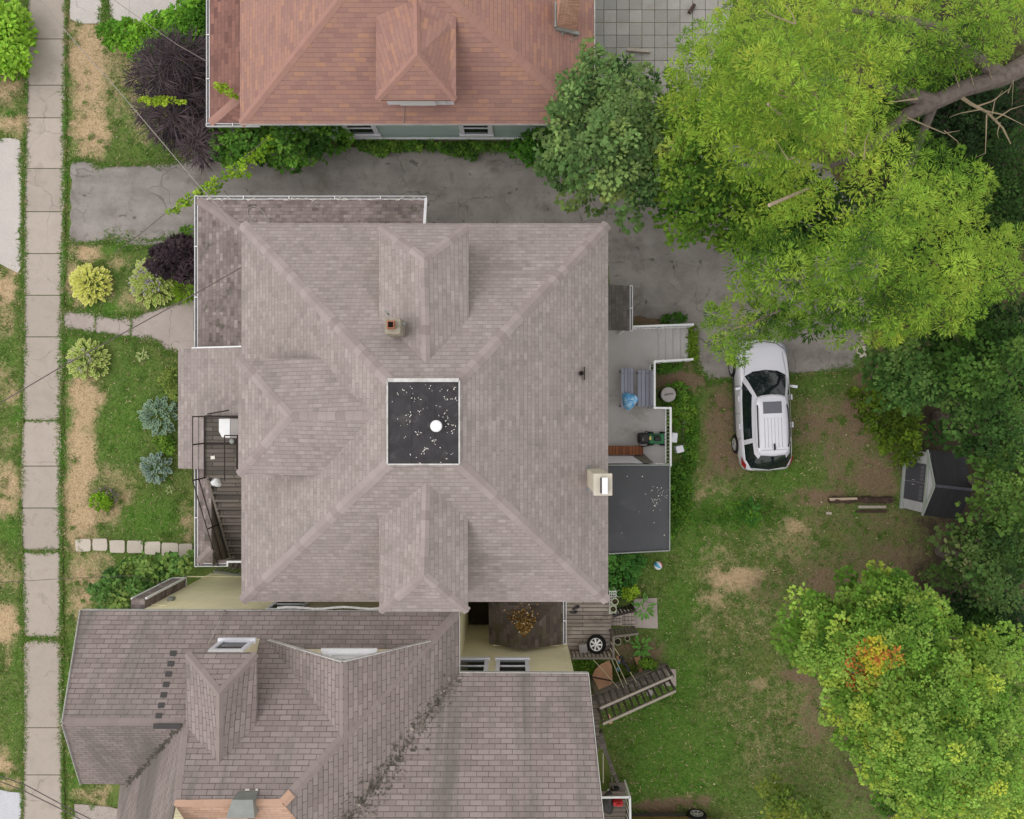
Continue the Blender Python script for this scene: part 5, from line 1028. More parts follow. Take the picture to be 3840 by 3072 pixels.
# brown bench, white frame and ramp by the addition wall
rb = empty('bench', P(2345, 1685, zd), 'red-brown slatted wooden bench beside the flat-roofed addition', 'bench')
a, b = P(2270, 1706, zd + .45), P(2412, 1672, zd + .45); mb = MB(); mb.box(((a.x + b.x) / 2, (a.y + b.y) / 2, zd + .42), (b.x - a.x, b.y - a.y, .06)); mb.build('seat', M['redwood'], rb)
for x in (a.x + .1, b.x - .1):
    for y in (a.y + .06, b.y - .06): mb = MB(); mb.box((x, y, zd + .195), (.07, .07, .39)); mb.build('leg', M['redwood'], rb)
mb = MB(); q = [P(2270, 1738, 1.9), P(2412, 1738, 1.9), P(2372, 1710, 1.15), P(2270, 1710, 1.15)]; mb.slab(q, .05); wp = mb.build('window_sash', M['win_frame']); base_at(wp, P(2330, 1720, zd)); tag(wp, 'white framed sash leaning on the addition wall', 'window sash')
mb = MB(); q = [P(2376, 1708, 1.1), P(2416, 1737, 1.85), P(2452, 1737, 1.5), P(2414, 1702, .85)]; mb.slab(q, .04); bo = mb.build('board', M['wood_grey']); base_at(bo, P(2410, 1720, zd)); tag(bo, 'grey-brown board leaning beside the white sash', 'board')
# two pale boxes and timbers in the grass
for (x0, y0, x1, y1, rz, lb) in ((2519, 1623, 2541, 1660, -.09, 'pale square box standing on the grass just outside the railing'), (2536, 1672, 2565, 1698, .25, 'white rounded box lying in the grass by the grey timber')):
    c = P((x0 + x1) / 2, (y0 + y1) / 2, .45); mb = MB(); mb.box((c.x, c.y, .225), ((x1 - x0) * .0098, (y1 - y0) * .0098, .45), rz, None, .03); o = mb.build('box', M['win_frame']); base_at(o, (c.x, c.y, 0)); tag(o, lb, 'box')
for (x0, y0, x1, y1, w, mt, lb) in ((2567, 1455, 2566, 1562, .14, 'wood_pale', 'short pale timber edging beside the garbage bin'), (2565, 1578, 2570, 1712, .16, 'wood_grey', 'long grey timber edging in the grass beside the pale boxes')):
    mb = MB(); mb.bar(P(x0, y0, .06), P(x1, y1, .06), w, .12); o = mb.build('timber', M[mt]); base_at(o, P((x0 + x1) / 2, (y0 + y1) / 2, 0)); tag(o, lb, 'timber')
# beach ball
bpt = P(2468, 2121, .16); me_ = MB(); rr_ = .16
me_.lathe([(rr_ * sin(pi * k / 16), -rr_ * cos(pi * k / 16)) for k in range(1, 16)], (0, 0, 0), 32); o = me_.build('beach_ball', M['ball'], smooth=True); o.location = bpt; o.rotation_euler = (.7, .5, .3); tag(o, 'striped beach ball lying on the lawn', 'ball')

# ------------------------------------------------------------------ back porch deck of the yellow house
z1 = .6; pd = empty('deck', P(2200, 2340, 0), 'weathered wooden back deck with steps and dark balusters', 'deck')
mb = MB(); r = random.Random(3); y = 2250
while y < 2462: 
    a, b = P(2095, y + 14.3, z1), P(2292, y, z1); mb.box(((a.x + b.x) / 2, (a.y + b.y) / 2, z1 - .02 + r.uniform(-.003, .003)), (b.x - a.x, b.y - a.y - .008, .04)); y += 14.4
mb.build('floor', M['wood'], pd)
for i, (x0, x1, z) in enumerate(((2288, 2334, .45), (2330, 2382, .25))):
    a, b = P(x0, 2348, z), P(x1, 2284, z); mb = MB(); n = 4
    for k in range(n): w = (b.x - a.x) / n; mb.box((a.x + w * (k + .5), (a.y + b.y) / 2, z - .02), (w - .012, b.y - a.y, .04))
    mb.build('step', M['wood'], pd)
balustrade(P(2292, 2360, .55), P(2375, 2350, .1), pd, M['wood_grey'], .9, .13, bal=.05); balustrade(P(2140, 2438, z1), P(2285, 2438, z1), pd, M['wood_grey'], .9, .14, bal=.05); balustrade(P(2288, 2362, z1), P(2288, 2438, z1), pd, M['wood_grey'], .9, .14, bal=.05); balustrade(P(2292, 2286, .55), P(2365, 2268, .1), pd, M['iron'], .85, .15, bal=.05)
# spare wheel
def wheel_parts(parent, c, R_, w, M3, spokes=7, tyre='tyre', nm='wheel'):
    mb = MB(); mb.lathe([(R_ * .66, -w / 2), (R_ * .86, -w / 2), (R_ * .97, -w * .36), (R_, -w * .15), (R_, w * .15), (R_ * .97, w * .36), (R_ * .86, w / 2), (R_ * .66, w * .46)], c, 32, M3, cap=False); t_ = mb.build('tyre', M[tyre], parent)
    mb = MB(); mb.lathe([(R_ * .655, -w * .45), (R_ * .655, w * .40), (R_ * .60, w * .43), (R_ * .58, w * .2), (R_ * .2, w * .2)], c, 28, M3); mb.build('rim_well', M['iron'], parent)
    mb = MB(); c = Vector(c)
    for k in range(spokes):
        a = 2 * pi * k / spokes; d = Vector((cos(a), sin(a), 0)); s = Vector((-sin(a), cos(a), 0)); q = [d * R_ * .08 - s * R_ * .07, d * R_ * .60 - s * R_ * .10, d * R_ * .60 + s * R_ * .10, d * R_ * .08 + s * R_ * .07]
        mb.slab([c + M3 @ (p + Vector((0, 0, w * .42))) for p in q], w * .12, None, tuple(M3 @ Vector((0, 0, -1))))
    ring = [(R_ * .58, w * .36), (R_ * .58, w * .45), (R_ * .655, w * .46), (R_ * .655, w * .36)]; mb.lathe(ring, c, 32, M3, cap=False); mb.lathe([(R_ * .13, w * .3), (R_ * .13, w * .45), (R_ * .05, w * .47)], c, 16, M3); mb.build('rim', M['rim'], parent)
ws = empty('spare_wheel', P(2237, 2416, z1), 'black tyre with silver spoked rim lying on the wooden deck', 'wheel')
cw = P(2237, 2416, z1 + .35); wheel_parts(ws, cw, .345, .24, Matrix.Rotation(-.25, 3, 'Y') @ Matrix.Rotation(-.2, 3, 'X'))
mb = MB(); c = P(2187, 2434, z1 + .4); mb.box((c.x, c.y, z1 + .38), (.30, .32, .06), .12, None, .03); st = mb.build('stool', M['bin']); base_at(st, P(2187, 2434, z1)); tag(st, 'square pale grey stool beside the spare wheel', 'stool')
for sx, sy in ((-.1, -.1), (.1, -.1), (.1, .1), (-.1, .1)): mb = MB(); mb.box((c.x + sx, c.y + sy, z1 + .175), (.04, .04, .35)); mb.build('leg', M['bin'], st)
for k, (x, y, rz, lb) in enumerate(((2160, 2279, .45, 'dark sandal on the weathered deck, nearer the eave'), (2152, 2296, .15, 'dark sandal on the weathered deck, nearer the steps'))):
    c = P(x, y, z1 + .03); mb = MB(); q = []
    for i in range(14): a = 2 * pi * i / 14; q.append(Vector((c.x, c.y, z1 + .035)) + Matrix.Rotation(rz, 3, 'Z') @ Vector((.15 * cos(a), (.055 + .012 * cos(a)) * sin(a), 0)))
    mb.slab(q, .03); o = mb.build('sandal', M['bin_dark']); base_at(o, (c.x, c.y, z1)); tag(o, lb, 'sandal', 'pair of sandals')
    mb = MB(); mb.tube([Vector((c.x, c.y, z1 + .035)) + Matrix.Rotation(rz, 3, 'Z') @ Vector(p) for p in ((.05, -.05, 0), (.06, -.02, .04), (.06, .02, .04), (.05, .05, 0))], .014, 5); mb.build('strap', M['black'], o)
ps = empty('plant_stand', P(2296, 2262, z1), 'white wire plant stand at the corner of the wooden deck', 'plant stand')
mb = MB(); a, b = P(2286, 2300, 1.2), P(2310, 2218, 1.2)
for i in range(9): y = a.y + (b.y - a.y) * i / 8; mb.bar((a.x, y, 1.2), (b.x, y, 1.2), .02, .02)
for i in range(4): x = a.x + (b.x - a.x) * i / 3; mb.bar((x, a.y, 1.2), (x, b.y, 1.2), .02, .02)
mb.build('shelf', M['white'], ps)
for x, y in ((a.x, a.y), (b.x, a.y), (a.x, b.y), (b.x, b.y)): mb = MB(); mb.box((x, y, (1.2 + z1) / 2), (.03, .03, 1.2 - z1)); mb.build('leg', M['white'], ps)
POTS = [(2322, 2226, .2, .12, 'pale plant pot behind the white stand, nearest the bushes'), (2306, 2256, 1.21, .11, 'pale pot with a small plant on the white stand, middle one'), (2299, 2284, 1.21, .11, 'pale pot with a small plant on the white stand, nearest the wooden steps'), (2316, 2406, .0, .12, 'pale empty pot on the ground under the deck rail'), (2352, 2394, .0, .09, 'tipped pale pot on the ground beside the deck rail')]
for x, y, z, rr, lb in POTS:
    c = P(x, y, z + .2); c = Vector((c.x, c.y, z)); mb = MB(); mb.lathe([(rr * .7, 0), (rr, .2), (rr * 1.12, .2), (rr * 1.12, .235), (rr * .95, .235), (rr * .93, .17)], c, 20); o = mb.build('plant_pot', M['pot']); base_at(o, c); tag(o, lb, 'plant pot', 'pale plant pots by the wooden deck')
    mb = MB(); mb.lathe([(rr * .92, .16), (rr * .92, .18), (rr * .3, .19)], c, 16); mb.build('potting_soil', M['soil'], o)
# round broken board, boards and clutter
zt = .55; q = [(2284, 2476), (2295, 2500), (2297, 2540), (2294, 2588), (2272, 2602), (2250, 2594), (2238, 2570), (2232, 2556), (2219, 2540), (2230, 2514), (2252, 2492)]
mb = MB(); mb.slab([P(x, y, zt) for x, y in q][::-1], .03); o = mb.build('plywood_board', M['tarp']); base_at(o, P(2260, 2540, 0)); tag(o, 'tan rounded plywood table top with a cut edge under the clothes lines', 'board')
mb = MB(); p = P(2262, 2545, 0); mb.tube([(p.x, p.y, 0), (p.x, p.y, zt - .03)], .04, 8); mb.lathe([(.25, 0), (.2, .04), (.04, .08)], (p.x, p.y, 0), 16); mb.build('pedestal', M['iron'], o)
mb = MB(); mb.bar(P(2214, 2538, zt + .15), P(2298, 2554, zt + .1), .04, .05); o = mb.build('pole', M['log']); base_at(o, P(2214, 2538, 0)); tag(o, 'dark pole lying across the tan plywood top', 'pole')
mb = MB(); mb.slab([P(2378, 2466, .08), P(2400, 2462, .08), P(2404, 2490, .08), P(2412, 2520, .08), P(2418, 2535, .08), P(2398, 2540, .08), P(2392, 2510, .08), P(2384, 2484, .08)][::-1], .05); o = mb.build('board', M['tarp']); base_at(o, P(2398, 2500, 0)); tag(o, 'split tan board lying on bare earth near the clothes lines', 'board')
mb = MB(); mb.slab([P(2310, 2462, .1), P(2325, 2458, .1), P(2330, 2480, .1), P(2318, 2490, .1)][::-1], .08); o = mb.build('wood_block', M['tarp']); base_at(o, P(2320, 2474, 0)); tag(o, 'small tan wood block lying beside the clothes lines', 'wood block')
mb = MB(); q0 = P(2284, 2680, 1.3); mb.slab([P(2275, 2684, 1.5), P(2286, 2679, 1.5), P(2298, 2712, 1.3), P(2286, 2716, 1.3)][::-1], .03); o = mb.build('plank', M['tarp']); base_at(o, P(2288, 2700, 0)); tag(o, 'short tan plank hooked on the dark wooden stair railing', 'plank')
p = P(2316, 2500, 0.1); o = bagblob('plastic_bag', p, (.12, .22, .12), M['bag'], 11); tag(o, 'pale blue crumpled plastic bag on the ground below the clothes lines', 'bag')
p = P(2386, 2536, .1); o = bagblob('plastic_bag', p, (.14, .13, .14), M['win_frame'], 13); tag(o, 'whitish crumpled bag beside the dark staircase', 'bag')
# clothes lines
CL = [((2290, 2408, 1.5), (2388, 2560, 1.5), 'clothes line carrying a bunched dark garment'), ((2288, 2430, 1.5), (2352, 2568, 1.5), 'slack clothes line next to the one with the garment'), ((2225, 2474, 1.4), (2320, 2582, 1.5), 'clothes line crossing above the tan plywood top'), ((2284, 2450, 1.45), (2338, 2578, 1.5), 'clothes line between the slack line and the plywood top')]
for a, b, lb in CL:
    a, b = P(*a), P(*b); mb = MB(); mb.tube([a, a.lerp(b, .5) - UPV * .06, b], .012, 5); o = mb.build('clothes_line', M['rope']); base_at(o, a); tag(o, lb, 'clothes line', 'clothes lines beside the staircase')
mb = MB(); a, b = P(2325, 2458, 1.5), P(2360, 2522, 1.5); r = random.Random(4); path = [a.lerp(b, i / 9) + Vector((r.uniform(-.03, .03), r.uniform(-.03, .03), -.02 - .05 * r.random())) for i in range(10)]; mb.tube(path, [.03, .07, .06, .09, .05, .06, .05, .07, .05, .03], 8); o = mb.build('garment', M['black']); base_at(o, a); tag(o, 'bunched black garment hanging on the clothes line', 'clothing')
# staircase down from the yellow house
sc_ = empty('staircase', P(2380, 2600, 0), 'dark wooden staircase with two grey railings down to a concrete slab', 'staircase')
T0, T1 = P(2236, 2606, 1.75), P(2498, 2494, .15); dirh = (T1 - T0); dirh.z = 0; dirh.normalize(); sv = Vector((dirh.y, -dirh.x, 0)); WS = .52; n = 11
for i in range(n):
    f = (i + .5) / n; p = T0.lerp(T1, f); mb = MB(); h2 = dirh * .115; mb.slab([p - h2, p + h2, p + h2 + sv * WS, p - h2 + sv * WS], .05); mb.build('tread', M['tread'], sc_)
mb = MB()
for o_ in (0, WS): mb.bar(T0 + sv * o_ - UPV * .12, T1 + sv * o_ - UPV * .12, .06, .26)
mb.build('stringer', M['wood_grey'], sc_)
balustrade(T0 + sv * .02, T1 + sv * .02, sc_, M['wood_dark'], 1.08, .26, bal=.055); balustrade(T0 + sv * (WS + .02), T1 + sv * (WS + .02), sc_, M['wood_dark'], 1.12, .26, bal=.055)
for o_, h_ in ((.02, 1.13), (WS + .02, 1.17)): mb = MB(); mb.bar(T0 + sv * o_ + UPV * h_, T1 + sv * o_ + UPV * h_, .08, .045); mb.build('handrail', M['wood_pale'], sc_)
lan = [T0 + Vector((.05, .05, 0)), T0 + sv * WS + Vector((.05, 0, 0)), Vector((bwx, (T0 + sv * WS).y - .6, T0.z)), Vector((bwx, T0.y + .05, T0.z))]; mb = MB(); mb.slab([Vector((bwx, T0.y, T0.z)), T0 + Vector((.02, 0, 0)), (T0 + sv * WS) + Vector((.02, 0, 0)), Vector(((T0 + sv * WS).x, -12.0, T0.z)), Vector((bwx, -12.0, T0.z))], .08); mb.build('landing', M['wood_dark'], sc_)
mb = MB(); a = T0 + sv * WS; mb.tube([a, (a.x, a.y, 0)], .06, 6); mb.tube([T0, (T0.x, T0.y, 0)], .06, 6); mb.build('post', M['wood_grey'], sc_)
pt = P(2300, 2606, 2.6)
p = P(2434, 2600, .0); mb = MB(); mb.lathe([(.09, 0), (.12, .22), (.125, .22), (.10, .2)], (P(2436, 2598, .9).x, P(2436, 2598, .9).y, .72), 18); o = mb.build('bucket', M['bin']); base_at(o, (P(2436, 2598, .9).x, P(2436, 2598, .9).y, .72)); tag(o, 'small pale bucket hung between the two stair railings', 'bucket')
# old swing frame: leaning poles at the yellow house's back corner
sf = empty('swing_frame', P(2290, 2860, 0), 'dark leaning timber props beside the back corner of the yellow house', 'timber frame')
mb = MB(); mb.bar(P(2248, 2745, 1.6), P(2262, 2800, 1.2), .22, .2); mb.bar(P(2262, 2795, 1.2), P(2316, 2932, .5), .12, .10); mb.build('prop', M['wood_dark'], sf)
mb = MB(); mb.bar(P(2262, 2822, 1.0), P(2262, 2936, .6), .035, .035); mb.bar(P(2236, 2790, 1.0), P(2256, 2792, 1.0), .035, .035); mb.build('pole', M['wood_pale'], sf)
mb = MB(); mb.bar(P(2280, 2830, .8), P(2300, 2960, .6), .04, .05); mb.build('brace', M['wood_dark'], sf)
# small porch at the bottom edge
sp2 = empty('deck', P(2300, 3040, 0), 'small grey plank porch with a white railing at the bottom edge', 'deck')
mb = MB(); y = 2968
while y < 3200: a, b = P(2225, y + 15, .8), P(2346, y, .8); mb.box(((a.x + b.x) / 2, (a.y + b.y) / 2, .78), (b.x - a.x, b.y - a.y - .014, .04)); y += 15.6
mb.build('floor', M['wood_grey'], sp2)
mb = MB(); mb.slab([P(2285, 2936, .4), P(2342, 2936, .4), P(2350, 2972, .4), P(2285, 2972, .4)][::-1], .06); mb.build('step', M['wood_grey'], sp2)
mb = MB(); a, b, c = P(2225, 2991, 1.75), P(2362, 2989, 1.75), P(2366, 3200, 1.75); mb.bar(a, b, .07, .05); mb.bar(b, c, .07, .05); mb.bar(b, (b.x - .0, b.y, .6), .06, .06)
for i in range(8): p = b.lerp(c, i / 7); mb.bar(p, Vector((p.x, p.y, .8)), .03, .03)
mb.build('railing', M['white'], sp2)
p = P(2314, 2998, .82); mb = MB(); mb.box((p.x, p.y, 1.0), (.36, .16, .3), .1, None, .05); mb.box((p.x + .02, p.y, 1.2), (.16, .1, .1), .1, None, .03); o = mb.build('tool_case', M['red']); base_at(o, (p.x, p.y, .82)); tag(o, 'red plastic case on the small porch under the white rail', 'case')
p = P(2278, 3010, .82); o = bagblob('garbage_bag', p, (.22, .4, .3), M['bin_dark'], 17); tag(o, 'dark grey sack on the small porch against the wall', 'bag')
p = P(2306, 2960, .4); o = bagblob('black_bag', p, (.14, .16, .2), M['black'], 19); tag(o, 'small black sack on the porch step', 'bag')
p = P(2280, 2972, .5); o = bagblob('white_bag', p, (.07, .14, .2), M['white'], 23); tag(o, 'narrow white bag beside the black sack on the porch step', 'bag')

# ------------------------------------------------------------------ shed
sh = empty('shed', P(3490, 1810, 0), 'plastic garden shed with dark gabled roof and slate double doors', 'shed')
g = {k: P(*v) for k, v in dict(bs=(3385, 1896, 0), bn=(3398, 1690, 0), ts=(3469, 1925, 1.5), tn=(3489, 1697, 1.5), ap=(3512, 1822, 2.02), re=(3642, 1836, 2.02)).items()}
dep = Vector((g['re'].x - g['ap'].x, g['re'].y - g['ap'].y, 0)); dep = dep * 1.02
lowS, lowN = Vector((g['ts'].x - .02, g['ts'].y, 0)), Vector((g['tn'].x - .02, g['tn'].y, 0))
mb = MB(); mb.poly([lowS, g['ts'], g['ap'] - UPV * .04, g['tn'], lowN]); mb.poly([lowS + dep, g['ts'] + dep, g['ap'] + dep - UPV * .04, g['tn'] + dep, lowN + dep]); mb.poly([lowS, g['ts'], g['ts'] + dep, lowS + dep]); mb.poly([lowN, g['tn'], g['tn'] + dep, lowN + dep]); mb.build('wall', M['shed_wall'], sh)
ov = Vector((-.03, 0, 0)); mb = MB(); A_, N_, S_ = g['ap'] + ov, g['tn'] + Vector((-.03, .08, -.05)), g['ts'] + Vector((-.03, -.08, -.05)); mb.slab([N_, A_, A_ + dep * 1.04, N_ + dep * 1.04], .05); mb.slab([A_, S_, S_ + dep * 1.04, A_ + dep * 1.04], .05); mb.build('roof', M['shed_roof'], sh)
mb = MB(); mb.bar(A_ + UPV * .02, A_ + dep * 1.04 + UPV * .02, .10, .02); mb.build('ridge_cap', M['shed_door'], sh)
mb = MB(); o_ = Vector((-.05, 0, 0)); mb.bar(N_ + o_, A_ + o_, .04, .1); mb.build('trim', M['shed_trim'], sh); mb = MB(); mb.bar(A_ + o_, S_ + o_, .04, .1); mb.build('trim', M['shed_trim'], sh); mb = MB(); mb.bar(g['ts'].lerp(g['tn'], .04) + Vector((-.04, 0, -.02)), g['ts'].lerp(g['tn'], .97) + Vector((-.04, 0, -.02)), .05, .1); mb.build('trim', M['shed_trim'], sh); mb = MB(); mb.bar(lowS + Vector((-.08, -.02, .05)), lowN + Vector((-.08, 0, .05)), .12, .08); mb.build('sill', M['shed_trim'], sh)
fx = lambda t, z: lowS.lerp(lowN, t) + Vector((-.045, 0, z))
for t0, t1 in ((.17, .475), (.49, .80)):
    mb = MB(); mb.slab([fx(t0, .08), fx(t1, .08), fx(t1, 1.42), fx(t0, 1.42)], .04, None, (1, 0, 0)); d_ = mb.build('door', M['shed_door'], sh)
    mb = MB()
    for j in range(4): u = t0 + (t1 - t0) * (.1 + .21 * j); v = u + (t1 - t0) * .16; mb.slab([fx(u, 1.12) + Vector((-.012, 0, 0)), fx(v, 1.12) + Vector((-.012, 0, 0)), fx(v, 1.30) + Vector((-.012, 0, 0)), fx(u, 1.30) + Vector((-.012, 0, 0))], .012, None, (1, 0, 0))
    mb.build('door_panel', M['shed_panel'], d_)
    mb = MB(); u = t1 - .03 if t0 < .3 else t0 + .03; mb.box(fx(u, .72) + Vector((-.03, 0, 0)), (.03, .03, .14)); mb.build('handle', M['bin'], d_)
# logs and boards in front of the shed
for (x0, y0, x1, y1, z, w, mt, lb) in ((3108, 1876, 3346, 1874, .14, .24, 'log', 'long dark rotten log lying in front of the shed'), (3218, 1901, 3322, 1901, .06, .1, 'wood_pale', 'short pale plank lying between the log and a dark board'), (3212, 1918, 3324, 1918, .05, .1, 'log', 'dark board lying below the pale plank'), (3098, 1924, 3118, 1925, .05, .1, 'wood_pale', 'tiny pale offcut near the end of the dark log')):
    mb = MB(); a, b = P(x0, y0, z), P(x1, y1, z)
    if mt == 'log' and w > .2:
        r = random.Random(5); mb.tube([a.lerp(b, i / 10) + Vector((0, r.uniform(-.02, .02), r.uniform(-.01, .01))) for i in range(11)], [.10] + [.125 + r.uniform(-.02, .02) for i in range(9)] + [.11], 10)
        o = mb.build('log', M['log']); tag(o, lb, 'log'); base_at(o, (a.x, a.y, 0)); mb = MB(); mb.slab([P(3108, 1868, .27), P(3215, 1866, .27), P(3215, 1874, .27), P(3114, 1878, .27)][::-1], .03); mb.build('split_face', M['deadwood'], o)
    else: mb.bar(a, b, w, .06); o = mb.build('plank', M[mt]); tag(o, lb, 'plank'); base_at(o, (a.x, a.y, 0))
# flat things on the patio
for (a, b, w, lb) in (((2350, 187), (2438, 194), .10, 'pale wooden beam lying on the patio beside the round-leaved tree'), ((2584, 48), (2604, 18), .12, 'short dark beam lying on the patio pavers')):
    mb = MB(); mb.bar(P(*a, .1), P(*b, .1), w, .12); o = mb.build('beam', M['wood_pale' if w < .11 else 'log']); base_at(o, P(*a, 0)); tag(o, lb, 'beam')
# pale stones by the end of the driveway
for (x, y, w, h, lb) in ((3240, 1268, .26, .26, 'grey flat paving stone at the driveway end, nearer the bright tree'), (3228, 1320, .34, .42, 'larger grey flat paving stone at the driveway end')):
    mb = MB(); c = P(x, y, 0); mb.box((c.x, c.y, .04), (w, h, .08), .1, None, .02); o = mb.build('paving_stone', M['stone']); base_at(o, c); tag(o, lb, 'paving stone')

# ------------------------------------------------------------------ cars
def make_car(label, paint, loc, rz, name='car'):
    root = empty(name, (0, 0, 0), label, 'car')
    st = [(2.42, .50, .66), (2.36, .66, .76), (2.24, .80, .86), (2.02, .89, .95), (1.6, .94, 1.02), (1.15, .95, 1.08), (.5, .955, 1.09), (-.5, .96, 1.09), (-1.4, .96, 1.10), (-1.85, .94, 1.10), (-2.15, .88, 1.08), (-2.32, .79, 1.0), (-2.40, .66, .86)]
    prof = lambda w, z: [(0, .26), (w * .8, .25), (w * .965, .33), (w, .55), (w * .995, .74), (w * .965, z - .13), (w * .90, z - .035), (w * .6, z + .012), (0, z + .03)]
    mb = MB(); pts = []; n = 16
    for (y, w, z) in st:
        h = prof(w, z); pts += [Vector((x, y, zz)) for x, zz in h] + [Vector((-x, y, zz)) for x, zz in reversed(h[1:-1])]
    m = len(st); fs = [(i * n + k, i * n + (k + 1) % n, (i + 1) * n + (k + 1) % n, (i + 1) * n + k) for i in range(m - 1) for k in range(n)] + [tuple(range(n)), tuple(reversed(range((m - 1) * n, m * n)))]
    mb.add(pts, fs); body = mb.build('body', M[paint], root, smooth=True); sb = body.modifiers.new('sub', 'SUBSURF'); sb.levels = 2; sb.render_levels = 2
    base = [(0, 1.30), (.45, 1.24), (.74, 1.06), (.83, .86), (.86, .2), (.865, -.6), (.86, -1.25), (.85, -1.42), (.82, -1.95), (.64, -2.26), (0, -2.34)]
    top = [(0, .34), (.32, .31), (.48, .25), (.53, .12), (.56, -.12), (.58, -.7), (.58, -1.12), (.575, -1.28), (.53, -1.62), (.42, -1.73), (0, -1.77)]
    mir = lambda r: r + [(-x, y) for x, y in reversed(r[1:-1])]
    B_, T_ = mir(base), mir(top); k = len(B_); lv = [(0, 1.06), (.35, 1.27), (.7, 1.47), (1.0, 1.62)]
    pts = []
    for t, z in lv:
        tt = t ** 1.15; pts += [Vector((bx + (tx - bx) * tt, by + (ty - by) * tt, z)) for (bx, by), (tx, ty) in zip(B_, T_)]
    half = len(base) - 1; paintcol = {2: 1, 6: 1}          # A pillar and the pillar ahead of the quarter glass
    gm, pm = MB(), MB()
    for L in range(3):
        for i in range(k):
            j = (i + 1) % k; hi = i if i < half else 2 * half - 1 - i
            q = [pts[L * k + i], pts[L * k + j], pts[(L + 1) * k + j], pts[(L + 1) * k + i]]
            (pm if hi in paintcol or (L == 2 and 2 < hi < 9) else gm).poly(q)
    gl = gm.build('window_glass', M['car_glass'], root, smooth=True, weld=True); pl = pm.build('pillar', M[paint], root, smooth=True, weld=True)
    # cabin roof: a crowned shell over the top ring
    mb = MB(); rp = [Vector((x * 1.04, y + (.03 if y > 0 else -.05), 1.625)) for x, y in T_]; r2 = [Vector((x * .93, (y - .0) * .96 - .02, 1.672)) for x, y in T_]; r3 = [Vector((x * .45, y * .6 - .25, 1.70)) for x, y in T_]; r0_ = [p - UPV * .04 for p in rp]
    mb.add(r0_ + rp + r2 + r3, [(a * k + i, a * k + (i + 1) % k, (a + 1) * k + (i + 1) % k, (a + 1) * k + i) for a in range(3) for i in range(k)] + [tuple(range(3 * k, 4 * k)), tuple(reversed(range(k)))]); rf = mb.build('cabin_roof', M[paint], root, smooth=True)
    mb = MB(); mb.box((.0, -.10, 1.692), (.66, .42, .03), 0, None, .05); mb.build('sunroof', M['sunroof'], rf)
    mb = MB()
    for x in (-.30, -.18, -.06, .06, .18, .30): mb.box((x, -.98, 1.703), (.008, 1.05, .012))
    mb.box((0, -1.60, 1.69), (.92, .010, .012)); mb.build('roof_groove', M['bin'], rf)
    for s in (-1, 1):
        mb = MB(); mb.tube([(s * .52, .0, 1.66), (s * .535, -.15, 1.72), (s * .55, -.7, 1.735), (s * .54, -1.35, 1.72), (s * .515, -1.5, 1.66)], .025, 8); mb.build('roof_rail', M['black'], rf)
    mb = MB(); mb.tube([(.02, -1.38, 1.70), (.02, -1.55, 1.75), (.02, -1.62, 1.70)], [.03, .035, .01], 8); mb.build('antenna', M['black'], rf)
    mb = MB(); mb.tube([(-.40, 1.16, 1.13), (-.1, 1.1, 1.18), (.55, .99, 1.2)], .016, 5); mb.tube([(.1, 1.2, 1.14), (.7, 1.02, 1.16)], .014, 5); mb.build('wiper', M['black'], root)
    for s in (-1, 1):
        mb = MB(); mb.box((s * 1.02, .62, 1.12), (.20, .10, .15), s * -.18, None, .04); mb.bar((s * .88, .66, 1.07), (s * .98, .63, 1.09), .06, .05); mb.build('wing_mirror', M[paint], root)
        mb = MB(); mb.slab([Vector((s * .80, -2.14, 1.06)), Vector((s * .90, -2.0, 1.03)), Vector((s * .935, -1.86, .98)), Vector((s * .90, -2.14, .86)), Vector((s * .80, -2.30, .92))], .05); mb.build('tail_lamp', M['lamp_red'], root)
        mb = MB(); mb.slab([Vector((s * .60, 2.33, .84)), Vector((s * .80, 2.12, .95)), Vector((s * .895, 1.82, .98)), Vector((s * .90, 1.9, .86)), Vector((s * .78, 2.26, .76))], .06); mb.build('headlight', M['lamp_clear'], root)
        for y in (.25, -.75):
            mb = MB(); mb.bar((s * .955, y - .1, .98), (s * .955, y + .1, .98), .05, .04); mb.build('door_handle', M[paint], root)
        for y in (1.42, -1.42):
            we = empty_child('wheel', root)
            M3 = Matrix.Rotation(s * pi / 2, 3, 'Y'); wheel_parts(we, (s * .885, y, .36), .36, .25, M3)
        mb = MB(); mb.bar((s * .95, -1.0, .33), (s * .95, 1.0, .33), .04, .1); mb.build('sill_trim', M['bin_dark'], root)
    mb = MB(); mb.box((0, 2.36, .62), (.9, .16, .22), 0, None, .05); mb.build('grille', M['black'], root)
    mb = MB(); mb.tube([(-.74, 2.0, .985), (-.5, 2.22, .90), (0, 2.31, .875), (.5, 2.22, .90), (.74, 2.0, .985)], .014, 5); mb.tube([(.66, 1.9, 1.005), (.72, 1.4, 1.055), (.76, 1.1, 1.08)], .006, 4); mb.tube([(-.66, 1.9, 1.005), (-.72, 1.4, 1.055), (-.76, 1.1, 1.08)], .006, 4); mb.build('bonnet_seam', M['bin_dark'], root)
    for s in (-1, 1):
        for y0_, y1_ in ((.72, .70), (-.28, -.30), (-1.18, -1.42)):
            mb = MB(); mb.tube([(s * .948, y0_, 1.03), (s * .962, y0_, .92), (s * .966, (y0_ + y1_) / 2, .72), (s * .968, y1_, .45)], .006, 4); mb.build('door_seam', M['bin_dark'], root)
    mb = MB(); mb.tube([(-.78, -2.18, 1.075), (-.5, -2.335, 1.04), (0, -2.40, 1.02), (.5, -2.335, 1.04), (.78, -2.18, 1.075)], .006, 4); mb.build('tailgate_seam', M['bin_dark'], root)
    mb = MB(); mb.box((0, -2.40, .62), (.5, .03, .14)); mb.build('number_plate', M['bin'], root)
    root.location = loc; root.rotation_euler = (0, 0, rz); return root
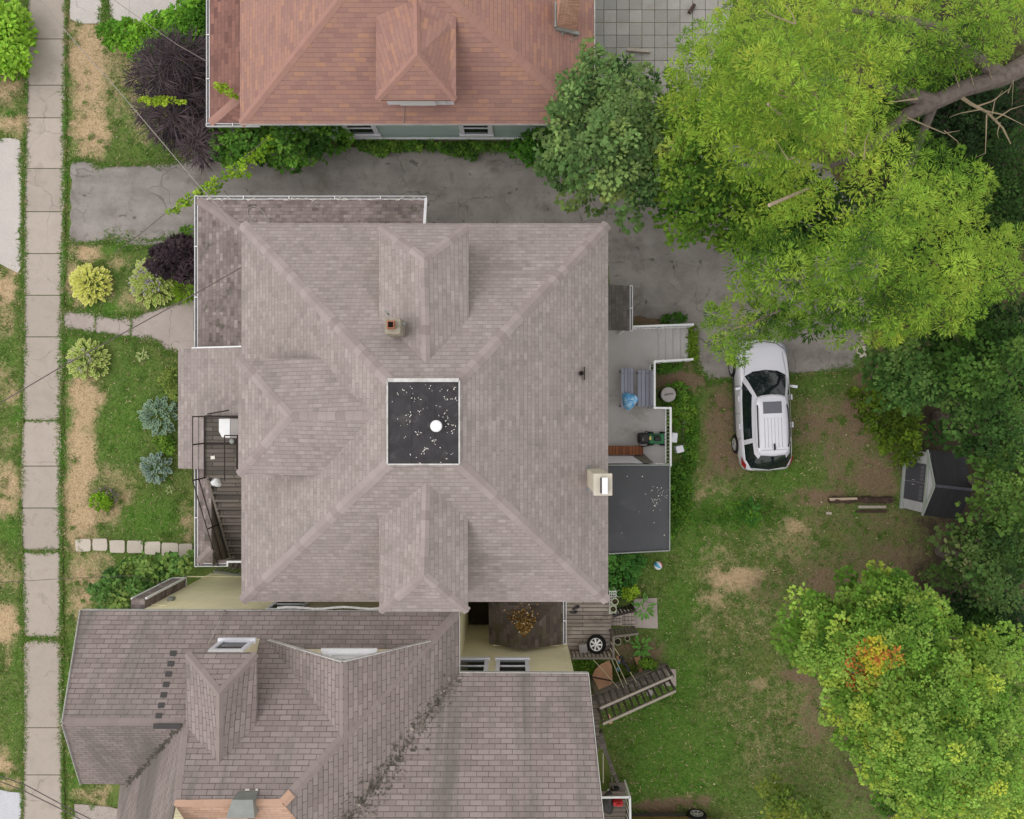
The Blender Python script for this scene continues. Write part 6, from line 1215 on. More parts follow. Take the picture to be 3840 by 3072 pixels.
def empty_child(name, parent):
    o = bpy.data.objects.new(name, None); scene.collection.objects.link(o); o.parent = parent; o.empty_display_size = .2; return o
make_car('white estate car with sunroof and dark roof rails parked on the earth', 'car', (9.17, .17, 0), radians(2.2))
make_car('tan gold car seen at the bottom edge, only its side and wheel showing', 'tan_car', (5.42, -15.95, 0), radians(-90.0))

# ------------------------------------------------------------------ overhead cables
def cable(label, pts, r, mat='wire'):
    mb = MB(); mb.tube([P(*p) for p in pts], r, 5); o = mb.build('cable', M[mat]); base_at(o, P(*pts[0])); tag(o, label, 'cable', 'overhead cables')
cable('pale service cable from the top edge past the purple bush to the taupe house corner', [(30, -150, 7.6), (150, 0, 7.2), (300, 180, 6.7), (420, 312, 6.4), (580, 500, 6.1), (740, 690, 5.85), (912, 878, 5.75)], .012, 'wire_pale')
cable('dark service cable from the left edge over the front path to the taupe eave', [(-120, 1590, 7.4), (0, 1512, 7.1), (220, 1382, 6.7), (440, 1262, 6.3), (740, 1098, 5.9), (910, 1000, 5.75)], .016)
cable('pale cable from the top edge to the red house gutter', [(340, -70, 5.4), (430, 2, 4.9), (540, 80, 4.3), (660, 165, 3.6), (785, 236, 3.0)], .010, 'wire_pale')
cable('upper dark cable of the pair crossing the sidewalk at the bottom left', [(-60, 2890, 7.5), (96, 2944, 7.3), (240, 3022, 7.2), (360, 3082, 7.1), (480, 3150, 7.0)], .013)
cable('lower dark cable of the pair crossing the sidewalk at the bottom left', [(-60, 2908, 7.5), (86, 2964, 7.3), (240, 3040, 7.2), (330, 3088, 7.1), (450, 3160, 7.0)], .013)
cable('thin cable low over the lawn towards the meter boxes', [(-60, 2188, 6.0), (240, 2170, 5.2), (500, 2158, 4.2), (612, 2190, 3.3)], .008)
# ------------------------------------------------------------------ vegetation
def ell(cx, cy, rx, ry, n=14, seed=0, j=.12):
    r = random.Random(seed); return [(cx + rx * cos(2 * pi * i / n) * (1 + r.uniform(-j, j)), cy + ry * sin(2 * pi * i / n) * (1 + r.uniform(-j, j))) for i in range(n)]
def edge_dist(px, py, poly):
    d = np.full(len(px), 1e9); n = len(poly)
    for i in range(n):
        ax, ay = poly[i]; bx, by = poly[(i + 1) % n]; vx, vy = bx - ax, by - ay; L = vx * vx + vy * vy + 1e-9
        t = np.clip(((px - ax) * vx + (py - ay) * vy) / L, 0, 1); d = np.minimum(d, np.hypot(px - ax - t * vx, py - ay - t * vy))
    return d
def centres(poly, ze, zt, spacing, seed, jz=.3, dmax=None, bsize=1.0, bamp=.8, bseed=0, cull=0.0, inset=0.0):
    """clump centres filling a crown whose outline is poly: domed, higher inside"""
    r = np.random.default_rng(seed); k = s_((ze + zt) / 2); sp = spacing / k; kb = k
    xs_ = [p[0] for p in poly]; ys_ = [p[1] for p in poly]; out = []
    area = (max(xs_) - min(xs_)) * (max(ys_) - min(ys_)); n = int(area / (sp * sp) * 9) + 20
    cx, cy = r.uniform(min(xs_), max(xs_), n), r.uniform(min(ys_), max(ys_), n); ok = inpoly(cx, cy, poly); cx, cy = cx[ok], cy[ok]; keep = []
    cell = {}
    for i in range(len(cx)):
        key = (int(cx[i] // sp), int(cy[i] // sp)); good = True
        for a in (-1, 0, 1):
            for b in (-1, 0, 1):
                for j in cell.get((key[0] + a, key[1] + b), ()):
                    if (cx[i] - cx[j]) ** 2 + (cy[i] - cy[j]) ** 2 < sp * sp * .72: good = False
        if good: cell.setdefault(key, []).append(i); keep.append(i)
    cx, cy = cx[keep], cy[keep]; d = edge_dist(cx, cy, poly); D = dmax / k if dmax else max(d.max() * .8, 1); q = np.clip(d / D, 0, 1)
    z = ze + (zt - ze) * np.sqrt(1 - (1 - q) ** 2) + r.normal(0, jz, len(cx)) * .5; bl = np.abs(2 * vnoise(cx * kb / bsize, cy * kb / bsize, 1.0, bseed + 3) - 1) * .75 + np.abs(2 * vnoise(cx * kb / bsize, cy * kb / bsize, 2.1, bseed + 9) - 1) * .25; z = z + (bl - .45) * 1.7 * min(bamp, .6 * (zt - ze)) * np.clip(.35 + q, 0, 1); kp = ((bl > cull) | (q < .12)) & (d * k > inset); cx, cy, d, z = cx[kp], cy[kp], d[kp], z[kp]
    kk = (H - z) / 2800; return np.stack([(cx - 1920) * kk, -(cy - 1536) * kk, z], 1), d * kk, cx, cy
def leaves(c, rad, nper, L, W, seed, up=.25, radial=.5, droop=.1, flat=.75, lvar=.35, curl=.0):
    """leaf quads (diamonds) on clumps: c (n,3), rad (n,)"""
    r = np.random.default_rng(seed); n = len(c); idx = np.repeat(np.arange(n), nper); N = len(idx)
    d = r.normal(size=(N, 3)); d[:, 2] = np.abs(d[:, 2]) - .35 * (r.random(N) < .25); d /= np.linalg.norm(d, axis=1, keepdims=True)
    rr = rad[idx] * (.35 + .65 * r.random(N) ** .5); base = c[idx] + d * rr[:, None] * np.array([1, 1, flat]) 
    ax = d * np.array([1, 1, .35]) * radial + r.normal(size=(N, 3)) * np.array([1, 1, .35]) * (1 - radial) ; ax[:, 2] -= droop; ax /= np.linalg.norm(ax, axis=1, keepdims=True)
    nm = d * .9 + np.array([0, 0, .5]) + r.normal(size=(N, 3)) * .34; sd = np.cross(nm, ax); sd /= np.linalg.norm(sd, axis=1, keepdims=True) + 1e-9
    l = L * (1 + lvar * r.uniform(-1, 1, N)); w = W * (1 + lvar * r.uniform(-1, 1, N)); q = np.empty((N, 4, 3)); up_ = np.cross(ax, sd)
    q[:, 0] = base - ax * (l * .15)[:, None]; q[:, 1] = base + ax * (l * .4)[:, None] + sd * w[:, None] + up_ * (w * .25)[:, None]; q[:, 2] = base + ax * l[:, None]; q[:, 3] = base + ax * (l * .4)[:, None] - sd * w[:, None] + up_ * (w * .25)[:, None]
    return q, idx, r
def leafcols(idx, n, pal, r, cvar=.22, lvar=.22, mixv=None):
    """palette colours mixed per clump and varied per leaf (dark palette ends paint in the shade of crown gaps)"""
    pal = np.array([rgb(*p)[:3] for p in pal]); t = r.random(n) if mixv is None else mixv
    t = np.clip(t, 0, .9999) * (len(pal) - 1); i = t.astype(int); f = (t - i)[:, None]; cc = pal[i] * (1 - f) + pal[np.minimum(i + 1, len(pal) - 1)] * f
    cc = cc * (1 + r.uniform(-cvar, cvar, (n, 1))); c = cc[idx] * (1 + r.uniform(-lvar, lvar, (len(idx), 1))); c *= 1 + r.uniform(-.06, .06, c.shape); return np.clip(c, 0, 1)
def crown(name, parent, poly, ze, zt, spacing, rad, nper, L, W, pal, seed, layers=((0, 1.0),), mat='leaf', tint=None, dmax=None, bsize=1.0, bamp=.8, grow=.12, cull=.10, inset=0.0, **kw):
    Q, C = [], []
    for li, (dz, fr) in enumerate(layers):
        c, d, cx, cy = centres(poly, ze, zt, spacing * (1 + .25 * li), seed + 31 * li, dmax=dmax, bsize=bsize, bamp=bamp, bseed=seed, cull=cull if li < len(layers) - 1 else 0.0, inset=inset); c[:, 2] -= dz
        if dz: k0 = (H - c[:, 2]) / (H - c[:, 2] - dz); c[:, :2] *= 1.0
        c[:, 2] = np.maximum(c[:, 2], .12); rd = np.minimum(rad, d * .9 + rad * .35) * np.random.default_rng(seed + li).uniform(.75, 1.2, len(c))
        mv = fbm(c[:, 0], c[:, 1], .45, seed, 3) * 1.1 - .05 + np.random.default_rng(seed + 5).normal(0, .2, len(c))
        g_ = 1 + grow * li; q, idx, r = leaves(c, rd * (1 + .25 * li), max(3, int(nper * fr)), L * g_, W * g_ * (1 + .2 * li), seed + 7 * li, **kw); col = leafcols(idx, len(c), pal, r, mixv=mv)
        if tint: col = tint(col, cx[idx], cy[idx], r)
        Q.append(q); C.append(col)
    o = tri_obj(name, np.concatenate(Q), np.concatenate(C), M[mat])
    if parent is not None: par(o, parent)
    return o
def limb_tree(parent, base, tops, r0, mat='bark', name='trunk', fork=None, wob=.25, seed=0):
    r = random.Random(seed); base = Vector(base); mb = MB(); fk = Vector(fork) if fork else base.lerp(sum((Vector(t) for t in tops), Vector()) / len(tops), .45)
    def path(a, b, n, w): return [a.lerp(b, i / n) + Vector((r.uniform(-w, w), r.uniform(-w, w), r.uniform(-w, w) * .4)) * (0 < i < n) for i in range(n + 1)]
    mb.tube(path(base, fk, 5, wob * .3), [r0 * (1.25 - .45 * i / 5) for i in range(6)], 10)
    for t in tops: mb.tube(path(fk, Vector(t), 5, wob), [r0 * .62 * (1 - .8 * i / 5) for i in range(6)], 7)
    return mb.build(name, M[mat], parent)

ASH_P = [(54, 84, 28), (100, 136, 44), (126, 158, 54), (146, 174, 64), (164, 180, 66)]  # first entry is dark, standing in for shaded gaps among clumps
ash = empty('tree', (19.0, 12.5, 0), 'tall feathery yellow-green tree filling the top right, with a leaning bare limb', 'tree')
ASH = [(2780, -60), (2700, 40), (2575, 107), (2530, 250), (2600, 360), (2640, 427), (2740, 500), (2800, 600), (2900, 640), (2975, 720), (2890, 800), (2850, 870), (2830, 1000), (2820, 1080), (2930, 1150), (3040, 1150), (3135, 1225), (3230, 1205), (3350, 1285), (3475, 1230), (3650, 1250), (3720, 1120), (3860, 1090), (3900, 850), (3840, 830), (3720, 880), (3680, 800), (3740, 680), (3670, 590), (3500, 520), (3350, 420), (3480, 356), (3580, 250), (3740, 230), (3860, 125), (3900, -60)]
ASH_HOLES = [(3050, 640, 40), (2990, 430, 26), (3080, 360, 22), (3330, 700, 28), (2940, 560, 30)]
crown('crown', ash, ASH, 6.5, 11.5, .33, .24, 70, .105, .0105, ASH_P, 11, ((0, 1.0), (.25, 1.0), (.8, 1.0), (1.8, 1.0), (3.0, 1.0)), radial=.85, bsize=1.3, bamp=1.8, grow=.08, cull=.16, droop=.05, flat=.6, dmax=3.0)
crown('crown', ash, [(2650, 1150), (2720, 1135), (2760, 1195), (2830, 1180), (2850, 1100), (2930, 1140), (3030, 1185), (3010, 1240), (2920, 1270), (2860, 1262), (2812, 1300), (2792, 1372), (2748, 1360), (2735, 1330), (2690, 1325), (2650, 1240)], 4.6, 5.8, .28, .22, 66, .105, .0105, ASH_P, 12, ((0, 1.0), (.2, 1.0), (.5, .9)), radial=.75, bsize=.8, bamp=.7, grow=.08, flat=.6)
tp = [P(3440, 404, 8.2), P(3200, 700, 8.0), P(2900, 300, 8.0), P(3300, 150, 9.0), P(3300, 1050, 7.6)]
mb = MB(); mb.tube([(19.0, 12.5, -.1), (18.2, 12.2, 3.0), P(3900, 215, 6.2), P(3760, 290, 6.7), P(3620, 330, 7.2), P(3500, 385, 7.6), P(3400, 430, 7.8), P(3250, 560, 7.9), P(3080, 640, 8.0)], [.5, .42, .32, .26, .235, .215, .18, .12, .06], 12)
mb.tube([P(3500, 400, 7.0), P(3380, 700, 6.4), P(3250, 1000, 7.0)], [.13, .1, .05], 8); mb.tube([P(3500, 385, 7.6), P(3200, 300, 8.6), P(2850, 330, 9.0)], [.22, .14, .05], 8); mb.tube([P(3760, 290, 6.7), P(3500, 100, 8.8), P(3200, 40, 10)], [.22, .14, .05], 8); mb.tube([P(3250, 1000, 7.2), P(3000, 1130, 6.4), P(2780, 1230, 5.6)], [.06, .045, .02], 6)
mb.build('trunk', M['bark'], ash)
# bare grey twigs that show against the dark gap and through the leaves
mb = MB(); r = random.Random(21)
def twig(pts, w, n=4): mb = MB(); mb.tube([P(*p) for p in pts], [w * (1 - .75 * i / (len(pts) - 1)) for i in range(len(pts))], n); mb.build('twig', M['twig'], ash)
twig([(3590, 355, 7.3), (3640, 390, 7.4), (3700, 420, 7.4), (3760, 480, 7.3), (3790, 540, 7.2)], .07); twig([(3660, 400, 7.4), (3720, 380, 7.6), (3790, 330, 7.8)], .03); twig([(3690, 415, 7.5), (3760, 430, 7.6), (3840, 470, 7.6)], .03); twig([(3700, 430, 7.5), (3698, 500, 7.4), (3695, 575, 7.3), (3660, 590, 7.3)], .025); twig([(3680, 410, 7.5), (3600, 425, 7.6), (3560, 440, 7.7)], .02); twig([(3730, 450, 7.5), (3790, 410, 7.7), (3840, 395, 7.8)], .025); twig([(3400, 440, 8.0), (3470, 470, 7.8), (3540, 500, 7.7), (3600, 490, 7.7)], .03); twig([(3540, 490, 7.7), (3590, 530, 7.6), (3600, 550, 7.6)], .018); twig([(3600, 340, 7.5), (3585, 290, 7.7), (3570, 270, 7.9)], .02); twig([(3650, 320, 7.5), (3640, 280, 7.8), (3632, 262, 8)], .018); twig([(3720, 300, 7.4), (3705, 250, 7.7)], .018); twig([(3780, 350, 7.6), (3800, 300, 7.8), (3795, 400, 7.6)], .018); twig([(3750, 460, 7.5), (3740, 500, 7.5), (3745, 520, 7.4)], .02); twig([(3720, 430, 7.6), (3730, 380, 7.8), (3760, 340, 7.9)], .02)
Z = 11.2
twig([(3078, 392, Z), (3055, 355, Z), (3022, 295, Z), (3010, 250, Z)], .035); twig([(3060, 415, Z), (2990, 375, Z), (2900, 350, Z), (2880, 370, Z)], .03); twig([(3055, 355, Z), (2980, 365, Z), (2930, 340, Z), (2905, 330, Z)], .025); twig([(2980, 90, Z), (2940, 75, Z), (2880, 50, Z), (2865, 35, Z)], .025); twig([(2985, 90, Z), (2970, 50, Z), (2945, 20, Z)], .022); twig([(2980, 590, Z - .6), (2955, 600, Z - .6), (2930, 560, Z - .6), (2905, 520, Z - .6)], .02); twig([(3240, 600, Z), (3245, 530, Z), (3265, 480, Z)], .018); twig([(3170, 500, Z), (3172, 450, Z)], .018); twig([(3440, 370, Z - 1), (3330, 385, Z - 1)], .03); twig([(3180, 560, Z), (3210, 590, Z)], .02); twig([(2790, 1220, 6.2), (2760, 1230, 6.2), (2740, 1240, 6.1)], .02); twig([(2730, 1160, 6.2), (2770, 1165, 6.2), (2795, 1192, 6.2), (2745, 1230, 6.2)], .016); twig([(3520, 1005, Z - 1), (3500, 970, Z - 1), (3470, 1010, Z - 1)], .02)
for a, b, w, lb in (((2880, 390, 11.2), (2985, 478, 10.2), .06, None), ((2884, 770, 8.9), (3030, 708, 8.3), .085, None)):
    mb = MB(); mb.tube([P(*a), P(*b)], [w * .6, w * .5], 8); o = mb.build('broken_limb', M['deadwood'], ash)

def tree(label, poly, ze, zt, sp, rad, nper, L, W, pal, seed, trunk=None, r0=.16, layers=((0, 1.0), (.8, .7)), group=None, name='tree', cat='tree', **kw):
    cx = sum(p[0] for p in poly) / len(poly); cy = sum(p[1] for p in poly) / len(poly); c = P(cx, cy, ze); b = trunk or (c.x, c.y, 0)
    t = empty(name, b, label, cat, group); crown('crown', t, poly, ze, zt, sp, rad, nper, L, W, pal, seed, layers, **kw)
    rr = random.Random(seed); tops = []
    for i in range(6):
        q = poly[(i * len(poly)) // 6]; e = P(cx + (q[0] - cx) * .6, cy + (q[1] - cy) * .6, zt - .5 * (zt - ze)); tops.append(e)
    limb_tree(t, b, tops, r0, seed=seed); return t
RND = [(2100, 275), (2150, 250), (2190, 160), (2240, 150), (2300, 190), (2370, 205), (2440, 250), (2470, 300), (2500, 400), (2505, 600), (2480, 740), (2400, 800), (2330, 780), (2260, 730), (2200, 745), (2110, 690), (2070, 640), (2010, 610), (2000, 560), (2080, 520), (2060, 460), (2010, 400), (2070, 380)]
tree('blue-green broad-leaved tree overlapping the red roof corner', RND, 3.6, 6.4, .40, .30, 44, .12, .045, [(50, 76, 42), (86, 116, 64), (108, 136, 78), (126, 150, 84), (152, 164, 90)], 41, radial=.75, dmax=1.8, inset=.14, layers=((0, 1.0), (.25, 1.1), (.7, 1.2), (1.4, 1.3)), bsize=.75, bamp=1.6)
MIDT = [(2500, 330), (2560, 290), (2640, 380), (2740, 520), (2830, 640), (2960, 690), (2900, 840), (2860, 900), (2800, 945), (2740, 880), (2700, 850), (2640, 880), (2600, 900), (2530, 850), (2520, 800), (2470, 720), (2440, 600), (2470, 450)]
tree('mid-green maple with pale leaf undersides between the blue-green and yellow-green trees', MIDT, 3.4, 5.8, .36, .27, 44, .11, .04, [(38, 66, 24), (72, 108, 36), (104, 138, 48), (134, 162, 60), (176, 188, 92)], 43, radial=.7, inset=.12, layers=((0, 1.0), (.25, 1.1), (.7, 1.2), (1.4, 1.3)), bsize=.8, bamp=1.4)
DK = [(30, 52, 22), (58, 90, 40), (80, 112, 54), (98, 128, 64), (116, 142, 74)]
DK2 = [(24, 44, 18), (52, 82, 32), (74, 106, 44), (98, 126, 56)]
DL = [(3480, 1410, 205, 150, 3.6, 5.6, 'dark green tree behind the driveway end, left of its neighbours', DK), (3760, 1330, 190, 230, 4.4, 6.6, 'dark green tree at the right edge below the yellow-green tree', DK2), (3730, 1570, 165, 165, 3.4, 5.2, 'dark green tree directly above the shed', DK), (3810, 1830, 125, 190, 3.8, 5.6, 'dark green tree to the right of the shed', DK2),
      (3730, 2130, 150, 165, 3.2, 5.0, 'dark green tree with pale seed tufts below the shed', [(40, 64, 32), (66, 94, 44), (88, 114, 58), (140, 142, 96)]), (3760, 2340, 170, 120, 2.6, 3.8, 'darkest tree between the shed row and the orange-tinged maple', [(30, 52, 30), (54, 82, 46), (74, 104, 58), (90, 120, 68)]), (3790, 700, 150, 230, 2.6, 4.2, 'very dark low tree under the leaning bare limb', [(30, 50, 22), (52, 80, 34), (70, 100, 44)]), (3640, 940, 160, 140, 2.5, 3.8, 'dark low tree showing below the bare twigs', [(22, 38, 20), (40, 62, 30), (54, 78, 38)]), (3620, 420, 280, 200, 1.8, 3.0, 'dark undergrowth tree added to fill the shaded gap beneath the leaning limb', [(20, 34, 20), (34, 54, 28), (50, 72, 36)])]  # last entry: undergrowth added, its near-black leaves paint the shade beneath the limb
DL += [(3830, 2070, 110, 150, 2.8, 4.4, 'dark green tree cut by the right edge beside the one with seed tufts', DK2), (3620, 2350, 90, 120, 2.0, 3.2, 'low dark tree right above the broad maple', [(34, 56, 30), (58, 88, 46), (78, 110, 60)])]
DL.append((3020, 800, 250, 190, 2.8, 4.6, 'dark understory tree glimpsed through gaps below the yellow-green tree', [(30, 54, 22), (54, 86, 34), (72, 108, 44)]))
for i, (cx, cy, rx, ry, ze, zt, lb, pal) in enumerate(DL):
    tree(lb, ell(cx, cy, rx, ry, 16, 50 + i, .15), ze, zt, .38, .28, 42 if i < 6 else 34, .11, .042, pal, 60 + i, group='trees along the right side', radial=.7, inset=.16, layers=((0, 1.0), (.25, 1.1), (.7, 1.2), (1.4, 1.3)), bsize=.85, bamp=1.4)
MAP = [(3030, 2245), (3080, 2235), (3120, 2290), (3170, 2260), (3170, 2200), (3230, 2210), (3250, 2140), (3300, 2130), (3340, 2190), (3370, 2145), (3430, 2190), (3500, 2185), (3540, 2240), (3600, 2290), (3590, 2390), (3640, 2400), (3690, 2350), (3760, 2370), (3790, 2330), (3880, 2400), (3920, 3140), (3380, 3140), (3320, 3010), (3260, 2900), (3190, 2810), (3130, 2690), (3150, 2620), (3200, 2590), (3110, 2580), (3060, 2540), (2990, 2520), (2960, 2440), (2990, 2400), (3020, 2340)]
def orange(col, cx, cy, r):
    k = np.zeros(len(cx), bool)
    for x, y, q in ((3200, 2500, 34), (3222, 2548, 44), (3258, 2455, 40), (3325, 2415, 16), (3335, 2480, 26), (3285, 2570, 26), (3375, 2770, 16), (3030, 2235, 14)): k |= np.hypot(cx - x, cy - y) < q
    k &= r.random(len(cx)) < .5; col[k] = np.array(rgb(200, 126, 66)[:3]) * r.uniform(.65, 1.15, (k.sum(), 1)); k2 = (np.hypot(cx - 3300, cy - 2460) < 60) & ~k; col[k2] = np.array(rgb(178, 172, 54)[:3]) * r.uniform(.8, 1.2, (k2.sum(), 1)); return col
tree('broad bright green maple with an orange patch, bottom right', MAP, 4.2, 8.6, .35, .26, 72, .075, .031, [(58, 92, 34), (98, 138, 48), (118, 156, 60), (138, 170, 76), (158, 180, 70), (180, 190, 70)], 71, r0=.28, tint=orange, radial=.7, dmax=3.2, grow=.2, inset=.10, cull=.05, bsize=.95, bamp=1.1, layers=((0, 1.0), (.25, 1.1), (.7, 1.2), (1.4, 1.3)))
tree('small sapling with a yellowing tip at the bottom edge of the lawn', [(2880, 3000), (2930, 2965), (2970, 2990), (3040, 3000), (3080, 3050), (3140, 3090), (3120, 3150), (2900, 3150)], 1.2, 2.4, .4, .28, 50, .14, .046, [(62, 92, 40), (96, 122, 50), (140, 150, 60)], 73, r0=.05, radial=.7)

def shrub(label, poly, ze, zt, sp, rad, nper, L, W, pal, seed, name='shrub', cat='shrub', mat='leaf', group=None, layers=((0, 1.0), (.35, .7)), stems=True, **kw):
    cx = sum(p[0] for p in poly) / len(poly); cy = sum(p[1] for p in poly) / len(poly); c = P(cx, cy, (ze + zt) / 2); t = empty(name, (c.x, c.y, 0), label, cat, group)
    crown('foliage', t, poly, ze, zt, sp, rad, nper, L, W, pal, seed, layers, mat=mat, **kw)
    if stems:
        mb = MB()
        for i in range(5): q = poly[(i * len(poly)) // 5]; e = P(cx + (q[0] - cx) * .5, cy + (q[1] - cy) * .5, ze); mb.tube([(c.x, c.y, -.02), (c.x * .6 + e.x * .4, c.y * .6 + e.y * .4, ze * .6), e], [.03, .022, .012], 5)
        mb.build('stems', M['bark'], t)
    return t
shrub('bright green broad-leaved shrub on the verge at the top left corner', [(-60, 10), (55, 15), (95, 60), (98, 160), (90, 255), (55, 272), (-60, 275)], .6, 1.2, .30, .22, 46, .17, .055, [(112, 158, 40), (136, 180, 56), (160, 200, 76)], 81, radial=.8)
shrub('leafy green shrub below the top edge beside the red house', [(365, 105), (440, 75), (520, 85), (560, 60), (650, 20), (690, -50), (800, -60), (785, 150), (700, 165), (610, 135), (520, 200), (430, 175), (380, 150)], .7, 1.5, .30, .24, 46, .15, .045, [(62, 104, 30), (96, 146, 40), (128, 176, 54)], 82, radial=.7)
PUR = [(40, 33, 36), (70, 59, 64), (100, 86, 90)]
shrub('upper half of the wispy dark purple bush by the red house', [(520, 250), (560, 170), (650, 135), (780, 160), (785, 370), (700, 400), (640, 370), (560, 365), (500, 310)], 1.2, 2.4, .34, .42, 46, .46, .016, PUR, 83, mat='leaf_purple', radial=.85, droop=.25)
shrub('lower half of the wispy dark purple bush, spilling over the driveway edge', [(525, 400), (600, 385), (690, 395), (760, 430), (790, 490), (790, 580), (745, 595), (680, 545), (620, 510), (560, 460)], .9, 2.0, .34, .42, 46, .46, .016, PUR, 84, mat='leaf_purple', radial=.85, droop=.25)
shrub('dark green ivy mass along the red house side wall', [(795, 478), (900, 474), (1180, 474), (1322, 478), (1300, 520), (1230, 560), (1180, 580), (1140, 615), (1050, 618), (960, 590), (880, 605), (810, 590), (775, 540)], .5, 2.4, .32, .26, 48, .14, .05, [(48, 84, 30), (76, 118, 42), (104, 150, 54), (150, 180, 90)], 85, radial=.7, layers=((0, 1.0), (.5, .7)))
shrub('glossy green bush between the red house wall and the blue-green tree', [(1985, 478), (2090, 476), (2110, 560), (2080, 650), (2020, 620), (1960, 590), (1910, 560), (1960, 520)], .6, 1.9, .32, .26, 48, .13, .045, [(46, 84, 28), (70, 116, 36), (104, 152, 52)], 86, radial=.7)
VP = [(1010, 505), (960, 560), (900, 600), (850, 640), (800, 670), (750, 705), (700, 735), (660, 765), (622, 798), (640, 798), (700, 765), (760, 735), (810, 715), (850, 668), (930, 655), (940, 610), (1000, 580), (1040, 540)]
shrub('yellow-green creeper climbing the slanting stay line over the driveway', VP, 2.2, 2.8, .21, .16, 26, .085, .03, [(72, 108, 24), (112, 148, 36), (140, 174, 46), (160, 188, 60)], 87, name='creeper', cat='creeper', layers=((0, 1.0), (.15, .6)), stems=False, radial=.6)
mb = MB(); mb.tube([P(1000, 520, 3.1), P(800, 690, 2.6), P(625, 797, 2.3), P(535, 870, 1.4), P(430, 950, .05)], .012, 5); o = mb.build('stay_line', M['wire']); base_at(o, P(430, 950, 0)); tag(o, 'slanting stay line overgrown by the yellow-green creeper', 'cable')
for k, (poly, lb) in enumerate((([(800, 315), (850, 320), (890, 350), (885, 372), (850, 350), (815, 335)], 'yellow-green creeper tuft lying on the red porch roof'), ([(520, 370), (640, 368), (700, 385), (640, 392), (530, 392)], 'thin line of yellow-green creeper crossing the purple bush'))):
    shrub(lb, poly, 3.1 if k == 0 else 2.5, 3.25 if k == 0 else 2.7, .14, .12, 26, .08, .03, [(120, 150, 34), (156, 178, 52)], 88 + k, name='creeper', cat='creeper', layers=((0, 1.0),), stems=False)
shrub('dark purple-leaved shrub against the porch gutter', [(640, 890), (690, 895), (748, 905), (750, 1050), (700, 1056), (650, 1030), (560, 1012), (540, 992), (590, 968), (565, 930), (620, 925)], .6, 1.6, .24, .20, 46, .15, .045, [(44, 34, 40), (64, 52, 58), (84, 68, 72)], 91, mat='leaf_purple', radial=.8)
shrub('tall green shrub at the street corner of the yellow house', [(345, 2205), (420, 2140), (520, 2100), (640, 2095), (720, 2095), (722, 2130), (690, 2140), (610, 2190), (540, 2240), (490, 2290), (380, 2290)], .9, 1.9, .34, .27, 46, .15, .055, [(40, 78, 34), (66, 104, 48), (96, 132, 64), (128, 152, 76)], 92, radial=.7)
shrub('small bright green bush on the burnt lawn with grey flower heads', ell(378, 1880, 36, 32, 12, 3), .2, .5, .16, .13, 40, .08, .026, [(92, 134, 26), (124, 164, 40)], 93)
shrub('grey faded flower heads behind the small bright green bush', [(345, 1845), (400, 1830), (445, 1850), (435, 1890), (410, 1860), (360, 1850)], .15, .3, .14, .12, 18, .05, .02, [(118, 108, 106), (140, 126, 122)], 94, mat='leaf_purple', layers=((0, 1.0),), stems=False)
shrub('mossy green bush left of the shed, nearest the bare earth', [(3205, 1470), (3290, 1440), (3400, 1500), (3450, 1560), (3448, 1720), (3400, 1745), (3350, 1720), (3300, 1640), (3240, 1560)], .6, 1.5, .34, .28, 46, .15, .04, [(62, 84, 20), (86, 110, 30), (112, 136, 44)], 95)
shrub('dense green bush behind the flat-roofed addition', [(2285, 2085), (2380, 2080), (2420, 2100), (2400, 2150), (2370, 2190), (2330, 2225), (2285, 2215)], .3, .9, .24, .2, 46, .11, .04, [(46, 92, 42), (70, 120, 52), (98, 146, 60)], 96)
shrub('yellow-green plant beside the white plant stand', ell(2362, 2220, 30, 26, 10, 4), .3, .6, .16, .13, 30, .1, .03, [(120, 156, 40), (152, 178, 54)], 97)
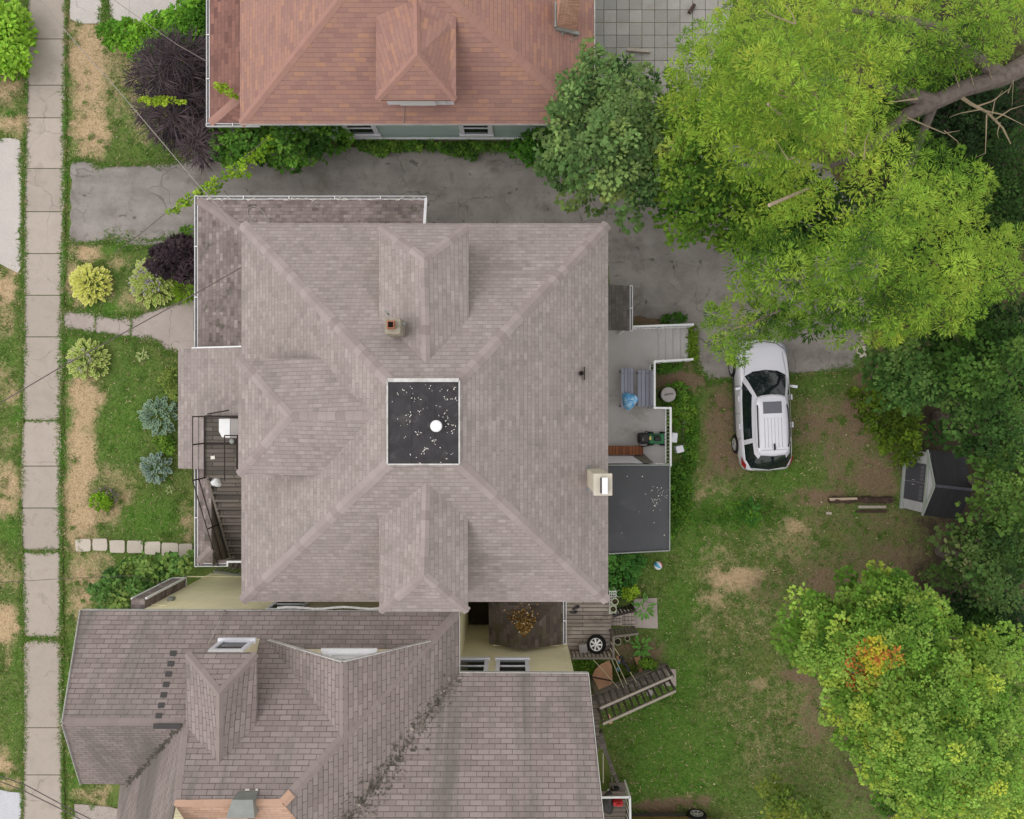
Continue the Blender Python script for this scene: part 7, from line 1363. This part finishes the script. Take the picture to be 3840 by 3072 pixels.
# weeds: ground cover nobody could count
def weeds(label, poly, ze, zt, sp, nper, L, W, pal, seed): 
    lush = 'lush' in label; o = crown('weeds', None, poly, ze, zt, sp * (1.9 if lush else 1), sp * .9, nper, L, W, pal, seed, ((0, 1.0),) if lush else ((0, 1.0), (.06, .6))); return tag(o, label, 'weeds', kind='stuff')
WG = [(64, 104, 34), (92, 132, 44), (124, 156, 56)]
WL = [('rank green weeds outside the white railing', [(2500, 1440), (2560, 1440), (2600, 1500), (2610, 1620), (2600, 1760), (2572, 1765), (2566, 1600), (2505, 1600), (2498, 1560)], WG), ('green weeds along the flat-roofed addition', [(2512, 1750), (2570, 1740), (2590, 1850), (2560, 1960), (2516, 2020)], WG), ('lush weeds on the lawn behind the white estate car', [(2700, 1900), (2830, 1870), (2950, 1900), (2930, 1970), (2800, 1990), (2640, 1960), (2560, 1980), (2560, 1900)], WG), ('weeds beside the broad grey steps', [(2583, 1225), (2604, 1225), (2610, 1340), (2585, 1352)], [(84, 112, 30), (112, 140, 44)]), ('weeds between the railing and the earth patch', [(2470, 1372), (2560, 1366), (2540, 1384), (2490, 1400), (2462, 1395)], WG), ('green tuft beside the back door roof', [(2480, 1190), (2550, 1180), (2575, 1205), (2490, 1208)], [(44, 84, 20), (66, 108, 30)]),
      ('weeds along the foot of the red house wall', [(1330, 532), (1500, 536), (1700, 540), (1980, 540), (1960, 560), (1790, 566), (1780, 600), (1740, 590), (1640, 562), (1460, 566), (1440, 590), (1410, 575), (1340, 556)], [(56, 92, 32), (84, 124, 44), (120, 152, 60)]), ('weeds between the driveway and the porch', [(680, 860), (712, 850), (714, 890), (690, 900)], WG), ('weeds along the entry roof edge', [(628, 1390), (672, 1380), (672, 1500), (640, 1480), (612, 1440)], [(92, 116, 46), (140, 156, 76)]), ('weeds between the two blue-green hostas', [(590, 1640), (640, 1640), (650, 1700), (600, 1690)], WG), ('green weeds by the wooden staircase', [(2400, 2480), (2450, 2470), (2470, 2510), (2420, 2520)], WG), ('low weeds below the clothes lines', [(2300, 2490), (2390, 2500), (2380, 2570), (2310, 2590)], [(70, 88, 36), (98, 112, 48)]), ('weeds between the deck and the yellow house', [(2150, 2475), (2230, 2478), (2215, 2520), (2160, 2515)], WG)]
for i, (lb, poly, pal) in enumerate(WL): weeds(lb, poly, .08, .28, .16, 26, .12, .022, pal, 120 + i)
# hostas and other rosettes: broad leaves with a paler margin, each leaf eight corners
def rosette(label, px, py, rpx, n, L, W, mid, rim, seed, hgt=.45, group=None, name='hosta', cat='hosta', flower=None, lift=1.0):
    r = random.Random(seed); R0 = rpx * .0099; c = P(px, py, 0); V, F, C = [], [], []
    mid, rim = np.array(rgb(*mid)[:3]), np.array(rgb(*rim)[:3])
    for i in range(n):
        q = ((i + .5) / n) ** .55; a = i * 2.39996 + r.uniform(-.4, .4); rad = q * (R0 - L * .45) * (1 + .05 * sin(3 * a + seed) + r.uniform(-.07, .07)); tilt = (.95 - q * .9) * lift + r.uniform(-.12, .12)
        z0 = hgt * (1 - q * q * .75) + r.uniform(-.03, .03); b = c + Vector((cos(a) * rad, sin(a) * rad, z0)); d = Vector((cos(a) * cos(tilt), sin(a) * cos(tilt), sin(tilt))); s = Vector((-sin(a), cos(a), 0)); up = d.cross(s); up = up if up.z > 0 else -up
        l, w = L * r.uniform(.8, 1.2), W * r.uniform(.8, 1.2); k = len(V); cm = mid * r.uniform(.75, 1.3); cr_ = rim * r.uniform(.85, 1.15); mx = r.random() * .35
        pts = [(0, 0, 0), (.35, 0, -.10), (.75, 0, -.08), (1.05, 0, -.22), (.3, .85, .1), (.72, .75, .04), (.3, -.85, .1), (.72, -.75, .04), (.35, .48, 0), (.72, .42, -.02), (.35, -.48, 0), (.72, -.42, -.02)]
        V += [b + d * (l * u) + s * (w * v) + up * (w * t) for u, v, t in pts]; C += [cm, cm, cm, cr_, cr_, cr_, cr_, cr_, cm * (1 - mx) + cr_ * mx, cm * (1 - mx) + cr_ * mx, cm * (1 - mx) + cr_ * mx, cm * (1 - mx) + cr_ * mx]
        F += [tuple(k + j for j in f) for f in ((0, 1, 8), (1, 2, 9, 8), (2, 3, 9), (0, 10, 1), (1, 10, 11, 2), (2, 11, 3), (0, 8, 4), (8, 9, 5, 4), (9, 3, 5), (0, 6, 10), (10, 6, 7, 11), (11, 7, 3))]
    me = bpy.data.meshes.new(name); me.from_pydata([tuple(v) for v in V], [], F); a_ = me.attributes.new('col', 'FLOAT_COLOR', 'POINT'); a_.data.foreach_set('color', np.concatenate([np.clip(np.array(C), 0, 1), np.ones((len(C), 1))], 1).astype(np.float32).ravel()); me.materials.append(M['leaf'])
    o = bpy.data.objects.new(name, me); scene.collection.objects.link(o); base_at(o, c); tag(o, label, cat, group)
    if flower:
        t = []; cc = []
        for k in range(flower):
            a, q = r.uniform(0, 6.28), r.random() ** .5 * R0 * .8; b = c + Vector((cos(a) * q, sin(a) * q, hgt + r.uniform(.05, .2)))
            for j in range(6): d = Vector((r.gauss(0, 1), r.gauss(0, 1), r.gauss(0, .5))) * .022; e = Vector((-d.y, d.x, .01)) * .6; bb = b + Vector((r.gauss(0, .05), r.gauss(0, .05), 0)); t.append([bb - d, bb + e, bb + d, bb - e]); cc.append(np.array(rgb(150, 140, 148)[:3]) * r.uniform(.7, 1.2))
        f = tri_obj('flower_heads', np.array([[tuple(p) for p in q] for q in t]), np.array(cc), M['leaf_purple']); par(f, o)
    return o
hg = 'hostas on the front lawn'
rosette('round yellow-edged hosta nearest the sidewalk above the front path', 351, 1068, 74, 210, .20, .075, (176, 184, 66), (236, 230, 150), 1, .5, hg)
rosette('yellow-edged hosta with grey flower spikes beside the purple shrub', 584, 1062, 86, 250, .20, .072, (124, 152, 56), (214, 216, 140), 2, .55, hg, flower=34)
rosette('yellow-edged hosta nearest the sidewalk below the front path', 338, 1352, 75, 210, .19, .07, (120, 148, 58), (220, 222, 146), 3, .5, hg, flower=12)
rosette('tiny pale variegated hosta alone on the lawn', 537, 1335, 19, 22, .12, .035, (120, 146, 70), (232, 230, 180), 4, .15, hg)
rosette('large blue-green hosta touching the entry roof edge', 606, 1560, 68, 120, .22, .085, (84, 114, 96), (168, 188, 156), 5, .5, hg)
rosette('smaller blue-green hosta below the entry roof', 594, 1752, 55, 80, .22, .08, (88, 114, 104), (170, 186, 166), 6, .45, hg)
rosette('tiny variegated hosta below the smaller blue-green hosta', 640, 1836, 14, 14, .1, .03, (110, 136, 70), (226, 224, 170), 7, .12, hg)
rosette('grassy green day lily clump at the porch gutter', 706, 1088, 52, 130, .34, .018, (112, 150, 34), (142, 172, 52), 8, .35, None, 'day_lily', 'day lily', lift=1.1)
rosette('large-leaved burdock plant in the lush weeds', 2810, 1918, 46, 34, .26, .075, (64, 112, 44), (84, 134, 58), 9, .2, None, 'burdock', 'weed plant')
rosette('star-leaved young plant overhanging the small concrete slab', 2408, 2272, 38, 26, .24, .05, (96, 144, 66), (112, 160, 80), 10, .6, None, 'sapling', 'sapling')
rosette('star-leaved young plant beside the lower dark balusters', 2400, 2418, 32, 20, .26, .06, (92, 142, 60), (112, 162, 78), 11, .5, None, 'sapling', 'sapling')
